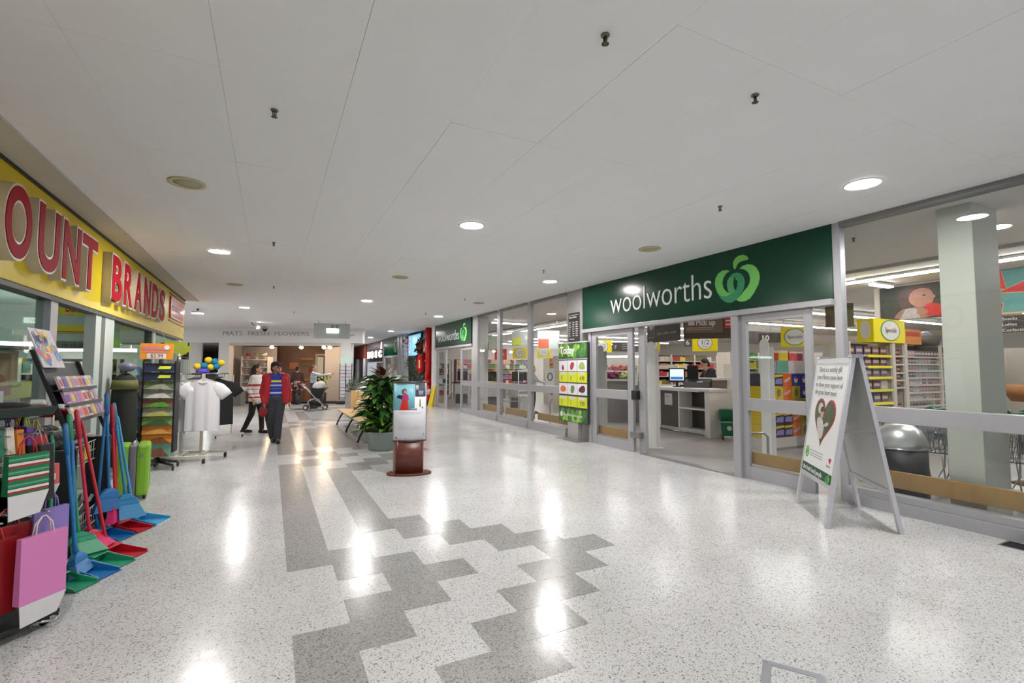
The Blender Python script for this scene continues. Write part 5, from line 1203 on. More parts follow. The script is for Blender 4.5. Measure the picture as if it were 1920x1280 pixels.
for tier, z in enumerate((1.365, 1.235, 1.105)):
    part('card_pocket', leaned(MB().box(0.02, 0.92, -0.06, 0.02, z - 0.012, z).box(0.02, 0.92, -0.062, -0.058, z, z + 0.015)), BLACK, ck)
    x = 0.05; k = 0
    while x < 0.86:
        w = rc_.uniform(0.075, 0.125); c = [(206, 200, 206), (190, 150, 190), (222, 216, 210), (120, 110, 160), (206, 160, 120), (196, 180, 206)][rc_.randrange(6)]
        if tier == 1 and x < 0.45: c = (190, 140, 184)
        o = part('greeting_card', leaned(MB().box(x, x + w - 0.008, -0.05, -0.03, z + 0.002, z + 0.115)), mat(c, 0.45, 0, 0.15, 25), ck)
        part('print', leaned(MB().box(x + 0.015, x + w - 0.025, -0.052, -0.05, z + 0.03, z + 0.09)), mat([(206, 70, 60), (90, 80, 140), (224, 190, 90), (150, 150, 160), (206, 120, 160)][(k + tier) % 5], 0.5, 0, 0.3, 30), o)
        x += w; k += 1
# ------------------------------------------------------------------ wire basket table with umbrellas
wk = thing('wire_basket_stand', 'white wire basket stand with yellow price cards in front of the shop', 'basket stand', (-1.55, 5.45, 0), FACE_E)
def wire_basket(z0, z1, x0, x1, y0, y1, n=16):
    mb = MB()
    for z in (z0, (z0 + z1) / 2, z1): mb.tube([(x0, y0, z), (x1, y0, z), (x1, y1, z), (x0, y1, z)], 0.005, 5, True)
    for i in range(n + 1):
        x = x0 + (x1 - x0) * i / n
        mb.tube([(x, y0, z1), (x, y0, z0), (x, y1, z0), (x, y1, z1)], 0.0035, 4)
    for i in range(1, 6):
        y = y0 + (y1 - y0) * i / 6
        mb.tube([(x0, y, z1), (x0, y, z0), (x1, y, z0), (x1, y, z1)], 0.0035, 4)
    return mb
WW = mat((214, 212, 206), 0.4)
part('upper_basket', wire_basket(0.66, 0.84, 0, 1.15, 0, 0.45), WW, wk)
part('lower_basket', wire_basket(0.06, 0.22, 0.25, 1.2, -0.04, 0.45), WW, wk)
for x, y in ((0.0, 0.0), (1.15, 0.0), (0, 0.45), (1.15, 0.45)): part('leg', MB().tube([(x, y, 0.0), (x, y, 1.12)], 0.013, 7), WW, wk)
part('top_rail', MB().tube([(0.75, 0.0, 1.10), (1.15, 0.0, 1.10)], 0.012, 7), WW, wk)
part('price_card', MB().box(0.42, 0.58, -0.012, -0.006, 0.69, 0.81).box(0.12, 0.19, -0.012, -0.006, 0.66, 0.78), mat((206, 190, 50), 0.5, 0, 0.3, 20), wk)
part('pink_tag', MB().box(1.13, 1.22, -0.02, -0.01, 1.06, 1.14), mat((222, 60, 140), 0.4), wk)
ru = random.Random(9)
UMB = ('lowest', 'second', 'third', 'fourth', 'fifth', 'sixth', 'topmost')
for i in range(7):
    o = thing('folded_umbrella', ('black folded umbrella with grey band in the wire basket, %s of the pile', 'black folded umbrella with dark red band in the wire basket, %s of the pile')[i % 2] % UMB[i], 'umbrella', (-1.62 - 0.045 * i, 5.98 + ru.uniform(-0.25, 0.25), 0.78 + 0.028 * i), FACE_E + ru.uniform(-0.3, 0.3), 'folded umbrellas in the wire basket')
    part('canopy', MB().tube([(-0.33, 0, 0), (-0.2, 0, 0.01), (0.1, 0, 0.015), (0.25, 0, 0.0)], [0.02, 0.05, 0.045, 0.015], 8), mat((26, 22, 26), 0.7, 0, 0.2, 20), o)
    part('grip', MB().tube([(0.25, 0, 0), (0.36, 0, 0)], 0.014, 7), mat((170, 160, 160), 0.4), o)
    part('band', MB().tube([(-0.02, 0, 0.012), (0.01, 0, 0.013)], 0.051, 8), mat((150, 36, 50) if i % 2 else (60, 56, 60), 0.5), o)
hb = thing('slipper_pack', 'red and white striped slippers on the rail above the wire basket', 'slippers', (-1.58, 5.30, 1.14), FACE_E)
part('sole', MB().cbox((0.1, 0, 0.02), (0.22, 0.09, 0.03), (0, 0.5, 0)).cbox((0.02, 0.1, 0.06), (0.22, 0.09, 0.03), (0, 0.5, 0)), RED, hb, 0.008)
part('upper', MB().cbox((0.03, 0, 0.075), (0.1, 0.09, 0.04), (0, 0.5, 0)).cbox((-0.05, 0.1, 0.12), (0.1, 0.09, 0.04), (0, 0.5, 0)), WHITE, hb, 0.012)
part('hook', MB().tube([(0.05, 0.05, 0.04), (0.1, 0.2, 0.0), (0.12, 0.28, -0.02)], 0.008, 6), WW, hb)
bk2 = thing('magazine_bundle', 'white and grey magazines stacked in the lower wire basket', 'magazine', (-1.70, 6.15, 0.08), FACE_E + 0.15)
for i in range(5): part('sheet', MB().cbox((0.02 * i - 0.1, 0.06 * i - 0.1, 0.12 + 0.012 * i), (0.32, 0.03, 0.24), (0.5, 0, 0.1 * i)), mat((150 + 14 * i, 150 + 12 * i, 154 + 10 * i), 0.5, 0, 0.35, 14), bk2)
# ------------------------------------------------------------------ brooms and long-handled dustpans
BLU = (28, 112, 176); GRN = (40, 150, 112); PNK = (196, 30, 66); LBL = (70, 160, 206); RD2 = (186, 26, 44)
def broom(label, foot, neck, top, col, brush, az):
    """foot: middle of the bristle ends; neck: where the handle meets the head; az: direction the head is wide in"""
    f, nk, tp_ = Vector(foot), Vector(neck), Vector(top); t = thing('broom', label, 'broom', f, 0, 'brooms outside the discount shop')
    a = nk - f; d = tp_ - f; u = (d - a)
    part('handle', MB().tube([a, a + u * 0.06, a + u * 0.98, d], [0.019, 0.0125, 0.0125, 0.008], 9), mat(col, 0.3), t)
    part('grip', MB().tube([a + u * 0.76, a + u * 0.79, a + u * 0.985, a + u * 1.002], [0.013, 0.018, 0.018, 0.008], 9), mat(tuple(int(v * 0.9) for v in col), 0.35), t)
    w = Vector((math.cos(az), math.sin(az), 0)); ax = a.normalized(); th = w.cross(ax).normalized()
    def q(c, hw, dp): return [c - w * hw - th * dp, c + w * hw - th * dp, c + w * hw + th * dp, c - w * hw + th * dp]
    L = a.length
    part('head', MB().hexa(q(a * 0.58, 0.085, 0.026), q(a * 0.80, 0.078, 0.026)).hexa(q(a * 0.80, 0.078, 0.026), q(a * 1.04, 0.026, 0.02)), mat(col, 0.3), t, 0.006)
    mb = MB()
    for i in range(10):
        k = -1 + 2 * (i + 0.5) / 10
        mb.hexa(q(w * (0.105 * k), 0.0115, 0.034), q(a * 0.59 + w * (0.077 * k), 0.0078, 0.02))
    part('bristles', mb, mat(brush, 0.7, 0, 0.15, 60), t, kind='stuff')
    return t
def dustpan(label, loc, rz, col, top=None, hl=0.95, w=0.092, lip=None):
    """pan lies on the floor, mouth towards -y, long handle rising at the back"""
    t = thing('dustpan', label, 'dustpan', loc, rz, 'long-handled dustpans outside the discount shop')
    L = 0.27; h = 0.085
    mb = MB()
    mb.hexa([(-w, 0, 0.004), (w, 0, 0.004), (w * .8, L, 0.004), (-w * .8, L, 0.004)], [(-w, 0, 0.008), (w, 0, 0.008), (w * .8, L, 0.012), (-w * .8, L, 0.012)])
    for s in (-1, 1):
        mb.hexa([(s * w, 0, 0.004), (s * (w - 0.006), 0, 0.004), (s * (w * .8 - 0.006), L, 0.004), (s * w * .8, L, 0.004)], [(s * w * 1.03, 0, 0.025), (s * (w - 0.004), 0, 0.025), (s * (w * .8 - 0.003), L, h), (s * w * .84, L, h)])
    mb.hexa([(-w * .8, L - 0.006, 0.004), (w * .8, L - 0.006, 0.004), (w * .8, L, 0.004), (-w * .8, L, 0.004)], [(-w * .82, L, h), (w * .82, L, h), (w * .82, L + 0.008, h), (-w * .82, L + 0.008, h)])
    part('pan', mb, mat(col, 0.3), t)
    part('lip', MB().box(-w * 1.02, w * 1.02, -0.012, 0.004, 0.003, 0.008), mat(lip or tuple(int(v * .8) for v in col), 0.3), t)
    part('hood', MB().hexa([(-w * .8, L * .72, h * .9), (w * .8, L * .72, h * .9), (w * .82, L, h), (-w * .82, L, h)], [(-w * .78, L * .74, h * .98), (w * .78, L * .74, h * .98), (w * .8, L, h * 1.1), (-w * .8, L, h * 1.1)]), mat(col, 0.3), t)
    if top is not None:
        e = Matrix.Rotation(-rz, 4, 'Z') @ (Vector(top) - Vector(loc))
        part('handle', MB().tube([(0, L, h), (0, L + 0.02, h + 0.1), e * 0.96, e], [0.018, 0.012, 0.012, 0.008], 9), mat(col, 0.3), t)
    return t
RP = RAD(50)       # pans open towards the mall
dustpan('green dustpan nearest the pink gift bag on the floor', (-1.13, 4.49, 0), RAD(60), GRN, (-1.45, 4.78, 1.05))
dustpan('blue dustpan lying between two green dustpans', (-1.045, 4.67, 0), RAD(60), BLU, (-1.36, 4.86, 1.0))
dustpan('green dustpan lying between the blue and the red dustpans', (-0.99, 4.86, 0), RAD(62), GRN, None)
dustpan('red dustpan farthest back of the front group', (-0.94, 5.05, 0), RAD(64), RD2, (-1.40, 5.20, 1.12))
broom('green broom with long handle leaning at the wire basket', (-1.23, 4.96, 0.09), (-1.325, 5.0, 0.25), (-1.433, 5.05, 1.187), GRN, (110, 176, 140), RAD(35))
broom('red and pink broom leaning beside the green broom', (-1.18, 5.10, 0.08), (-1.285, 5.12, 0.22), (-1.414, 5.14, 1.212), PNK, (214, 50, 110), RAD(75))
broom('blue broom of the front group, lower than the green one', (-1.225, 4.74, 0.02), (-1.268, 4.76, 0.165), (-1.383, 4.80, 1.131), BLU, (90, 140, 190), RAD(80))
dustpan('dark blue dustpan under the rear brooms', (-1.14, 5.60, 0), RAD(62), BLU, (-1.40, 5.85, 1.2))
dustpan('red dustpan under the rear brooms', (-1.04, 5.79, 0), RAD(62), RD2, (-1.36, 5.98, 1.15))
dustpan('light blue dustpan with white lip, biggest of the rear group', (-0.93, 6.02, 0), RAD(72), LBL, (-1.36, 6.05, 1.1), w=0.125, lip=(206, 216, 222))
broom('blue broom with dark brush in the rear group', (-1.33, 5.72, 0.235), (-1.317, 5.75, 0.43), (-1.377, 5.78, 1.319), BLU, (50, 110, 170), RAD(40))
broom('red broom with pink brush in the rear group', (-1.281, 5.78, 0.12), (-1.284, 5.82, 0.31), (-1.345, 5.84, 1.205), RD2, (214, 40, 110), RAD(85))
broom('light blue broom with wide brush in the rear group', (-1.15, 5.84, 0.12), (-1.215, 5.86, 0.34), (-1.349, 5.90, 1.217), (40, 130, 180), (80, 150, 200), RAD(25))
dc = thing('dark_panel', 'dark panel added under the wire basket stand', 'crate', (-2.0, 6.0, 0), FACE_E)  # added to fill the dark area below the wire basket
part('body', MB().box(-0.5, 0.9, -0.08, 0.0, 0.02, 0.62).box(-0.5, -0.45, -0.08, 0.05, 0.02, 0.62).box(0.85, 0.9, -0.08, 0.05, 0.02, 0.62), mat((28, 36, 30), 0.7, 0, 0.2), dc)
part('rim', MB().box(-0.52, 0.92, -0.09, 0.05, 0.62, 0.65), mat((40, 50, 44), 0.6), dc)
# ------------------------------------------------------------------ suitcase
su = thing('suitcase', 'lime green hard-shell suitcase with grey zip band standing on the floor', 'suitcase', (-1.46, 7.36, 0), RAD(8))
SG = mat((136, 190, 50), 0.3, 0, 0.04, 3)
for nm, x0, x1 in (('shell', -0.16, -0.035), ('shell', 0.035, 0.16)):
    s = part(nm, MB().box(x0, x1, -0.22, 0.22, 0.045, 0.64), SG, su, 0.035)
    for k in range(3): part('rib', MB().box(x0 - 0.002 if x0 < 0 else x1 - 0.002, x0 + 0.002 if x0 < 0 else x1 + 0.002, -0.14 + k * 0.12, -0.10 + k * 0.12, 0.12, 0.56), mat((116, 170, 40), 0.3), s, 0.001)
part('zip_band', MB().box(-0.037, 0.037, -0.215, 0.215, 0.05, 0.632), mat((120, 118, 130), 0.5), su, 0.02)
part('carry_handle', MB().tube([(0, -0.09, 0.63), (0, -0.08, 0.655), (0, 0.08, 0.655), (0, 0.09, 0.63)], 0.012, 7), mat((190, 190, 190), 0.4), su)
part('lock', MB().disc(0.085, 0.52, 0.018, 0.018, -0.228, -0.215, 14), CHROME, su)
for x, y in ((-0.12, -0.17), (0.12, -0.17), (-0.12, 0.17), (0.12, 0.17)): part('wheel', MB().tube([(x - 0.014, y, 0.024), (x + 0.014, y, 0.024)], 0.024, 10), BLACK, su)
# ------------------------------------------------------------------ picture rack with orange sign
kr = thing('picture_rack', 'tall black spinner rack of landscape puzzles under an orange price sign', 'spinner rack', (-1.53, 9.05, 0), RAD(-4))
part('pole', MB().tube([(0, 0.1, 0.1), (0, 0.1, 1.95)], 0.025, 8), BLACK, kr)
mb = MB()
for k in range(5):
    a = 2 * PI * k / 5 - 0.6; mb.tube([(0, 0.1, 0.14), (0.28 * math.cos(a), 0.1 + 0.28 * math.sin(a), 0.08)], [0.035, 0.02], 7)
part('star_base', mb, BLACK, kr)
for k in range(5):
    a = 2 * PI * k / 5 - 0.6; part('caster', MB().tube([(0.29 * math.cos(a) - .012, 0.1 + 0.29 * math.sin(a), 0.035), (0.29 * math.cos(a) + .012, 0.1 + 0.29 * math.sin(a), 0.035)], 0.035, 10), BLACK, kr)
part('frame', MB().box(-0.215, -0.195, 0.0, 0.26, 0.26, 1.66).box(0.195, 0.215, 0.0, 0.26, 0.26, 1.66), BLACK, kr)
PICS = [((38, 44, 74), (200, 210, 40), 'dark'), ((40, 44, 72), (190, 200, 40), 'dark'), ((92, 110, 74), (150, 150, 130), 'a'), ((132, 136, 124), (190, 190, 180), 'a'), ((120, 84, 74), (90, 150, 50), 'a'), ((140, 142, 124), (170, 170, 90), 'a'), ((110, 140, 70), (60, 90, 50), 'a'), ((196, 120, 50), (206, 150, 70), 'a'), ((204, 130, 50), (120, 70, 30), 'a'), ((110, 160, 140), (120, 80, 60), 'big')]
z = 1.635
for c1, c2, k in PICS:
    hgt = 0.20 if k == 'big' else 0.128
    z -= hgt + 0.008
    p = part('puzzle_box', MB().hexa([(-0.19, -0.01, z), (0.19, -0.01, z), (0.19, 0.03, z), (-0.19, 0.03, z)], [(-0.19, 0.02, z + hgt), (0.19, 0.02, z + hgt), (0.19, 0.06, z + hgt), (-0.19, 0.06, z + hgt)]), mat(c1, 0.35, 0, 0.35, 12), kr)
    if k == 'dark': part('print', MB().hexa([(-0.02, -0.006, z + .04), (0.14, -0.006, z + .04), (0.14, 0, z + .04), (-0.02, 0, z + .04)], [(0.0, 0.006, z + .085), (0.15, 0.006, z + .085), (0.15, 0.012, z + .085), (0.0, 0.012, z + .085)]), mat(c2, 0.4), p)
    else:
        part('print', MB().hexa([(-0.18, -0.013, z + .01), (0.17, -0.013, z + .005), (0.17, -0.006, z + .005), (-0.18, -0.006, z + .01)], [(-0.05, 0.002, z + hgt * .55), (0.06, 0.006, z + hgt * .7), (0.06, 0.012, z + hgt * .7), (-0.05, 0.01, z + hgt * .55)]), mat(c2, 0.4, 0, 0.35, 14), p)
sgn = part('orange_sign', MB().box(-0.25, 0.17, -0.02, -0.008, 1.69, 1.93), mat((236, 150, 40), 0.4), kr)
part('stem', MB().box(-0.01, 0.01, -0.008, 0.1, 1.6, 1.92), BLACK, kr)
part('pink_print', MB().box(-0.22, 0.13, -0.023, -0.02, 1.83, 1.88).box(-0.22, 0.13, -0.023, -0.02, 1.79, 1.81), mat((214, 130, 150), 0.4), sgn)
part('price_print', MB().box(-0.16, 0.08, -0.023, -0.02, 1.70, 1.775), WHITE, sgn)
text('$2.99', 0.075, mat((90, 70, 50), 0.5), kr, -0.12, 1.715, -0.024, 0.001)
part('round_print', MB().disc(0.09, 1.87, 0.035, 0.035, -0.026, -0.02), WHITE, sgn)
for k in range(9):
    part('side_card', MB().cbox((-0.27, 0.10 + 0.012 * k, 1.5 - k * 0.125), (0.03, 0.14, 0.15), (0, -0.35, 0)), mat([(90, 150, 206), (120, 130, 140), (150, 150, 150), (90, 96, 100), (170, 170, 166)][k % 5], 0.4, 0, 0.3, 20), kr)
# ------------------------------------------------------------------ dark garment stand
gs = thing('garment_stand', 'dark stand of hanging black and olive garments left of the spinner rack', 'clothes rack', (-1.88, 8.75, 0))
part('pole', MB().tube([(0, 0, 0), (0, 0, 1.6)], 0.02, 8), STEEL, gs)
part('garment', MB().lathe([(0.15, 0.16), (0.16, 0.7), (0.15, 1.2), (0.12, 1.42), (0.04, 1.48)], 18), mat((30, 34, 26), 0.85, 0, 0.35, 8, 0.5), gs)
part('cap_display', MB().ell((0.02, -0.02, 1.57), (0.11, 0.10, 0.07), 12, 8), mat((110, 110, 130), 0.5), gs)
part('olive_band', MB().lathe([(0.165, 1.25), (0.15, 1.38)], 18), mat((96, 96, 50), 0.8), gs)
# ------------------------------------------------------------------ T-shirt rack
def tshirt_mesh(seed, w=0.245, L=0.84):
    r = random.Random(seed); mb = MB(); nx, nz = 15, 12
    ph = [r.uniform(0, 6) for _ in range(3)]
    def half(f): return w * (1.0 + 0.10 * f) if f < 0.72 else w * (1.0 + 0.10 * f)
    for side in (-1, 1):
        vs = []; fs = []
        for j in range(nz + 1):
            f = j / nz; z = -L * (1 - f)
            hw = w * (1.04 - 0.06 * f) if f < 0.76 else w * (0.99 - 0.0 * f) - (f - 0.76) / 0.24 * 0.03
            for i in range(nx + 1):
                u = -1 + 2 * i / nx
                zt = z - (0.10 * max(0, abs(u) - 0.22) ** 1.2 if f > 0.9 else 0) * (f - 0.9) * 10 - (0.06 * max(0, 0.35 - abs(u)) if (f > 0.95 and side == -1) else 0) * 2
                fold = (0.010 * math.sin(9 * u + ph[0]) + 0.007 * math.sin(17 * u + ph[1])) * (1 - f * 0.6)
                y = side * (0.012 + 0.035 * (1 - u * u)) + fold
                vs.append((u * hw, y, zt))
        for j in range(nz):
            for i in range(nx):
                q = (j * (nx + 1) + i, j * (nx + 1) + i + 1, (j + 1) * (nx + 1) + i + 1, (j + 1) * (nx + 1) + i)
                fs.append(q if side == -1 else q[::-1])
        mb.add(vs, fs, True)
    for s in (-1, 1):
        mb.tube([(s * w * 0.60, 0, -0.135), (s * w * 0.95, 0, -0.17), (s * (w + 0.06), 0, -0.235), (s * (w + 0.10), 0, -0.285)], [0.030, 0.032, 0.030, 0.028], 12, False, 3.5)
    return mb
def shirt(label, x, y, z, rz, m, seed):
    t = thing('t_shirt', label, 'shirt', (x, y, z), rz, 'T-shirts on the white rack')
    part('fabric', tshirt_mesh(seed), m, t)
    part('collar', MB().tube([(-0.09, -0.03, -0.02), (-0.05, -0.05, -0.05), (0, -0.055, -0.065), (0.05, -0.05, -0.05), (0.09, -0.03, -0.02)], 0.007, 6), m, t)
    part('hanger', MB().tube([(-0.2, 0, -0.05), (0, 0, 0.02), (0.2, 0, -0.05)], 0.007, 6).tube([(0, 0, 0.02), (0, 0, 0.07), (0.02, 0, 0.09)], 0.004, 5), mat((190, 190, 194), 0.4), t)
    part('neck_tag', MB().box(-0.012, 0.012, -0.045, -0.04, -0.075, -0.05), BLACK, t)
    return t
WSH = mat((226, 224, 228), 0.8, 0, 0.02, 6); BSH = mat((20, 20, 22), 0.8, 0, 0.1, 6)
shirt('white T-shirt at the front of the rack, whole front showing', -0.99, 9.45, 1.37, RAD(-10), WSH, 1)
shirt('white T-shirt second on the rack, mostly behind the front one', -1.24, 9.66, 1.345, RAD(-12), WSH, 2)
shirt('white T-shirt last on the rack, seen by its left sleeve', -1.40, 9.88, 1.32, RAD(-14), WSH, 3)
shirt('black T-shirt hanging on the right end behind the white ones', -0.86, 10.35, 1.36, RAD(10), BSH, 4)
shirt('second black T-shirt behind the first black one', -0.92, 10.6, 1.36, RAD(14), BSH, 5)
tr_ = thing('t_shirt_rack', 'cream metal T-shirt rack on casters with striped hangers', 'clothes rack', (-1.12, 9.75, 0), RAD(-12))
CRM = mat((206, 200, 186), 0.4)
part('post', MB().box(-0.22, -0.18, -0.02, 0.02, 0.08, 1.46), CRM, tr_); part('post', MB().box(0.08, 0.12, -0.02, 0.02, 0.08, 1.46), CRM, tr_)
part('top_bar', MB().tube([(-0.2, -0.4, 1.455), (0.2, 0.95, 1.455)], 0.014, 8).box(-0.22, 0.12, -0.015, 0.015, 1.44, 1.47), CHROME, tr_)
part('base_bar', MB().box(-0.45, 0.28, -0.35, -0.30, 0.085, 0.13).box(-0.30, 0.42, 0.25, 0.30, 0.085, 0.13).box(-0.2, -0.16, -0.3, 0.25, 0.09, 0.13).box(0.1, 0.14, -0.3, 0.25, 0.09, 0.13), CRM, tr_, 0.004)
for x, y in ((-0.42, -0.33), (0.25, -0.33), (-0.27, 0.28), (0.39, 0.28)): part('caster', MB().tube([(x - 0.015, y, 0.04), (x + 0.015, y, 0.04)], 0.04, 10), BLACK, tr_)
mb = MB(); rh = random.Random(2)
for i in range(14): mb.tube([(0.02 + 0.018 * i, -0.1 + 0.05 * i, 1.455), (0.0 + 0.02 * i, -0.12 + 0.05 * i, 1.40), (-0.1 + 0.02 * i, -0.14 + 0.05 * i, 1.36)], 0.006, 5)
part('spare_hangers', mb, mat((60, 58, 60), 0.3), tr_, kind='stuff')
r3 = thing('garment_rail', 'white garment rail on casters behind the black T-shirts', 'clothes rack', (-0.86, 12.6, 0), RAD(10))
part('post', MB().tube([(0.1, 0, 0.08), (0.1, 0, 1.4)], 0.016, 8), WW, r3); part('foot', MB().box(-0.25, 0.35, -0.02, 0.02, 0.06, 0.1), WW, r3)
for x in (-0.2, 0.32): part('caster', MB().tube([(x - 0.015, 0, 0.032), (x + 0.015, 0, 0.032)], 0.032, 9), mat((60, 60, 60), 0.4), r3)
PLB = [(232, 200, 40), (30, 130, 180)]
def plush(label, pts):
    t = thing('plush_toy', label, 'toy', pts[0], 0, 'yellow and blue plush toys on the T-shirt rack')
    for i, p in enumerate(pts):
        part('ball', MB().ell([p[k] - pts[0][k] for k in range(3)], (0.062, 0.062, 0.058), 12, 8), mat(PLB[i % 2], 0.8), t)
    return t
plush('upper row of yellow, blue and yellow plush balls above the T-shirt rack', [(-1.01, 10.2, 1.70), (-0.91, 10.2, 1.675), (-0.81, 10.2, 1.65)])
plush('lower row of yellow and blue plush balls above the T-shirt rack', [(-1.17, 10.15, 1.585), (-1.07, 10.17, 1.60), (-0.97, 10.2, 1.575), (-0.88, 10.2, 1.585)])
pp = thing('purple_cap', 'rounded purple toy top under the plush balls', 'toy', (-1.09, 10.2, 1.475))
part('dome', MB().lathe([(0.11, 0), (0.105, 0.04), (0.07, 0.075), (0.0, 0.09)], 16), mat((90, 80, 206), 0.6), pp)
part('stick', MB().tube([(0, 0, 0), (0, 0, -0.06)], 0.012, 6), WHITE, pp)
lf = thing('cloth_sign', 'lime yellow fabric price flag hanging at the end of the yellow fascia', 'flag', (-1.80, 11.1, 1.80), RAD(-5))
part('flag', MB().hexa([(0, 0, 0.05), (0.33, 0.02, 0.02), (0.33, 0.035, 0.02), (0, 0.015, 0.05)], [(-0.02, 0, 0.28), (0.36, 0, 0.25), (0.36, 0.015, 0.25), (-0.02, 0.015, 0.28)]), mat((206, 216, 80), 0.6), lf)
part('corner', MB().hexa([(0.24, 0.0, -0.03), (0.36, 0.02, 0.06), (0.36, 0.03, 0.06), (0.24, 0.01, -0.03)], [(0.28, 0.0, 0.25), (0.44, 0.05, 0.12), (0.44, 0.06, 0.12), (0.28, 0.01, 0.25)]), mat((190, 200, 60), 0.6), lf)
text('L', 0.12, mat((140, 150, 60), 0.6), lf, 0.05, 0.11, -0.012, 0.001)
part('cord', MB().tube([(0.0, 0.01, 0.28), (-0.1, 0.01, 0.52)], 0.004, 4).tube([(0.34, 0.01, 0.25), (0.2, 0.01, 0.52)], 0.004, 4).tube([(-0.1, 0.01, 0.52), (-0.22, 0, 0.52)], 0.004, 4), WHITE, lf)
wg = thing('white_garment', 'pale garments on a hanging rail by the last post of the discount shop', 'clothes', (-1.80, 12.6, 0), RAD(0))
for i in range(4): part('garment', MB().hexa([(-0.16, 0.3 * i, 0.7), (0.16, 0.3 * i, 0.7), (0.16, 0.3 * i + 0.05, 0.7), (-0.16, 0.3 * i + 0.05, 0.7)], [(-0.10, 0.3 * i, 1.75), (0.10, 0.3 * i, 1.75), (0.10, 0.3 * i + 0.03, 1.75), (-0.10, 0.3 * i + 0.03, 1.75)]), mat((190 + 8 * i, 194 + 6 * i, 196), 0.8, 0, 0.1, 10), wg, 0.01)
part('rail', MB().tube([(0, -0.1, 0.0), (0, -0.1, 1.8), (0, 1.2, 1.8), (0, 1.2, 0)], 0.014, 7), STEEL, wg)
# ------------------------------------------------------------------ poster totem
tt = thing('poster_totem', 'free-standing poster totem with mahogany pedestal in front of the planter', 'sign stand', (1.87, 7.16, 0), RAD(-13))
MAH = mat((92, 40, 30), 0.35, 0, 0.2, 8)
part('base_plate', MB().lathe([(0.0, 0.0), (1.0, 0.0), (1.0, 0.022), (0.97, 0.03), (0.0, 0.03)], 40, (0, 0, 0), 0.325, 0.19), MAH, tt)
def curved(x0, x1, z0, z1, y, bow, t=0.012, n=12, taper=0.0, mb=None):
    """a panel bowed outwards towards -y"""
    mb = mb or MB(); vs = []
    for z, k in ((z0, 1 + taper), (z1, 1.0)):
        for j in (0, 1):
            for i in range(n + 1):
                u = -1 + 2 * i / n; x = (x0 + x1) / 2 + u * (x1 - x0) / 2 * k
                f = x / 0.25
                vs.append((x, y - bow * max(0, 1 - f * f) + j * t, z))
    m = n + 1; fs = []
    for i in range(n):
        fs += [(i, i + 1, 2 * m + i + 1, 2 * m + i), (m + i + 1, m + i, 3 * m + i, 3 * m + i + 1), (2 * m + i, 2 * m + i + 1, 3 * m + i + 1, 3 * m + i), (i + 1, i, m + i, m + i + 1)]
    fs += [(0, 2 * m, 3 * m, m), (n, m + n, 3 * m + n, 2 * m + n)]
    return mb.add(vs, fs, True)
part('pedestal', curved(-0.185, 0.185, 0.03, 0.49, -0.08, 0.05, 0.2, taper=0.06), MAH, tt)
part('pedestal_edge', MB().box(-0.235, -0.185, -0.05, 0.05, 0.03, 0.49).box(0.19, 0.205, -0.05, 0.05, 0.03, 0.49), mat((150, 120, 104), 0.4, 0, 0.2, 10), tt)
part('lower_cap', MB().lathe([(0.0, 0.485), (1.0, 0.485), (1.0, 0.50), (0.0, 0.50)], 36, (0, 0, 0), 0.25, 0.14), mat((52, 28, 26), 0.35), tt)
part('upper_cap', MB().lathe([(0.0, 1.34), (1.0, 1.34), (1.0, 1.36), (0.0, 1.36)], 36, (0, 0, 0), 0.25, 0.14), mat((60, 64, 68), 0.35), tt)
part('side_rail', MB().box(-0.245, -0.232, -0.035, 0.035, 0.5, 1.34).box(0.232, 0.245, -0.035, 0.035, 0.5, 1.34), mat((150, 152, 156), 0.3, 0.6), tt)
part('core', MB().box(-0.23, 0.23, -0.02, 0.03, 0.5, 1.34), mat((120, 120, 124), 0.5), tt)
ps = part('poster', curved(-0.232, 0.232, 0.505, 1.338, -0.04, 0.085, 0.006), mat((236, 236, 242), 0.4, 0, 0.02), tt)
def pp_(x0, x1, z0, z1, c, k=1, var=0.1): part('print', curved(x0, x1, z0, z1, -0.04 - 0.0012 * k, 0.085, 0.001, 8), mat(c, 0.35, 0, var, 14), ps)
pp_(-0.232, 0.065, 0.945, 1.315, (128, 196, 214), 1, 0.04)
pp_(0.07, 0.225, 1.14, 1.325, (86, 88, 100), 1, 0.6)
pp_(0.02, 0.10, 0.945, 0.972, (150, 156, 150), 1)
pp_(0.135, 0.155, 0.99, 1.10, (130, 136, 90), 1); pp_(0.17, 0.185, 0.965, 0.99, (70, 76, 60), 1)
pp_(0.12, 0.19, 1.16, 1.23, (150, 150, 190), 2, 0.3); pp_(0.08, 0.12, 1.24, 1.31, (206, 206, 210), 2, 0.2)
def ppoly(pts, c, k=2, n=14):
    """a printed shape wrapped over the bowed poster, cut into narrow columns"""
    xs = [p[0] for p in pts]; x0, x1 = min(xs) + 1e-4, max(xs) - 1e-4; vs = []; fs = []
    for i in range(n + 1):
        x = x0 + (x1 - x0) * i / n; zs = []
        for (ax, az), (bx, bz) in zip(pts, pts[1:] + pts[:1]):
            if (ax - x) * (bx - x) <= 0 and ax != bx: zs.append(az + (bz - az) * (x - ax) / (bx - ax))
        y = -0.04 - 0.0012 * k - 0.085 * max(0, 1 - (x / 0.25) ** 2)
        vs += [(x, y, min(zs)), (x, y, max(zs))]
    for i in range(n): fs.append((2 * i, 2 * i + 2, 2 * i + 3, 2 * i + 1))
    part('print', MB().add(vs, fs), mat(c, 0.4, 0, 0.15, 20), ps)
ppoly([(-0.15, 0.946), (-0.02, 0.946), (-0.035, 1.10), (-0.115, 1.10)], (206, 44, 40))
ppoly([(-0.125, 1.09), (-0.02, 1.09), (-0.03, 1.17), (-0.08, 1.19), (-0.12, 1.16)], (190, 60, 120), 3)
ppoly([(-0.20, 1.13), (-0.12, 1.10), (-0.11, 1.16), (-0.17, 1.17)], (40, 50, 80), 4)
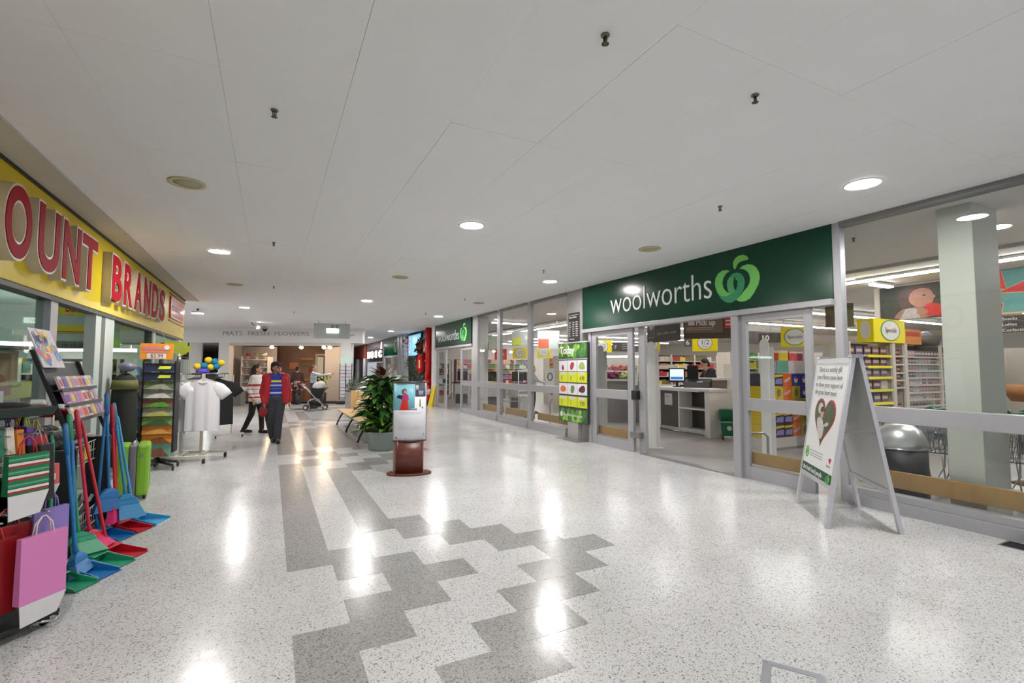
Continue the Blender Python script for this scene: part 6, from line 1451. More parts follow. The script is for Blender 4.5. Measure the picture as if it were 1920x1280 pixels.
ppoly([(-0.12, 1.18), (-0.06, 1.18), (-0.05, 1.24), (-0.08, 1.265), (-0.125, 1.24)], (120, 84, 84), 4)
ppoly([(-0.09, 1.19), (-0.06, 1.19), (-0.06, 1.235), (-0.09, 1.235)], (206, 160, 140), 5)
for i, z in enumerate((0.905, 0.888, 0.70, 0.685, 0.67, 0.655)): pp_(-0.16 + 0.02 * (i % 2), 0.19 - 0.03 * (i % 3), z, z + 0.005, (178, 180, 188), 1)
pp_(-0.205, -0.18, 0.53, 0.555, (150, 90, 90), 1); pp_(-0.08, -0.02, 0.53, 0.545, (160, 160, 166), 1); pp_(0.2, 0.21, 0.56, 0.60, (170, 170, 176), 1)

# ------------------------------------------------------------------ planter with big leaves
pt = thing('potted_plant', 'large leafy plant with brown-red top leaves in a grey round pot', 'plant', (1.97, 9.55, 0))
part('pot', MB().lathe([(0.0, 0.0), (0.24, 0.0), (0.26, 0.02), (0.345, 0.33), (0.36, 0.36), (0.335, 0.36), (0.32, 0.33), (0.0, 0.31)], 36), mat((132, 142, 138), 0.5, 0, 0.12, 6, 0.2), pt)
part('soil', MB().lathe([(0.0, 0.325), (0.322, 0.32)][::-1], 24), mat((44, 34, 26), 0.9, 0, 0.4, 30, 0.5), pt)
def leaf_mesh(L, w, droop, m):
    """a pointed leaf along +x with a folded midrib that droops to its tip"""
    mb = MB(); n = 6; vs = []
    for i in range(n + 1):
        f = i / n; ww = w * math.sin(PI * min(1, f * 0.93 + 0.07)) ** 0.8 * (1 - 0.25 * f); x = L * f * (1 - 0.12 * droop * f); z = -droop * L * f * f * 0.55
        vs += [(x, -ww, z + ww * 0.35), (x, 0, z), (x, ww, z + ww * 0.35)]
    fs = []
    for i in range(n):
        a = i * 3; fs += [(a, a + 3, a + 4, a + 1), (a + 1, a + 4, a + 5, a + 2)]
    mb.add(vs, fs, True)
    return new_mesh('leaf', mb, m)
LM = [mat((46, 92, 40), 0.3, 0, 0.35, 7), mat((84, 132, 50), 0.32, 0, 0.3, 7), mat((150, 178, 84), 0.35, 0, 0.4, 9), mat((34, 66, 34), 0.3, 0, 0.35, 7), mat((90, 50, 42), 0.3, 0, 0.35, 7)]
leafs = {}
def leaf(k, L, w, d):
    key = (k, L, w, d)
    if key not in leafs: leafs[key] = leaf_mesh(L, w, d, LM[k])
    return leafs[key]
rl = random.Random(17)
for i in range(230):
    f = i / 230; z = 0.36 + f * 1.0 + rl.uniform(-0.06, 0.06)
    a = rl.uniform(0, 2 * PI); rr = rl.uniform(0.02, 0.24) * (1 - 0.3 * f)
    k = (2 if rl.random() < 0.4 else 1) if f < 0.28 else (1 if rl.random() < 0.3 else (0 if rl.random() < 0.6 else 3))
    L = 0.44 if f < 0.5 else 0.38
    o = link('leaf', leaf(k, L, 0.082 if k != 0 else 0.070, 0.6 if f < 0.35 else 0.7), pt)
    o.location = (rr * math.cos(a), rr * math.sin(a), z); o.rotation_euler = (rl.uniform(-0.4, 0.4), -rl.uniform(-0.35, 0.75) - (0.40 if f < 0.25 else 0), a + rl.uniform(-0.6, 0.6))
    o.scale = (rl.uniform(0.75, 1.15),) * 3
for i in range(18):
    a = rl.uniform(0, 2 * PI)
    o = link('leaf', leaf(4, 0.34, 0.075, 0.6), pt); o.location = (0.04 * math.cos(a), 0.04 * math.sin(a), 1.22 + 0.10 * (i % 3)); o.rotation_euler = (rl.uniform(-0.4, 0.4), -rl.uniform(0.3, 1.25), a); o.scale = (rl.uniform(0.8, 1.05),) * 3
mb = MB()
for i in range(8):
    a = i * 0.8; mb.tube([(0.08 * math.cos(a), 0.08 * math.sin(a), 0.32), (0.12 * math.cos(a), 0.12 * math.sin(a), 0.9), (0.07 * math.cos(a + 1), 0.07 * math.sin(a + 1), 1.4)], [0.012, 0.009, 0.006], 6)
part('stems', mb, mat((70, 84, 44), 0.6), pt, kind='stuff')

# ------------------------------------------------------------------ bench
bn_ = thing('bench', 'long light timber slatted bench on curved black iron legs', 'bench', (1.68, 12.25, 0))
PINE = mat((206, 172, 122), 0.4, 0, 0.12, 5)
for i in range(6): part('seat_slat', MB().box(-0.02 + i * 0.072, 0.044 + i * 0.072, -1.9, 1.9, 0.425 - 0.004 * i, 0.455 - 0.004 * i), PINE, bn_, 0.006)
for i in range(6):
    z = 0.50 + i * 0.074; x = 0.42 + i * 0.022
    part('back_slat', MB().hexa([(x, -1.9, z), (x + 0.028, -1.9, z), (x + 0.028, 1.9, z), (x, 1.9, z)], [(x + 0.018, -1.9, z + 0.062), (x + 0.046, -1.9, z + 0.062), (x + 0.046, 1.9, z + 0.062), (x + 0.018, 1.9, z + 0.062)]), PINE, bn_, 0.005)
IRON = mat((22, 22, 24), 0.4, 0.3)
for y in (-1.78, 0.0, 1.78):
    part('leg', MB().tube([(-0.03, y, 0.02), (0.0, y, 0.12), (0.07, y, 0.26), (0.14, y, 0.36), (0.20, y, 0.41)], [0.024, 0.02, 0.022, 0.026, 0.03], 8)
         .tube([(0.55, y, 0.02), (0.50, y, 0.15), (0.38, y, 0.34), (0.2, y, 0.41)], [0.024, 0.02, 0.022, 0.03], 8)
         .tube([(0.0, y, 0.405), (0.4, y, 0.395), (0.46, y, 0.52), (0.56, y, 0.92)], 0.016, 8), IRON, bn_)
part('end_panel', MB().box(0.34, 0.52, 1.88, 1.91, 0.44, 0.94), PINE, bn_, 0.006)
# black dispenser box behind the bench
bx = thing('dispenser_box', 'black dispenser box with white sticker behind the bench', 'box', (2.38, 12.2, 0), RAD(-10))
part('body', MB().box(-0.16, 0.14, -0.14, 0.14, 0.0, 1.22), BLACK, bx, 0.008)
part('sticker', MB().box(-0.08, 0.08, -0.144, -0.14, 0.98, 1.04), WHITE, bx)
part('slot', MB().box(-0.08, 0.09, -0.145, -0.14, 1.07, 1.14), mat((60, 60, 62), 0.3), bx)
tn = thing('trough_planter', 'pale planter trough with grey-green plants beyond the bench', 'planter', (2.62, 16.2, 0))
part('trough', MB().box(-0.3, 0.5, -1.2, 1.4, 0, 0.75), mat((150, 148, 142), 0.6, 0, 0.1), tn, 0.01)
lm = MB(); 
for i in range(240): leafy(lm, (rg.uniform(-0.3, 0.5), rg.uniform(-1.1, 1.3), rg.uniform(0.75, 1.1)), 0.1, 1, 0.20, rg)
part('foliage', lm, mat((120, 126, 112), 0.5, 0, 0.4), tn, kind='stuff')
for i, (x, y, h, c) in enumerate(((-0.1, -0.9, 0.42, (70, 92, 60)), (0.2, 0.2, 0.5, (96, 110, 90)), (-0.2, 0.9, 0.6, (60, 84, 56)))):
    lm = MB()
    for k in range(22):
        a = k * 0.9; lm.hexa([(x, y - .012, 0.8), (x + .02, y - .012, 0.8), (x + .02, y + .012, 0.8), (x, y + .012, 0.8)], [(x + 0.3 * h * math.cos(a), y + 0.3 * h * math.sin(a), 0.8 + h * (0.6 + 0.4 * math.sin(k))), (x + 0.3 * h * math.cos(a) + .006, y + 0.3 * h * math.sin(a), 0.8 + h * (0.6 + 0.4 * math.sin(k))), (x + 0.3 * h * math.cos(a) + .006, y + 0.3 * h * math.sin(a) + .006, 0.8 + h * (0.6 + 0.4 * math.sin(k))), (x + 0.3 * h * math.cos(a), y + 0.3 * h * math.sin(a) + .006, 0.8 + h * (0.6 + 0.4 * math.sin(k)))])
    part('spiky_plant', lm, mat(c, 0.5, 0, 0.3), tn)

# ------------------------------------------------------------------ flower shop at the end of the corridor
FR = RAD(-24)
fl = struct('wall_front', None, None, None, (-2.1, 24.95, 0), FR)
part('bulkhead', MB().box(-1.6, 6.3, -0.02, 0.35, 2.70, CZ), mat((230, 230, 230), 0.6, 0, 0.03, 2), fl)
part('column', MB().box(0.0, 0.45, 0, 0.4, 0, 2.7), WHITE, fl); part('column', MB().box(5.35, 5.8, 0, 0.4, 0, 2.7), WHITE, fl)
part('head_frame', MB().box(0.45, 5.35, 0.05, 0.3, 2.58, 2.7), mat((206, 204, 200), 0.5), fl)
part('back_wall', MB().box(0.0, 4.25, 3.0, 3.1, 0, 2.7), mat((116, 92, 82), 0.7, 0, 0.35, 1.6), fl)
part('side_panel', MB().box(0.1, 1.7, 1.9, 1.95, 0, 2.6).box(4.0, 4.72, 1.9, 1.95, 0, 2.6), mat((172, 170, 168), 0.6, 0, 0.08, 3), fl)
part('shop_ceiling', MB().pxy([(0, 0.35), (5.35, 0.35), (4.2, 3.1), (0, 3.1)], 2.66, 2.7), mat((170, 150, 132), 0.7), fl)
part('side_wall', MB().pxy([(5.35, 0.38), (5.42, 0.38), (4.27, 3.1), (4.2, 3.1)], 0, 2.7).box(0.0, 0.08, 0.38, 3.1, 0, 2.7), mat((176, 172, 168), 0.6, 0, 0.06, 2), fl)
part('kerb', MB().box(0.4, 5.6, -0.05, 0.1, 0, 0.1), mat((40, 38, 38), 0.5), fl)
part('shop_floor', MB().pxy([(0, 0.1), (5.35, 0.1), (4.2, 3.0), (0, 3.0)], 0, 0.02), mat((150, 130, 112), 0.5), fl)
part('door_frame', MB().box(3.2, 3.28, 2.9, 3.0, 0, 2.3).box(3.9, 3.98, 2.9, 3.0, 0, 2.3).box(3.2, 3.98, 2.9, 3.0, 2.2, 2.3), mat((180, 170, 160), 0.5), fl)
part('dark_doorway', MB().box(3.28, 3.9, 2.92, 2.98, 0, 2.2), mat((44, 42, 40), 0.6), fl)
part('lit_pane', MB().box(3.3, 3.6, 2.90, 2.92, 1.3, 2.15), mat((206, 214, 200), 0.4, 0, 0.2, 3), fl)
fsn = thing('flower_shop_sign', 'thin grey lettering naming the flower shop on the pale bulkhead', 'sign', (-2.1, 24.95, 0), FR)
text('MATS  FRESH  FLOWERS', 0.27, mat((150, 152, 158), 0.5), fsn, 0.15, 3.02, -0.03, 0.008, off=-0.004, sx=1.02).data
for o in fsn.children: o.scale = (1.28, 1, 1)
part('vine_print', MB().tube([(5.0, -0.03, 3.02), (5.3, -0.03, 2.96), (5.6, -0.03, 3.0), (5.95, -0.03, 3.08)], 0.02, 5).tube([(5.2, -0.03, 2.98), (5.1, -0.03, 3.12)], 0.012, 5), mat((130, 150, 140), 0.5), fsn)
def flo(x, y, z): return (Matrix.Translation((-2.1, 24.95, 0)) @ Matrix.Rotation(FR, 4, 'Z') @ Vector((x, y, z)).to_4d()).xyz
WARM = glow((255, 222, 184), 110.0)
for i, (x, y) in enumerate(((2.0, 0.7), (3.25, 0.9), (4.35, 0.7), (4.62, 0.72))):
    d = thing('warm_lamp', ('leftmost warm spotlight under the flower shop ceiling', 'warm double spotlight in the middle of the flower shop ceiling', 'third warm spotlight from the left in the flower shop', 'rightmost warm spotlight in the flower shop')[i], 'spotlight', flo(x, y, 2.66), 0, 'warm spotlights in the flower shop')
    part('stem', MB().tube([(0, 0, 0), (0, 0, -0.07)], 0.015, 6), BLACK, d)
    part('head', MB().lathe([(0.05, -0.06), (0.075, -0.13)], 14), mat((60, 56, 52), 0.4), d)
    part('bulb', MB().ell((0, 0, -0.13), (0.085, 0.085, 0.06), 12, 8), WARM, d)
sw = thing('plant_shelf', 'white tiered shelf crowded with potted flowers inside the flower shop', 'shelf', flo(0.95, 1.2, 0), FR)
for z in (0.5, 0.9, 1.25, 1.6, 1.95): part('shelf', MB().box(-0.45, 0.75, -0.2, 0.3, z, z + 0.03), WHITE, sw)
part('upright', MB().box(-0.47, -0.43, -0.2, 0.3, 0, 2.1).box(0.73, 0.77, -0.2, 0.3, 0, 2.1), WHITE, sw)
FLC = [((196, 170, 150), 'cream'), ((206, 150, 150), 'pink'), ((170, 60, 60), 'red'), ((120, 130, 90), 'green'), ((214, 206, 190), 'white')]
for k in range(15):
    c, nm = FLC[k % 5]; z = (0.53, 0.93, 1.28, 1.63, 1.98)[k // 3]
    d = thing('flower_pot', '%s flower pot on the tiered flower shop shelf, %s shelf up' % (nm, ORD[k // 3]), 'flower pot', flo(0.95 - 0.25 + 0.4 * (k % 3), 1.15, z), FR, 'flower pots on the tiered shelf')
    part('pot', MB().lathe([(0, 0), (0.07, 0), (0.09, 0.12), (0, 0.12)], 10), mat((170, 150, 140), 0.6), d)
    mb = MB()
    for j in range(9): mb.ell((rl.uniform(-0.09, 0.09), rl.uniform(-0.08, 0.08), 0.17 + rl.uniform(0, 0.1)), (0.045, 0.045, 0.04), 6, 4)
    part('blooms', mb, mat(c, 0.6, 0, 0.2), d, kind='stuff')
def bucket(x, y, label, cols, r=0.14, h=0.36, n=26, top=0.95, base=0.0):
    d = thing('flower_bucket', label, 'flower bucket', flo(x, y, base), FR, 'flower buckets outside the flower shop')
    part('bucket', MB().lathe([(0, 0), (r * .8, 0), (r, h), (r * .94, h), (0, h * .9)], 16), mat((44, 46, 44), 0.5), d)
    mb = MB(); mg = MB()
    for j in range(n): leafy(mg, (0, 0, h + 0.2), 0.2, 1, 0.2, rl)
    part('leafage', mg, mat((76, 98, 66), 0.6, 0, 0.3), d, kind='stuff')
    for c in cols:
        mb = MB()
        for j in range(n // 2): mb.ell((rl.uniform(-r * 1.6, r * 1.6), rl.uniform(-r, r), h + rl.uniform(0.2, top - h)), (0.05, 0.05, 0.045), 6, 4)
        part('blooms', mb, mat(c, 0.6, 0, 0.25), d, kind='stuff')
bucket(0.95, -1.9, 'bucket of white and green flowers at left front of the flower shop', [(214, 210, 190), (150, 160, 120)], 0.15, 0.38, 36, 1.1)
bucket(0.75, -1.7, 'bucket of pink flowers behind the black bucket', [(206, 130, 170), (226, 206, 214)], 0.13, 0.36, 20, 0.9)
bucket(1.5, -2.1, 'black flower bucket with silver-green foliage by the striped woman', [(170, 176, 160)], 0.17, 0.38, 24, 0.75)
bucket(2.9, -0.6, 'bucket of mixed brown-pink flowers in the middle of the shop front', [(150, 90, 80), (200, 150, 140)], 0.16, 0.4, 26, 1.0)
bucket(3.7, -0.5, 'bucket of dark pink flowers behind the pram', [(160, 80, 100), (206, 170, 160)], 0.15, 0.4, 26, 1.0)
bucket(4.7, -0.3, 'bucket of yellow-green leaves left of the postcard stand', [(176, 186, 70), (110, 130, 60)], 0.15, 0.5, 30, 1.25)
bx2 = thing('white_crate', 'white crate stand carrying flowers beside the buckets', 'crate', flo(1.35, -1.2, 0), FR)
part('body', MB().box(-0.3, 0.35, -0.15, 0.25, 0.0, 0.62), mat((120, 124, 116), 0.6), bx2)
part('top', MB().box(-0.34, 0.4, -0.2, 0.3, 0.62, 0.78), mat((206, 206, 204), 0.5), bx2)
pb = thing('paper_bag', 'cream paper bag standing on the floor behind the pram', 'bag', flo(3.35, -0.9, 0), FR)
part('body', MB().hexa([(-0.2, -0.1, 0), (0.2, -0.1, 0), (0.2, 0.1, 0), (-0.2, 0.1, 0)], [(-0.1, -0.03, 0.5), (0.1, -0.03, 0.5), (0.1, 0.03, 0.5), (-0.1, 0.03, 0.5)]), mat((206, 196, 176), 0.6), pb)
part('handle', MB().tube([(-0.06, 0, 0.48), (0, 0, 0.6), (0.06, 0, 0.48)], 0.01, 5), mat((206, 196, 176), 0.6), pb)
for i, (x, z, w, h, c) in enumerate(((2.1, 1.5, 0.5, 0.4, (170, 120, 90)), (2.75, 1.65, 0.55, 0.25, (110, 96, 60)), (2.75, 1.95, 0.7, 0.2, (150, 110, 80)), (3.0, 1.35, 0.28, 0.28, (150, 40, 36)))):
    d = thing('wall_picture', ('tan framed picture on the brown flower shop wall', 'long low olive plaque on the brown flower shop wall', 'upper pale plaque on the brown flower shop wall', 'small dark red picture on the brown flower shop wall')[i], 'picture', flo(x, 2.97, z), FR)
    part('frame', MB().box(-w / 2, w / 2, 0, 0.02, 0, h), mat((90, 66, 50), 0.5), d); part('canvas', MB().box(-w / 2 + .03, w / 2 - .03, -0.006, 0, 0.03, h - .03), mat(c, 0.6, 0, 0.3, 6), d)
wc = thing('work_counter', 'brown work counter in the middle of the flower shop', 'counter', flo(3.0, 1.0, 0), FR)
part('top', MB().box(-0.9, 0.6, -0.3, 0.3, 1.0, 1.05), mat((150, 110, 80), 0.5), wc); part('front', MB().box(-0.85, 0.55, -0.25, 0.25, 0, 1.0), mat((120, 80, 60), 0.6, 0, 0.15), wc)
# postcard spinner
pr = thing('postcard_stand', 'tall white postcard stand at the right end of the flower shop', 'card stand', (2.95, 22.3, 0), RAD(-20))
part('header', MB().box(-0.24, 0.26, -0.02, 0.0, 1.75, 2.15), mat((196, 214, 208), 0.5), pr)
mb = MB()
for x in (-0.24, 0.0, 0.26): mb.box(x - 0.012, x + 0.012, -0.03, 0.02, 0.2, 1.78)
for k in range(10): mb.box(-0.24, 0.26, -0.06, 0.0, 0.28 + k * 0.15, 0.295 + k * 0.15)
part('wire_frame', mb, BLACK, pr)
for k in range(10):
    for x in (-0.12, 0.13): part('postcard', MB().box(x - 0.1, x + 0.1, -0.045, -0.02, 0.30 + k * 0.15, 0.415 + k * 0.15), mat((206 - 5 * (k % 3), 206 - 4 * (k % 4), 208), 0.5, 0, 0.15, 9), pr)
part('base', MB().box(-0.35, 0.35, -0.2, 0.2, 0.02, 0.12), BLACK, pr)
part('pole', MB().tube([(0, 0.03, 0.1), (0, 0.03, 1.8)], 0.02, 6), STEEL, pr)
# hanging direction sign
ex = thing('direction_sign', 'pale hanging direction sign with two pictograms and a lit lower panel', 'sign', (1.36, 19.0, 2.67), RAD(-5))
part('panel', MB().box(0, 1.26, 0, 0.06, 0, 0.55), mat((176, 180, 180), 0.4), ex, 0.004)
for k, x in enumerate((0.64, 0.80)):
    part('pictogram', MB().ring(x, 0.44, 0.045, 0.055, 0.022, -0.006, 0), mat((50, 52, 54), 0.5), ex)
part('lit_panel', MB().box(0.44, 0.86, -0.03, 0.0, 0.20, 0.36), glow((236, 252, 240), 2.2), ex, 0.004)
text('EXIT', 0.11, mat((110, 170, 130), 0.5), ex, 0.52, 0.24, -0.034, 0.001)
part('hanger', MB().tube([(0.15, 0.03, 0.55), (0.15, 0.03, 0.66)], 0.01, 5).tube([(1.1, 0.03, 0.55), (1.1, 0.03, 0.66)], 0.01, 5), STEEL, ex)
sl = thing('spotlight', 'small track spotlight on a bent arm near the flower shop bulkhead', 'spotlight', (-0.70, 21.0, CZ))
part('arm', MB().tube([(0, 0, 0), (0.0, 0, -0.06), (0.13, 0, -0.15)], 0.02, 6), ALU_D, sl)
part('head', MB().tube([(0.10, 0, -0.13), (0.2, -0.03, -0.19)], [0.05, 0.07], 12), WHITE, sl)
part('bulb', MB().ell((0.21, -0.03, -0.195), (0.065, 0.065, 0.055), 10, 8), glow((255, 250, 240), 25), sl)
dm = thing('dome_camera', 'small dark dome camera on the ceiling before the flower shop', 'camera', (-0.28, 23.0, CZ))
part('base', MB().lathe([(0.1, 0), (0.12, -0.1), (0.0, -0.1)][::-1], 16), mat((170, 170, 170), 0.4), dm)
part('dome', MB().ell((0, 0, -0.11), (0.10, 0.10, 0.10), 14, 8), mat((40, 40, 44), 0.1), dm)
# dark shop left of the flower shop
ds_ = struct('wall_front', MB().box(-9, -3.1, 27.0, 27.2, 0, CZ), mat((52, 40, 36), 0.6, 0, 0.2, 1))
part('red_post', MB().box(-4.35, -4.1, 26.8, 27.0, 0, CZ), mat((110, 26, 34), 0.5), ds_)
part('pale_pier', MB().box(-3.4, -2.9, 26.5, 27.0, 0, CZ), WHITE, ds_)
# ------------------------------------------------------------------ people
def capsule(mb, a, b, ra, rb, n=12, flat=1.0):
    a, b = Vector(a), Vector(b); d = (b - a); L = d.length; t = d.normalized() if L > 1e-6 else Vector((0, 0, 1))
    pts = []; rs = []
    for k in (0.02, 0.35, 0.7): s = math.sqrt(max(0, 1 - (1 - k) ** 2)); pts.append(a - t * ra * (1 - k)); rs.append(ra * s)
    pts.append(a); rs.append(ra); pts.append(b); rs.append(rb)
    for k in (0.7, 0.35, 0.02): s = math.sqrt(max(0, 1 - (1 - k) ** 2)); pts.append(b + t * rb * (1 - k)); rs.append(rb * s)
    return mb.tube(pts, rs, n, False, flat)
def fuse(name, mb, m, parent, voxel=0.012, smooth=4):
    """one continuous skin around all the shapes in mb"""
    me = new_mesh('raw', mb, None); o = bpy.data.objects.new('raw', me); COL.objects.link(o)
    r = o.modifiers.new('r', 'REMESH'); r.mode = 'VOXEL'; r.voxel_size = voxel; r.use_smooth_shade = True
    s = o.modifiers.new('s', 'SMOOTH'); s.factor = 0.5; s.iterations = smooth
    dg = bpy.context.evaluated_depsgraph_get(); dg.update()
    out = bpy.data.meshes.new_from_object(o.evaluated_get(dg)); bpy.data.objects.remove(o); bpy.data.meshes.remove(me)
    out.name = name; out.materials.clear(); out.materials.append(m)
    return link(name, out, parent)
def striped(name, base, bands):
    """cloth whose colour changes in bands along object Z: (z0, z1, rgb)"""
    m = bpy.data.materials.new(name); m.use_nodes = True; nt = m.node_tree; n = nt.nodes; b = n['Principled BSDF']; b.inputs['Roughness'].default_value = 0.8
    tc = n.new('ShaderNodeTexCoord'); sp = n.new('ShaderNodeSeparateXYZ'); nt.links.new(tc.outputs['Object'], sp.inputs[0])
    last = None
    rgb = n.new('ShaderNodeRGB'); rgb.outputs[0].default_value = (*lin(base), 1); last = rgb.outputs[0]
    for z0, z1, c in bands:
        g = n.new('ShaderNodeMath'); g.operation = 'COMPARE'; g.inputs[1].default_value = (z0 + z1) / 2; g.inputs[2].default_value = (z1 - z0) / 2
        nt.links.new(sp.outputs[2], g.inputs[0])
        mx = n.new('ShaderNodeMix'); mx.data_type = 'RGBA'; nt.links.new(g.outputs[0], mx.inputs[0]); nt.links.new(last, mx.inputs[6]); mx.inputs[7].default_value = (*lin(c), 1); last = mx.outputs[2]
    nt.links.new(last, b.inputs['Base Color']); return m
DEF = dict(head=(0, -0.02, 1.585), neck=(0, 0.01, 1.42), sl=(0.185, 0, 1.38), sr=(-0.185, 0, 1.38), el=(0.235, 0.02, 1.10), er=(-0.235, 0.02, 1.10), wl=(0.245, -0.05, 0.86), wr=(-0.245, -0.05, 0.86),
           hl=(0.095, 0, 0.90), hr=(-0.095, 0, 0.90), kl=(0.10, -0.02, 0.49), kr=(-0.10, -0.02, 0.49), al=(0.10, 0.02, 0.085), ar=(-0.10, 0.02, 0.085))
def person(label, loc, rz, scale=1.0, pose=None, build=1.0, top=None, top_len=0.86, trousers=None, shoes=None, hair=None, hair_long=False, skin=SKIN, head_turn=0.0, fine=0.011, sleeves=True, head_pitch=0.0):
    J = dict(DEF); J.update(pose or {}); J = {k: Vector(v) for k, v in J.items()}
    t = thing('person', label, 'person', loc, rz); t.scale = (scale,) * 3
    B = build; H = J['head']; M = Matrix.Translation(H) @ Euler((head_pitch, 0, head_turn)).to_matrix().to_4x4()
    mb = MB(); a = 0
    mb.ell((0, 0.01, 0.02), (0.076, 0.096, 0.105), 16, 12).ell((0, -0.03, -0.055), (0.054, 0.062, 0.062), 12, 8)
    capsule(mb, (0, -0.088, 0.012), (0, -0.112, -0.018), 0.011, 0.017, 8)
    mb.ell((0, -0.088, -0.062), (0.026, 0.014, 0.010), 8, 6)
    for s in (-1, 1): mb.ell((s * 0.078, 0.012, -0.005), (0.012, 0.024, 0.034), 8, 6)
    mb.move(M)
    capsule(mb, J['neck'] + Vector((0, 0.005, -0.04)), H + Vector((0, 0.02, -0.08)), 0.058, 0.052)
    def torso(mb, g, zlo=0.9):
        ch = (J['sl'] + J['sr']) / 2; pv = (J['hl'] + J['hr']) / 2
        capsule(mb, J['sl'] + (ch - J['sl']) * 0.15, J['sr'] + (ch - J['sr']) * 0.15, 0.062 * B + g, 0.062 * B + g)
        mb.ell(ch + (pv - ch) * 0.30, (0.165 * B + g, 0.115 * B + g, 0.19), 16, 10)
        mb.ell(ch + (pv - ch) * 0.66, (0.145 * B + g, 0.108 * B + g, 0.18), 16, 10)
        if zlo < 1: mb.ell(pv + Vector((0, 0.01, 0.03)), (0.165 * B + g, 0.120 * B + g, 0.13), 16, 10)
    def arms(mb, g, end=1.0):
        for q in 'lr':
            capsule(mb, J['s' + q], J['e' + q], 0.052 * B + g, 0.040 * B + g); capsule(mb, J['e' + q], J['e' + q] + (J['w' + q] - J['e' + q]) * end, 0.040 * B + g, 0.027 + g)
    def legs(mb, g, end=1.0):
        for q in 'lr':
            capsule(mb, J['h' + q], J['k' + q], 0.085 * B + g, 0.056 * B + g); capsule(mb, J['k' + q], J['k' + q] + (J['a' + q] - J['k' + q]) * end, 0.055 * B + g, 0.036 + g)
    torso(mb, 0); arms(mb, 0); legs(mb, 0)
    for q, s in (('l', 1), ('r', -1)):
        w = J['w' + q]; d = (w - J['e' + q]).normalized(); sd = d.cross(Vector((0, 1, 0))); sd = sd.normalized() if sd.length > 0.1 else Vector((0, 0, 1)); up_ = sd.cross(d).normalized()
        capsule(mb, w, w + d * 0.075, 0.026, 0.034, 10, 0.55)
        for k, (off, ln) in enumerate(((-0.028, 0.065), (-0.010, 0.078), (0.010, 0.074), (0.028, 0.058))):
            b0 = w + d * 0.085 + up_ * off; b1 = b0 + d * ln * 0.55 + sd * 0.006 * s; capsule(mb, b0, b1, 0.0095, 0.009, 7); capsule(mb, b1, b1 + d * ln * 0.4 + sd * 0.02 * s, 0.009, 0.008, 7)
        th = w + d * 0.03 - up_ * 0.03; capsule(mb, th, th + d * 0.045 - up_ * 0.028, 0.012, 0.010, 7)
        an = J['a' + q]; capsule(mb, an, an + Vector((0, -0.14, -0.045)), 0.035, 0.026, 8); capsule(mb, an, an + Vector((0, 0.03, -0.04)), 0.034, 0.03, 8)
    body = fuse('body', mb, skin, t, fine, 3)
    for s in (-1, 1):
        e = part('eye', MB().ell((s * 0.031, -0.080, 0.022), (0.012, 0.008, 0.008), 8, 6).move(M), mat((36, 26, 22), 0.2), t)
        part('eyebrow', MB().ell((s * 0.031, -0.087, 0.042), (0.019, 0.006, 0.005), 8, 4).move(M), hair or BLACK, t)
    part('mouth', MB().ell((0, -0.100, -0.062), (0.022, 0.005, 0.005), 8, 5).move(M), mat((150, 84, 78), 0.5), t)
    if trousers:
        mb = MB(); legs(mb, 0.020 if B < 1.1 else 0.034, 0.97); pv = (J['hl'] + J['hr']) / 2
        mb.ell(pv + Vector((0, 0.01, 0.03)), (0.165 * B + 0.015, 0.120 * B + 0.015, 0.14), 16, 10); fuse('trousers', mb, trousers, t)
    if top:
        mb = MB(); torso(mb, 0.018, 0.9 if top_len < 0.85 else 1.1)
        pv = (J['hl'] + J['hr']) / 2
        if top_len < 0.86: mb.ell(pv + Vector((0, 0.005, -0.03)), (0.165 * B + 0.055, 0.125 * B + 0.05, 0.16), 16, 10)
        if sleeves: arms(mb, 0.014, 0.92)
        fuse('top', mb, top, t)
    if shoes:
        for q in 'lr':
            an = J['a' + q]; mb = MB(); capsule(mb, an + Vector((0, 0.035, -0.045)), an + Vector((0, -0.17, -0.055)), 0.052, 0.047, 10); capsule(mb, an + Vector((0, 0, -0.02)), an + Vector((0, 0.01, 0.01)), 0.05, 0.05, 10)
            mb.v = [(x, y, max(z, an.z - 0.085)) for x, y, z in mb.v]; fuse('shoe', mb, shoes, t)
    if hair:
        mb = MB().ell((0, 0.03, 0.045), (0.086, 0.098, 0.100), 16, 10).ell((0, 0.065, -0.01), (0.078, 0.06, 0.09), 14, 8)
        if hair_long: capsule(mb, (0, 0.08, 0.02), (0.0, 0.13, -0.26), 0.075, 0.055); capsule(mb, (0.05, 0.05, 0), (0.07, 0.08, -0.2), 0.045, 0.03); capsule(mb, (-0.05, 0.05, 0), (-0.07, 0.08, -0.2), 0.045, 0.03)
        mb.move(M); fuse('hair', mb, hair, t, 0.010)
    return t, J, M
# man in the red jacket
mt, J, M = person('man in open red jacket, striped blue shirt, dark cap and dark trousers, walking', (0.10, 11.42, 0), RAD(4), 0.985,
    dict(wr=(-0.22, -0.12, 0.85), er=(-0.25, 0.02, 1.08), el=(0.255, 0.04, 1.10), wl=(0.27, 0.0, 0.86), kl=(0.06, -0.06, 0.49), al=(0.055, -0.10, 0.085), kr=(-0.09, 0.02, 0.49), ar=(-0.02, 0.12, 0.085), hl=(0.085, 0, 0.9), hr=(-0.085, 0, 0.9)),
    1.12, striped('shirt_stripes', (40, 52, 150), [(1.285, 1.325, (206, 196, 60)), (1.20, 1.235, (170, 180, 206)), (1.145, 1.16, (90, 110, 180)), (1.04, 1.075, (176, 186, 206)), (0.965, 0.99, (206, 196, 60))]), 0.9, mat((52, 52, 58), 0.8, 0, 0.1), mat((24, 22, 22), 0.4), mat((30, 24, 22), 0.7), head_turn=RAD(38), skin=mat((150, 104, 86), 0.55, 0, 0.06), sleeves=False)
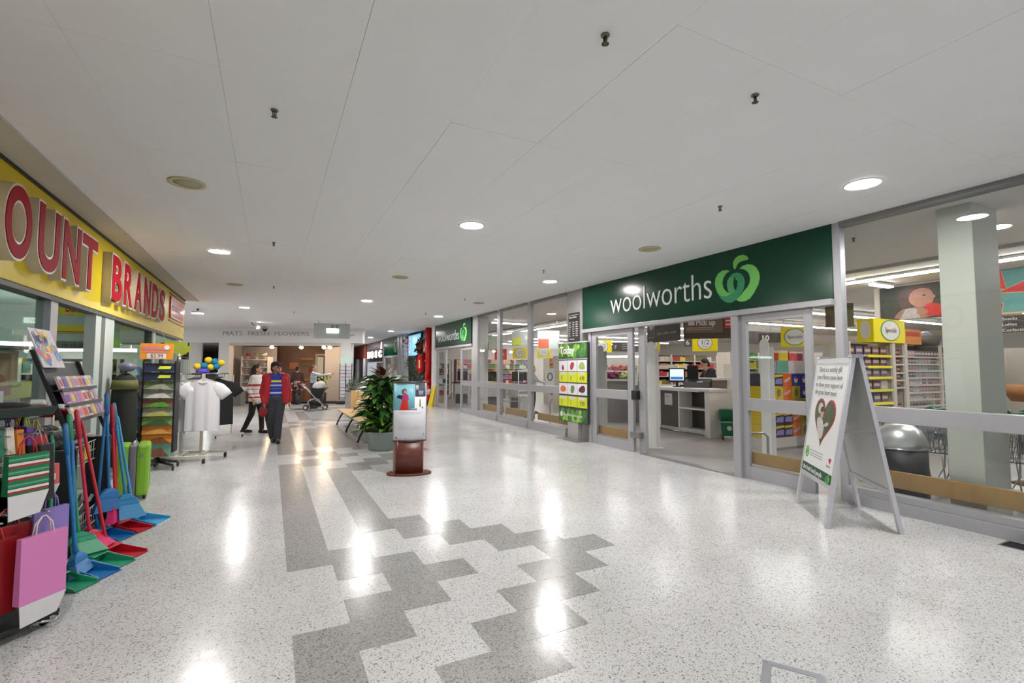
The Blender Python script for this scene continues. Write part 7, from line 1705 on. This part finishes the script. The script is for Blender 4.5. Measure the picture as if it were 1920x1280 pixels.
JK = mat((168, 22, 36), 0.7, 0, 0.1, 8)
mb = MB()
for s, q in ((1, 'l'), (-1, 'r')):
    capsule(mb, (s * 0.155, -0.06, 1.34), (s * 0.185, -0.06, 0.86), 0.082, 0.066); capsule(mb, J['s' + q], J['e' + q], 0.076, 0.064); capsule(mb, J['e' + q], J['e' + q] + (J['w' + q] - J['e' + q]) * 0.93, 0.064, 0.048)
    capsule(mb, (s * 0.09, 0.02, 1.41), (s * 0.19, -0.005, 1.385), 0.075, 0.088)
for z in (1.3, 1.1, 0.92): mb.ell((0, 0.075, z), (0.20, 0.085, 0.16), 14, 8)
fuse('jacket', mb, JK, mt)
mb = MB()
capsule(mb, (0.05, -0.03, 1.455), (-0.07, 0.03, 1.46), 0.03, 0.03); capsule(mb, (0.06, -0.02, 1.45), (0.09, -0.09, 1.36), 0.028, 0.02); capsule(mb, (-0.06, -0.02, 1.45), (-0.09, -0.09, 1.36), 0.028, 0.02)
fuse('collar', mb, mat((40, 40, 90), 0.8), mt)
mb = MB().ell((0, 0.015, 0.075), (0.092, 0.108, 0.07), 16, 10); mb.v = [(x, y, max(z, 0.055)) for x, y, z in mb.v]
cap_ = fuse('cap', mb.move(M), mat((34, 30, 36), 0.8), mt, 0.008)
part('peak', MB().hexa([(-0.07, -0.08, 0.055), (0.07, -0.08, 0.055), (0.05, -0.185, 0.04), (-0.05, -0.185, 0.04)], [(-0.07, -0.08, 0.066), (0.07, -0.08, 0.066), (0.05, -0.185, 0.05), (-0.05, -0.185, 0.05)]).move(M), mat((34, 30, 36), 0.8), cap_, 0.004)
hbm = thing('shopping_pouch', 'dark red folded bag held in the hand of the man in the red jacket', 'bag', (-0.09, 11.28, 0.60))
part('pouch', MB().ell((-0.03, 0, 0.06), (0.09, 0.05, 0.11), 12, 8), mat((130, 20, 34), 0.7, 0, 0.1), hbm); part('strap', MB().tube([(-0.06, 0, 0.14), (-0.04, 0, 0.2), (-0.01, 0, 0.14)], 0.008, 5), mat((110, 18, 30), 0.7), hbm)
# striped woman
person('woman with long dark hair in white jumper with red stripes and black leggings', (-0.30, 13.2, 0), RAD(62), 0.965,
    dict(kl=(0.08, -0.10, 0.50), al=(0.08, -0.12, 0.085), kr=(-0.08, 0.06, 0.49), ar=(-0.08, 0.24, 0.11), el=(0.23, -0.04, 1.10), wl=(0.2, -0.2, 0.95), er=(-0.23, 0.06, 1.10)),
    0.95, striped('jumper_stripes', (222, 218, 214), [(1.17, 1.22, (186, 40, 52)), (1.09, 1.105, (150, 60, 60)), (0.97, 1.0, (190, 120, 120)), (0.88, 0.92, (186, 40, 52))]), 0.80, mat((24, 22, 24), 0.8), mat((20, 18, 18), 0.5), mat((44, 30, 28), 0.6), True, head_turn=RAD(20))
# woman reaching to the postcards
person('woman in grey top with tied brown hair reaching towards the postcard stand', (1.50, 20.45, 0), RAD(80), 0.985,
    dict(er=(-0.2, -0.25, 1.30), wr=(-0.2, -0.58, 1.34), el=(0.2, -0.3, 1.30), wl=(0.18, -0.62, 1.36), head=(0, -0.02, 1.585)), 0.95, mat((172, 176, 184), 0.8, 0, 0.05), 0.86, mat((60, 62, 74), 0.8), BLACK, mat((110, 74, 46), 0.6), False, head_turn=RAD(-15))
# customer with back turned at the flower shop
person('customer in dark brown clothes seen from behind at the flower shop counter', (1.05, 23.3, 0), RAD(165), 0.97, dict(er=(-0.22, -0.1, 1.1), wr=(-0.15, -0.3, 1.05)), 1.02, mat((74, 50, 42), 0.8), 0.84, mat((60, 44, 38), 0.8), BLACK, mat((26, 20, 18), 0.6), False, fine=0.014)
person('florist in pale apron at the flower shop counter', (0.35, 23.85, 0), RAD(20), 0.95, dict(er=(-0.22, -0.1, 1.1), wr=(-0.15, -0.3, 1.05)), 0.95, mat((186, 160, 130), 0.8), 0.84, mat((150, 60, 60), 0.8), BLACK, mat((40, 28, 22), 0.6), False, fine=0.014)
# supermarket people
person('cashier in black with dark hair bending over the second desk', (10.25, 8.94, 0), RAD(-116), 1.10, dict(head=(0, -0.16, 1.53), neck=(0, -0.06, 1.40), sl=(0.185, -0.05, 1.36), sr=(-0.185, -0.05, 1.36), er=(-0.24, -0.18, 1.14), wr=(-0.16, -0.40, 1.16), el=(0.24, -0.18, 1.14), wl=(0.16, -0.40, 1.18)),
    1.05, mat((24, 20, 22), 0.8), 0.86, BLACK, BLACK, mat((28, 20, 18), 0.6), False, head_pitch=0.45)
person('customer in white top with dark hair behind the supermarket windows', (8.27, 14.95, 0), RAD(70), 0.98, dict(er=(-0.22, -0.2, 1.15), wr=(-0.15, -0.42, 1.1), el=(0.22, -0.2, 1.15), wl=(0.15, -0.42, 1.1)), 1.05, mat((206, 198, 206), 0.8), 0.80, mat((60, 50, 50), 0.8), BLACK, mat((40, 30, 28), 0.6), True, fine=0.014)
person('shopper in dark clothes half hidden behind the left window post', (7.75, 18.2, 0), RAD(40), 0.97, None, 1.05, mat((36, 32, 36), 0.8), 0.82, BLACK, BLACK, mat((30, 22, 20), 0.6), True, fine=0.014)

# ------------------------------------------------------------------ pram
pm_ = thing('pram', 'white-hooded pram with black seat and chrome frame by the flower shop', 'pram', (1.55, 19.75, 0), RAD(-8))
part('hood', MB().ell((0.10, 0, 0.90), (0.24, 0.2, 0.17), 16, 10, (0, -0.35, 0)), mat((206, 204, 202), 0.7, 0, 0.05), pm_)
part('seat', MB().hexa([(-0.18, -0.18, 0.50), (0.20, -0.18, 0.42), (0.20, 0.18, 0.42), (-0.18, 0.18, 0.50)], [(-0.14, -0.19, 0.82), (0.30, -0.19, 0.80), (0.30, 0.19, 0.80), (-0.14, 0.19, 0.82)]), mat((26, 26, 30), 0.8), pm_, 0.02)
part('basket', MB().hexa([(-0.2, -0.17, 0.14), (0.2, -0.17, 0.12), (0.2, 0.17, 0.12), (-0.2, 0.17, 0.14)], [(-0.24, -0.18, 0.34), (0.24, -0.18, 0.28), (0.24, 0.18, 0.28), (-0.24, 0.18, 0.34)]), mat((24, 24, 26), 0.8), pm_, 0.02)
mb = MB()
for y in (-0.22, 0.22): mb.tube([(-0.48, y, 0.92), (-0.30, y, 0.78), (0.0, y, 0.44), (0.34, y, 0.10)], 0.016, 7).tube([(-0.34, y, 0.12), (-0.22, y, 0.36), (0.0, y, 0.44)], 0.016, 7)
mb.tube([(-0.48, -0.22, 0.92), (-0.48, 0.22, 0.92)], 0.016, 7)
part('frame', mb, mat((206, 206, 208), 0.25, 0.6), pm_)
part('handle_grip', MB().tube([(-0.48, -0.2, 0.92), (-0.48, 0.2, 0.92)], 0.022, 8), BLACK, pm_)
for x, y in ((-0.34, -0.22), (-0.34, 0.22), (0.34, -0.2), (0.34, 0.2)):
    w = part('wheel', MB().tube([(x, y - 0.022, 0.10), (x, y + 0.022, 0.10)], 0.10, 16), mat((60, 60, 62), 0.6), pm_); part('hub', MB().tube([(x, y - 0.026, 0.10), (x, y + 0.026, 0.10)], 0.05, 12), mat((206, 206, 208), 0.4), w)
part('child_pad', MB().ell((0.06, -0.02, 0.72), (0.13, 0.13, 0.1), 12, 8), mat((60, 64, 84), 0.8), pm_)
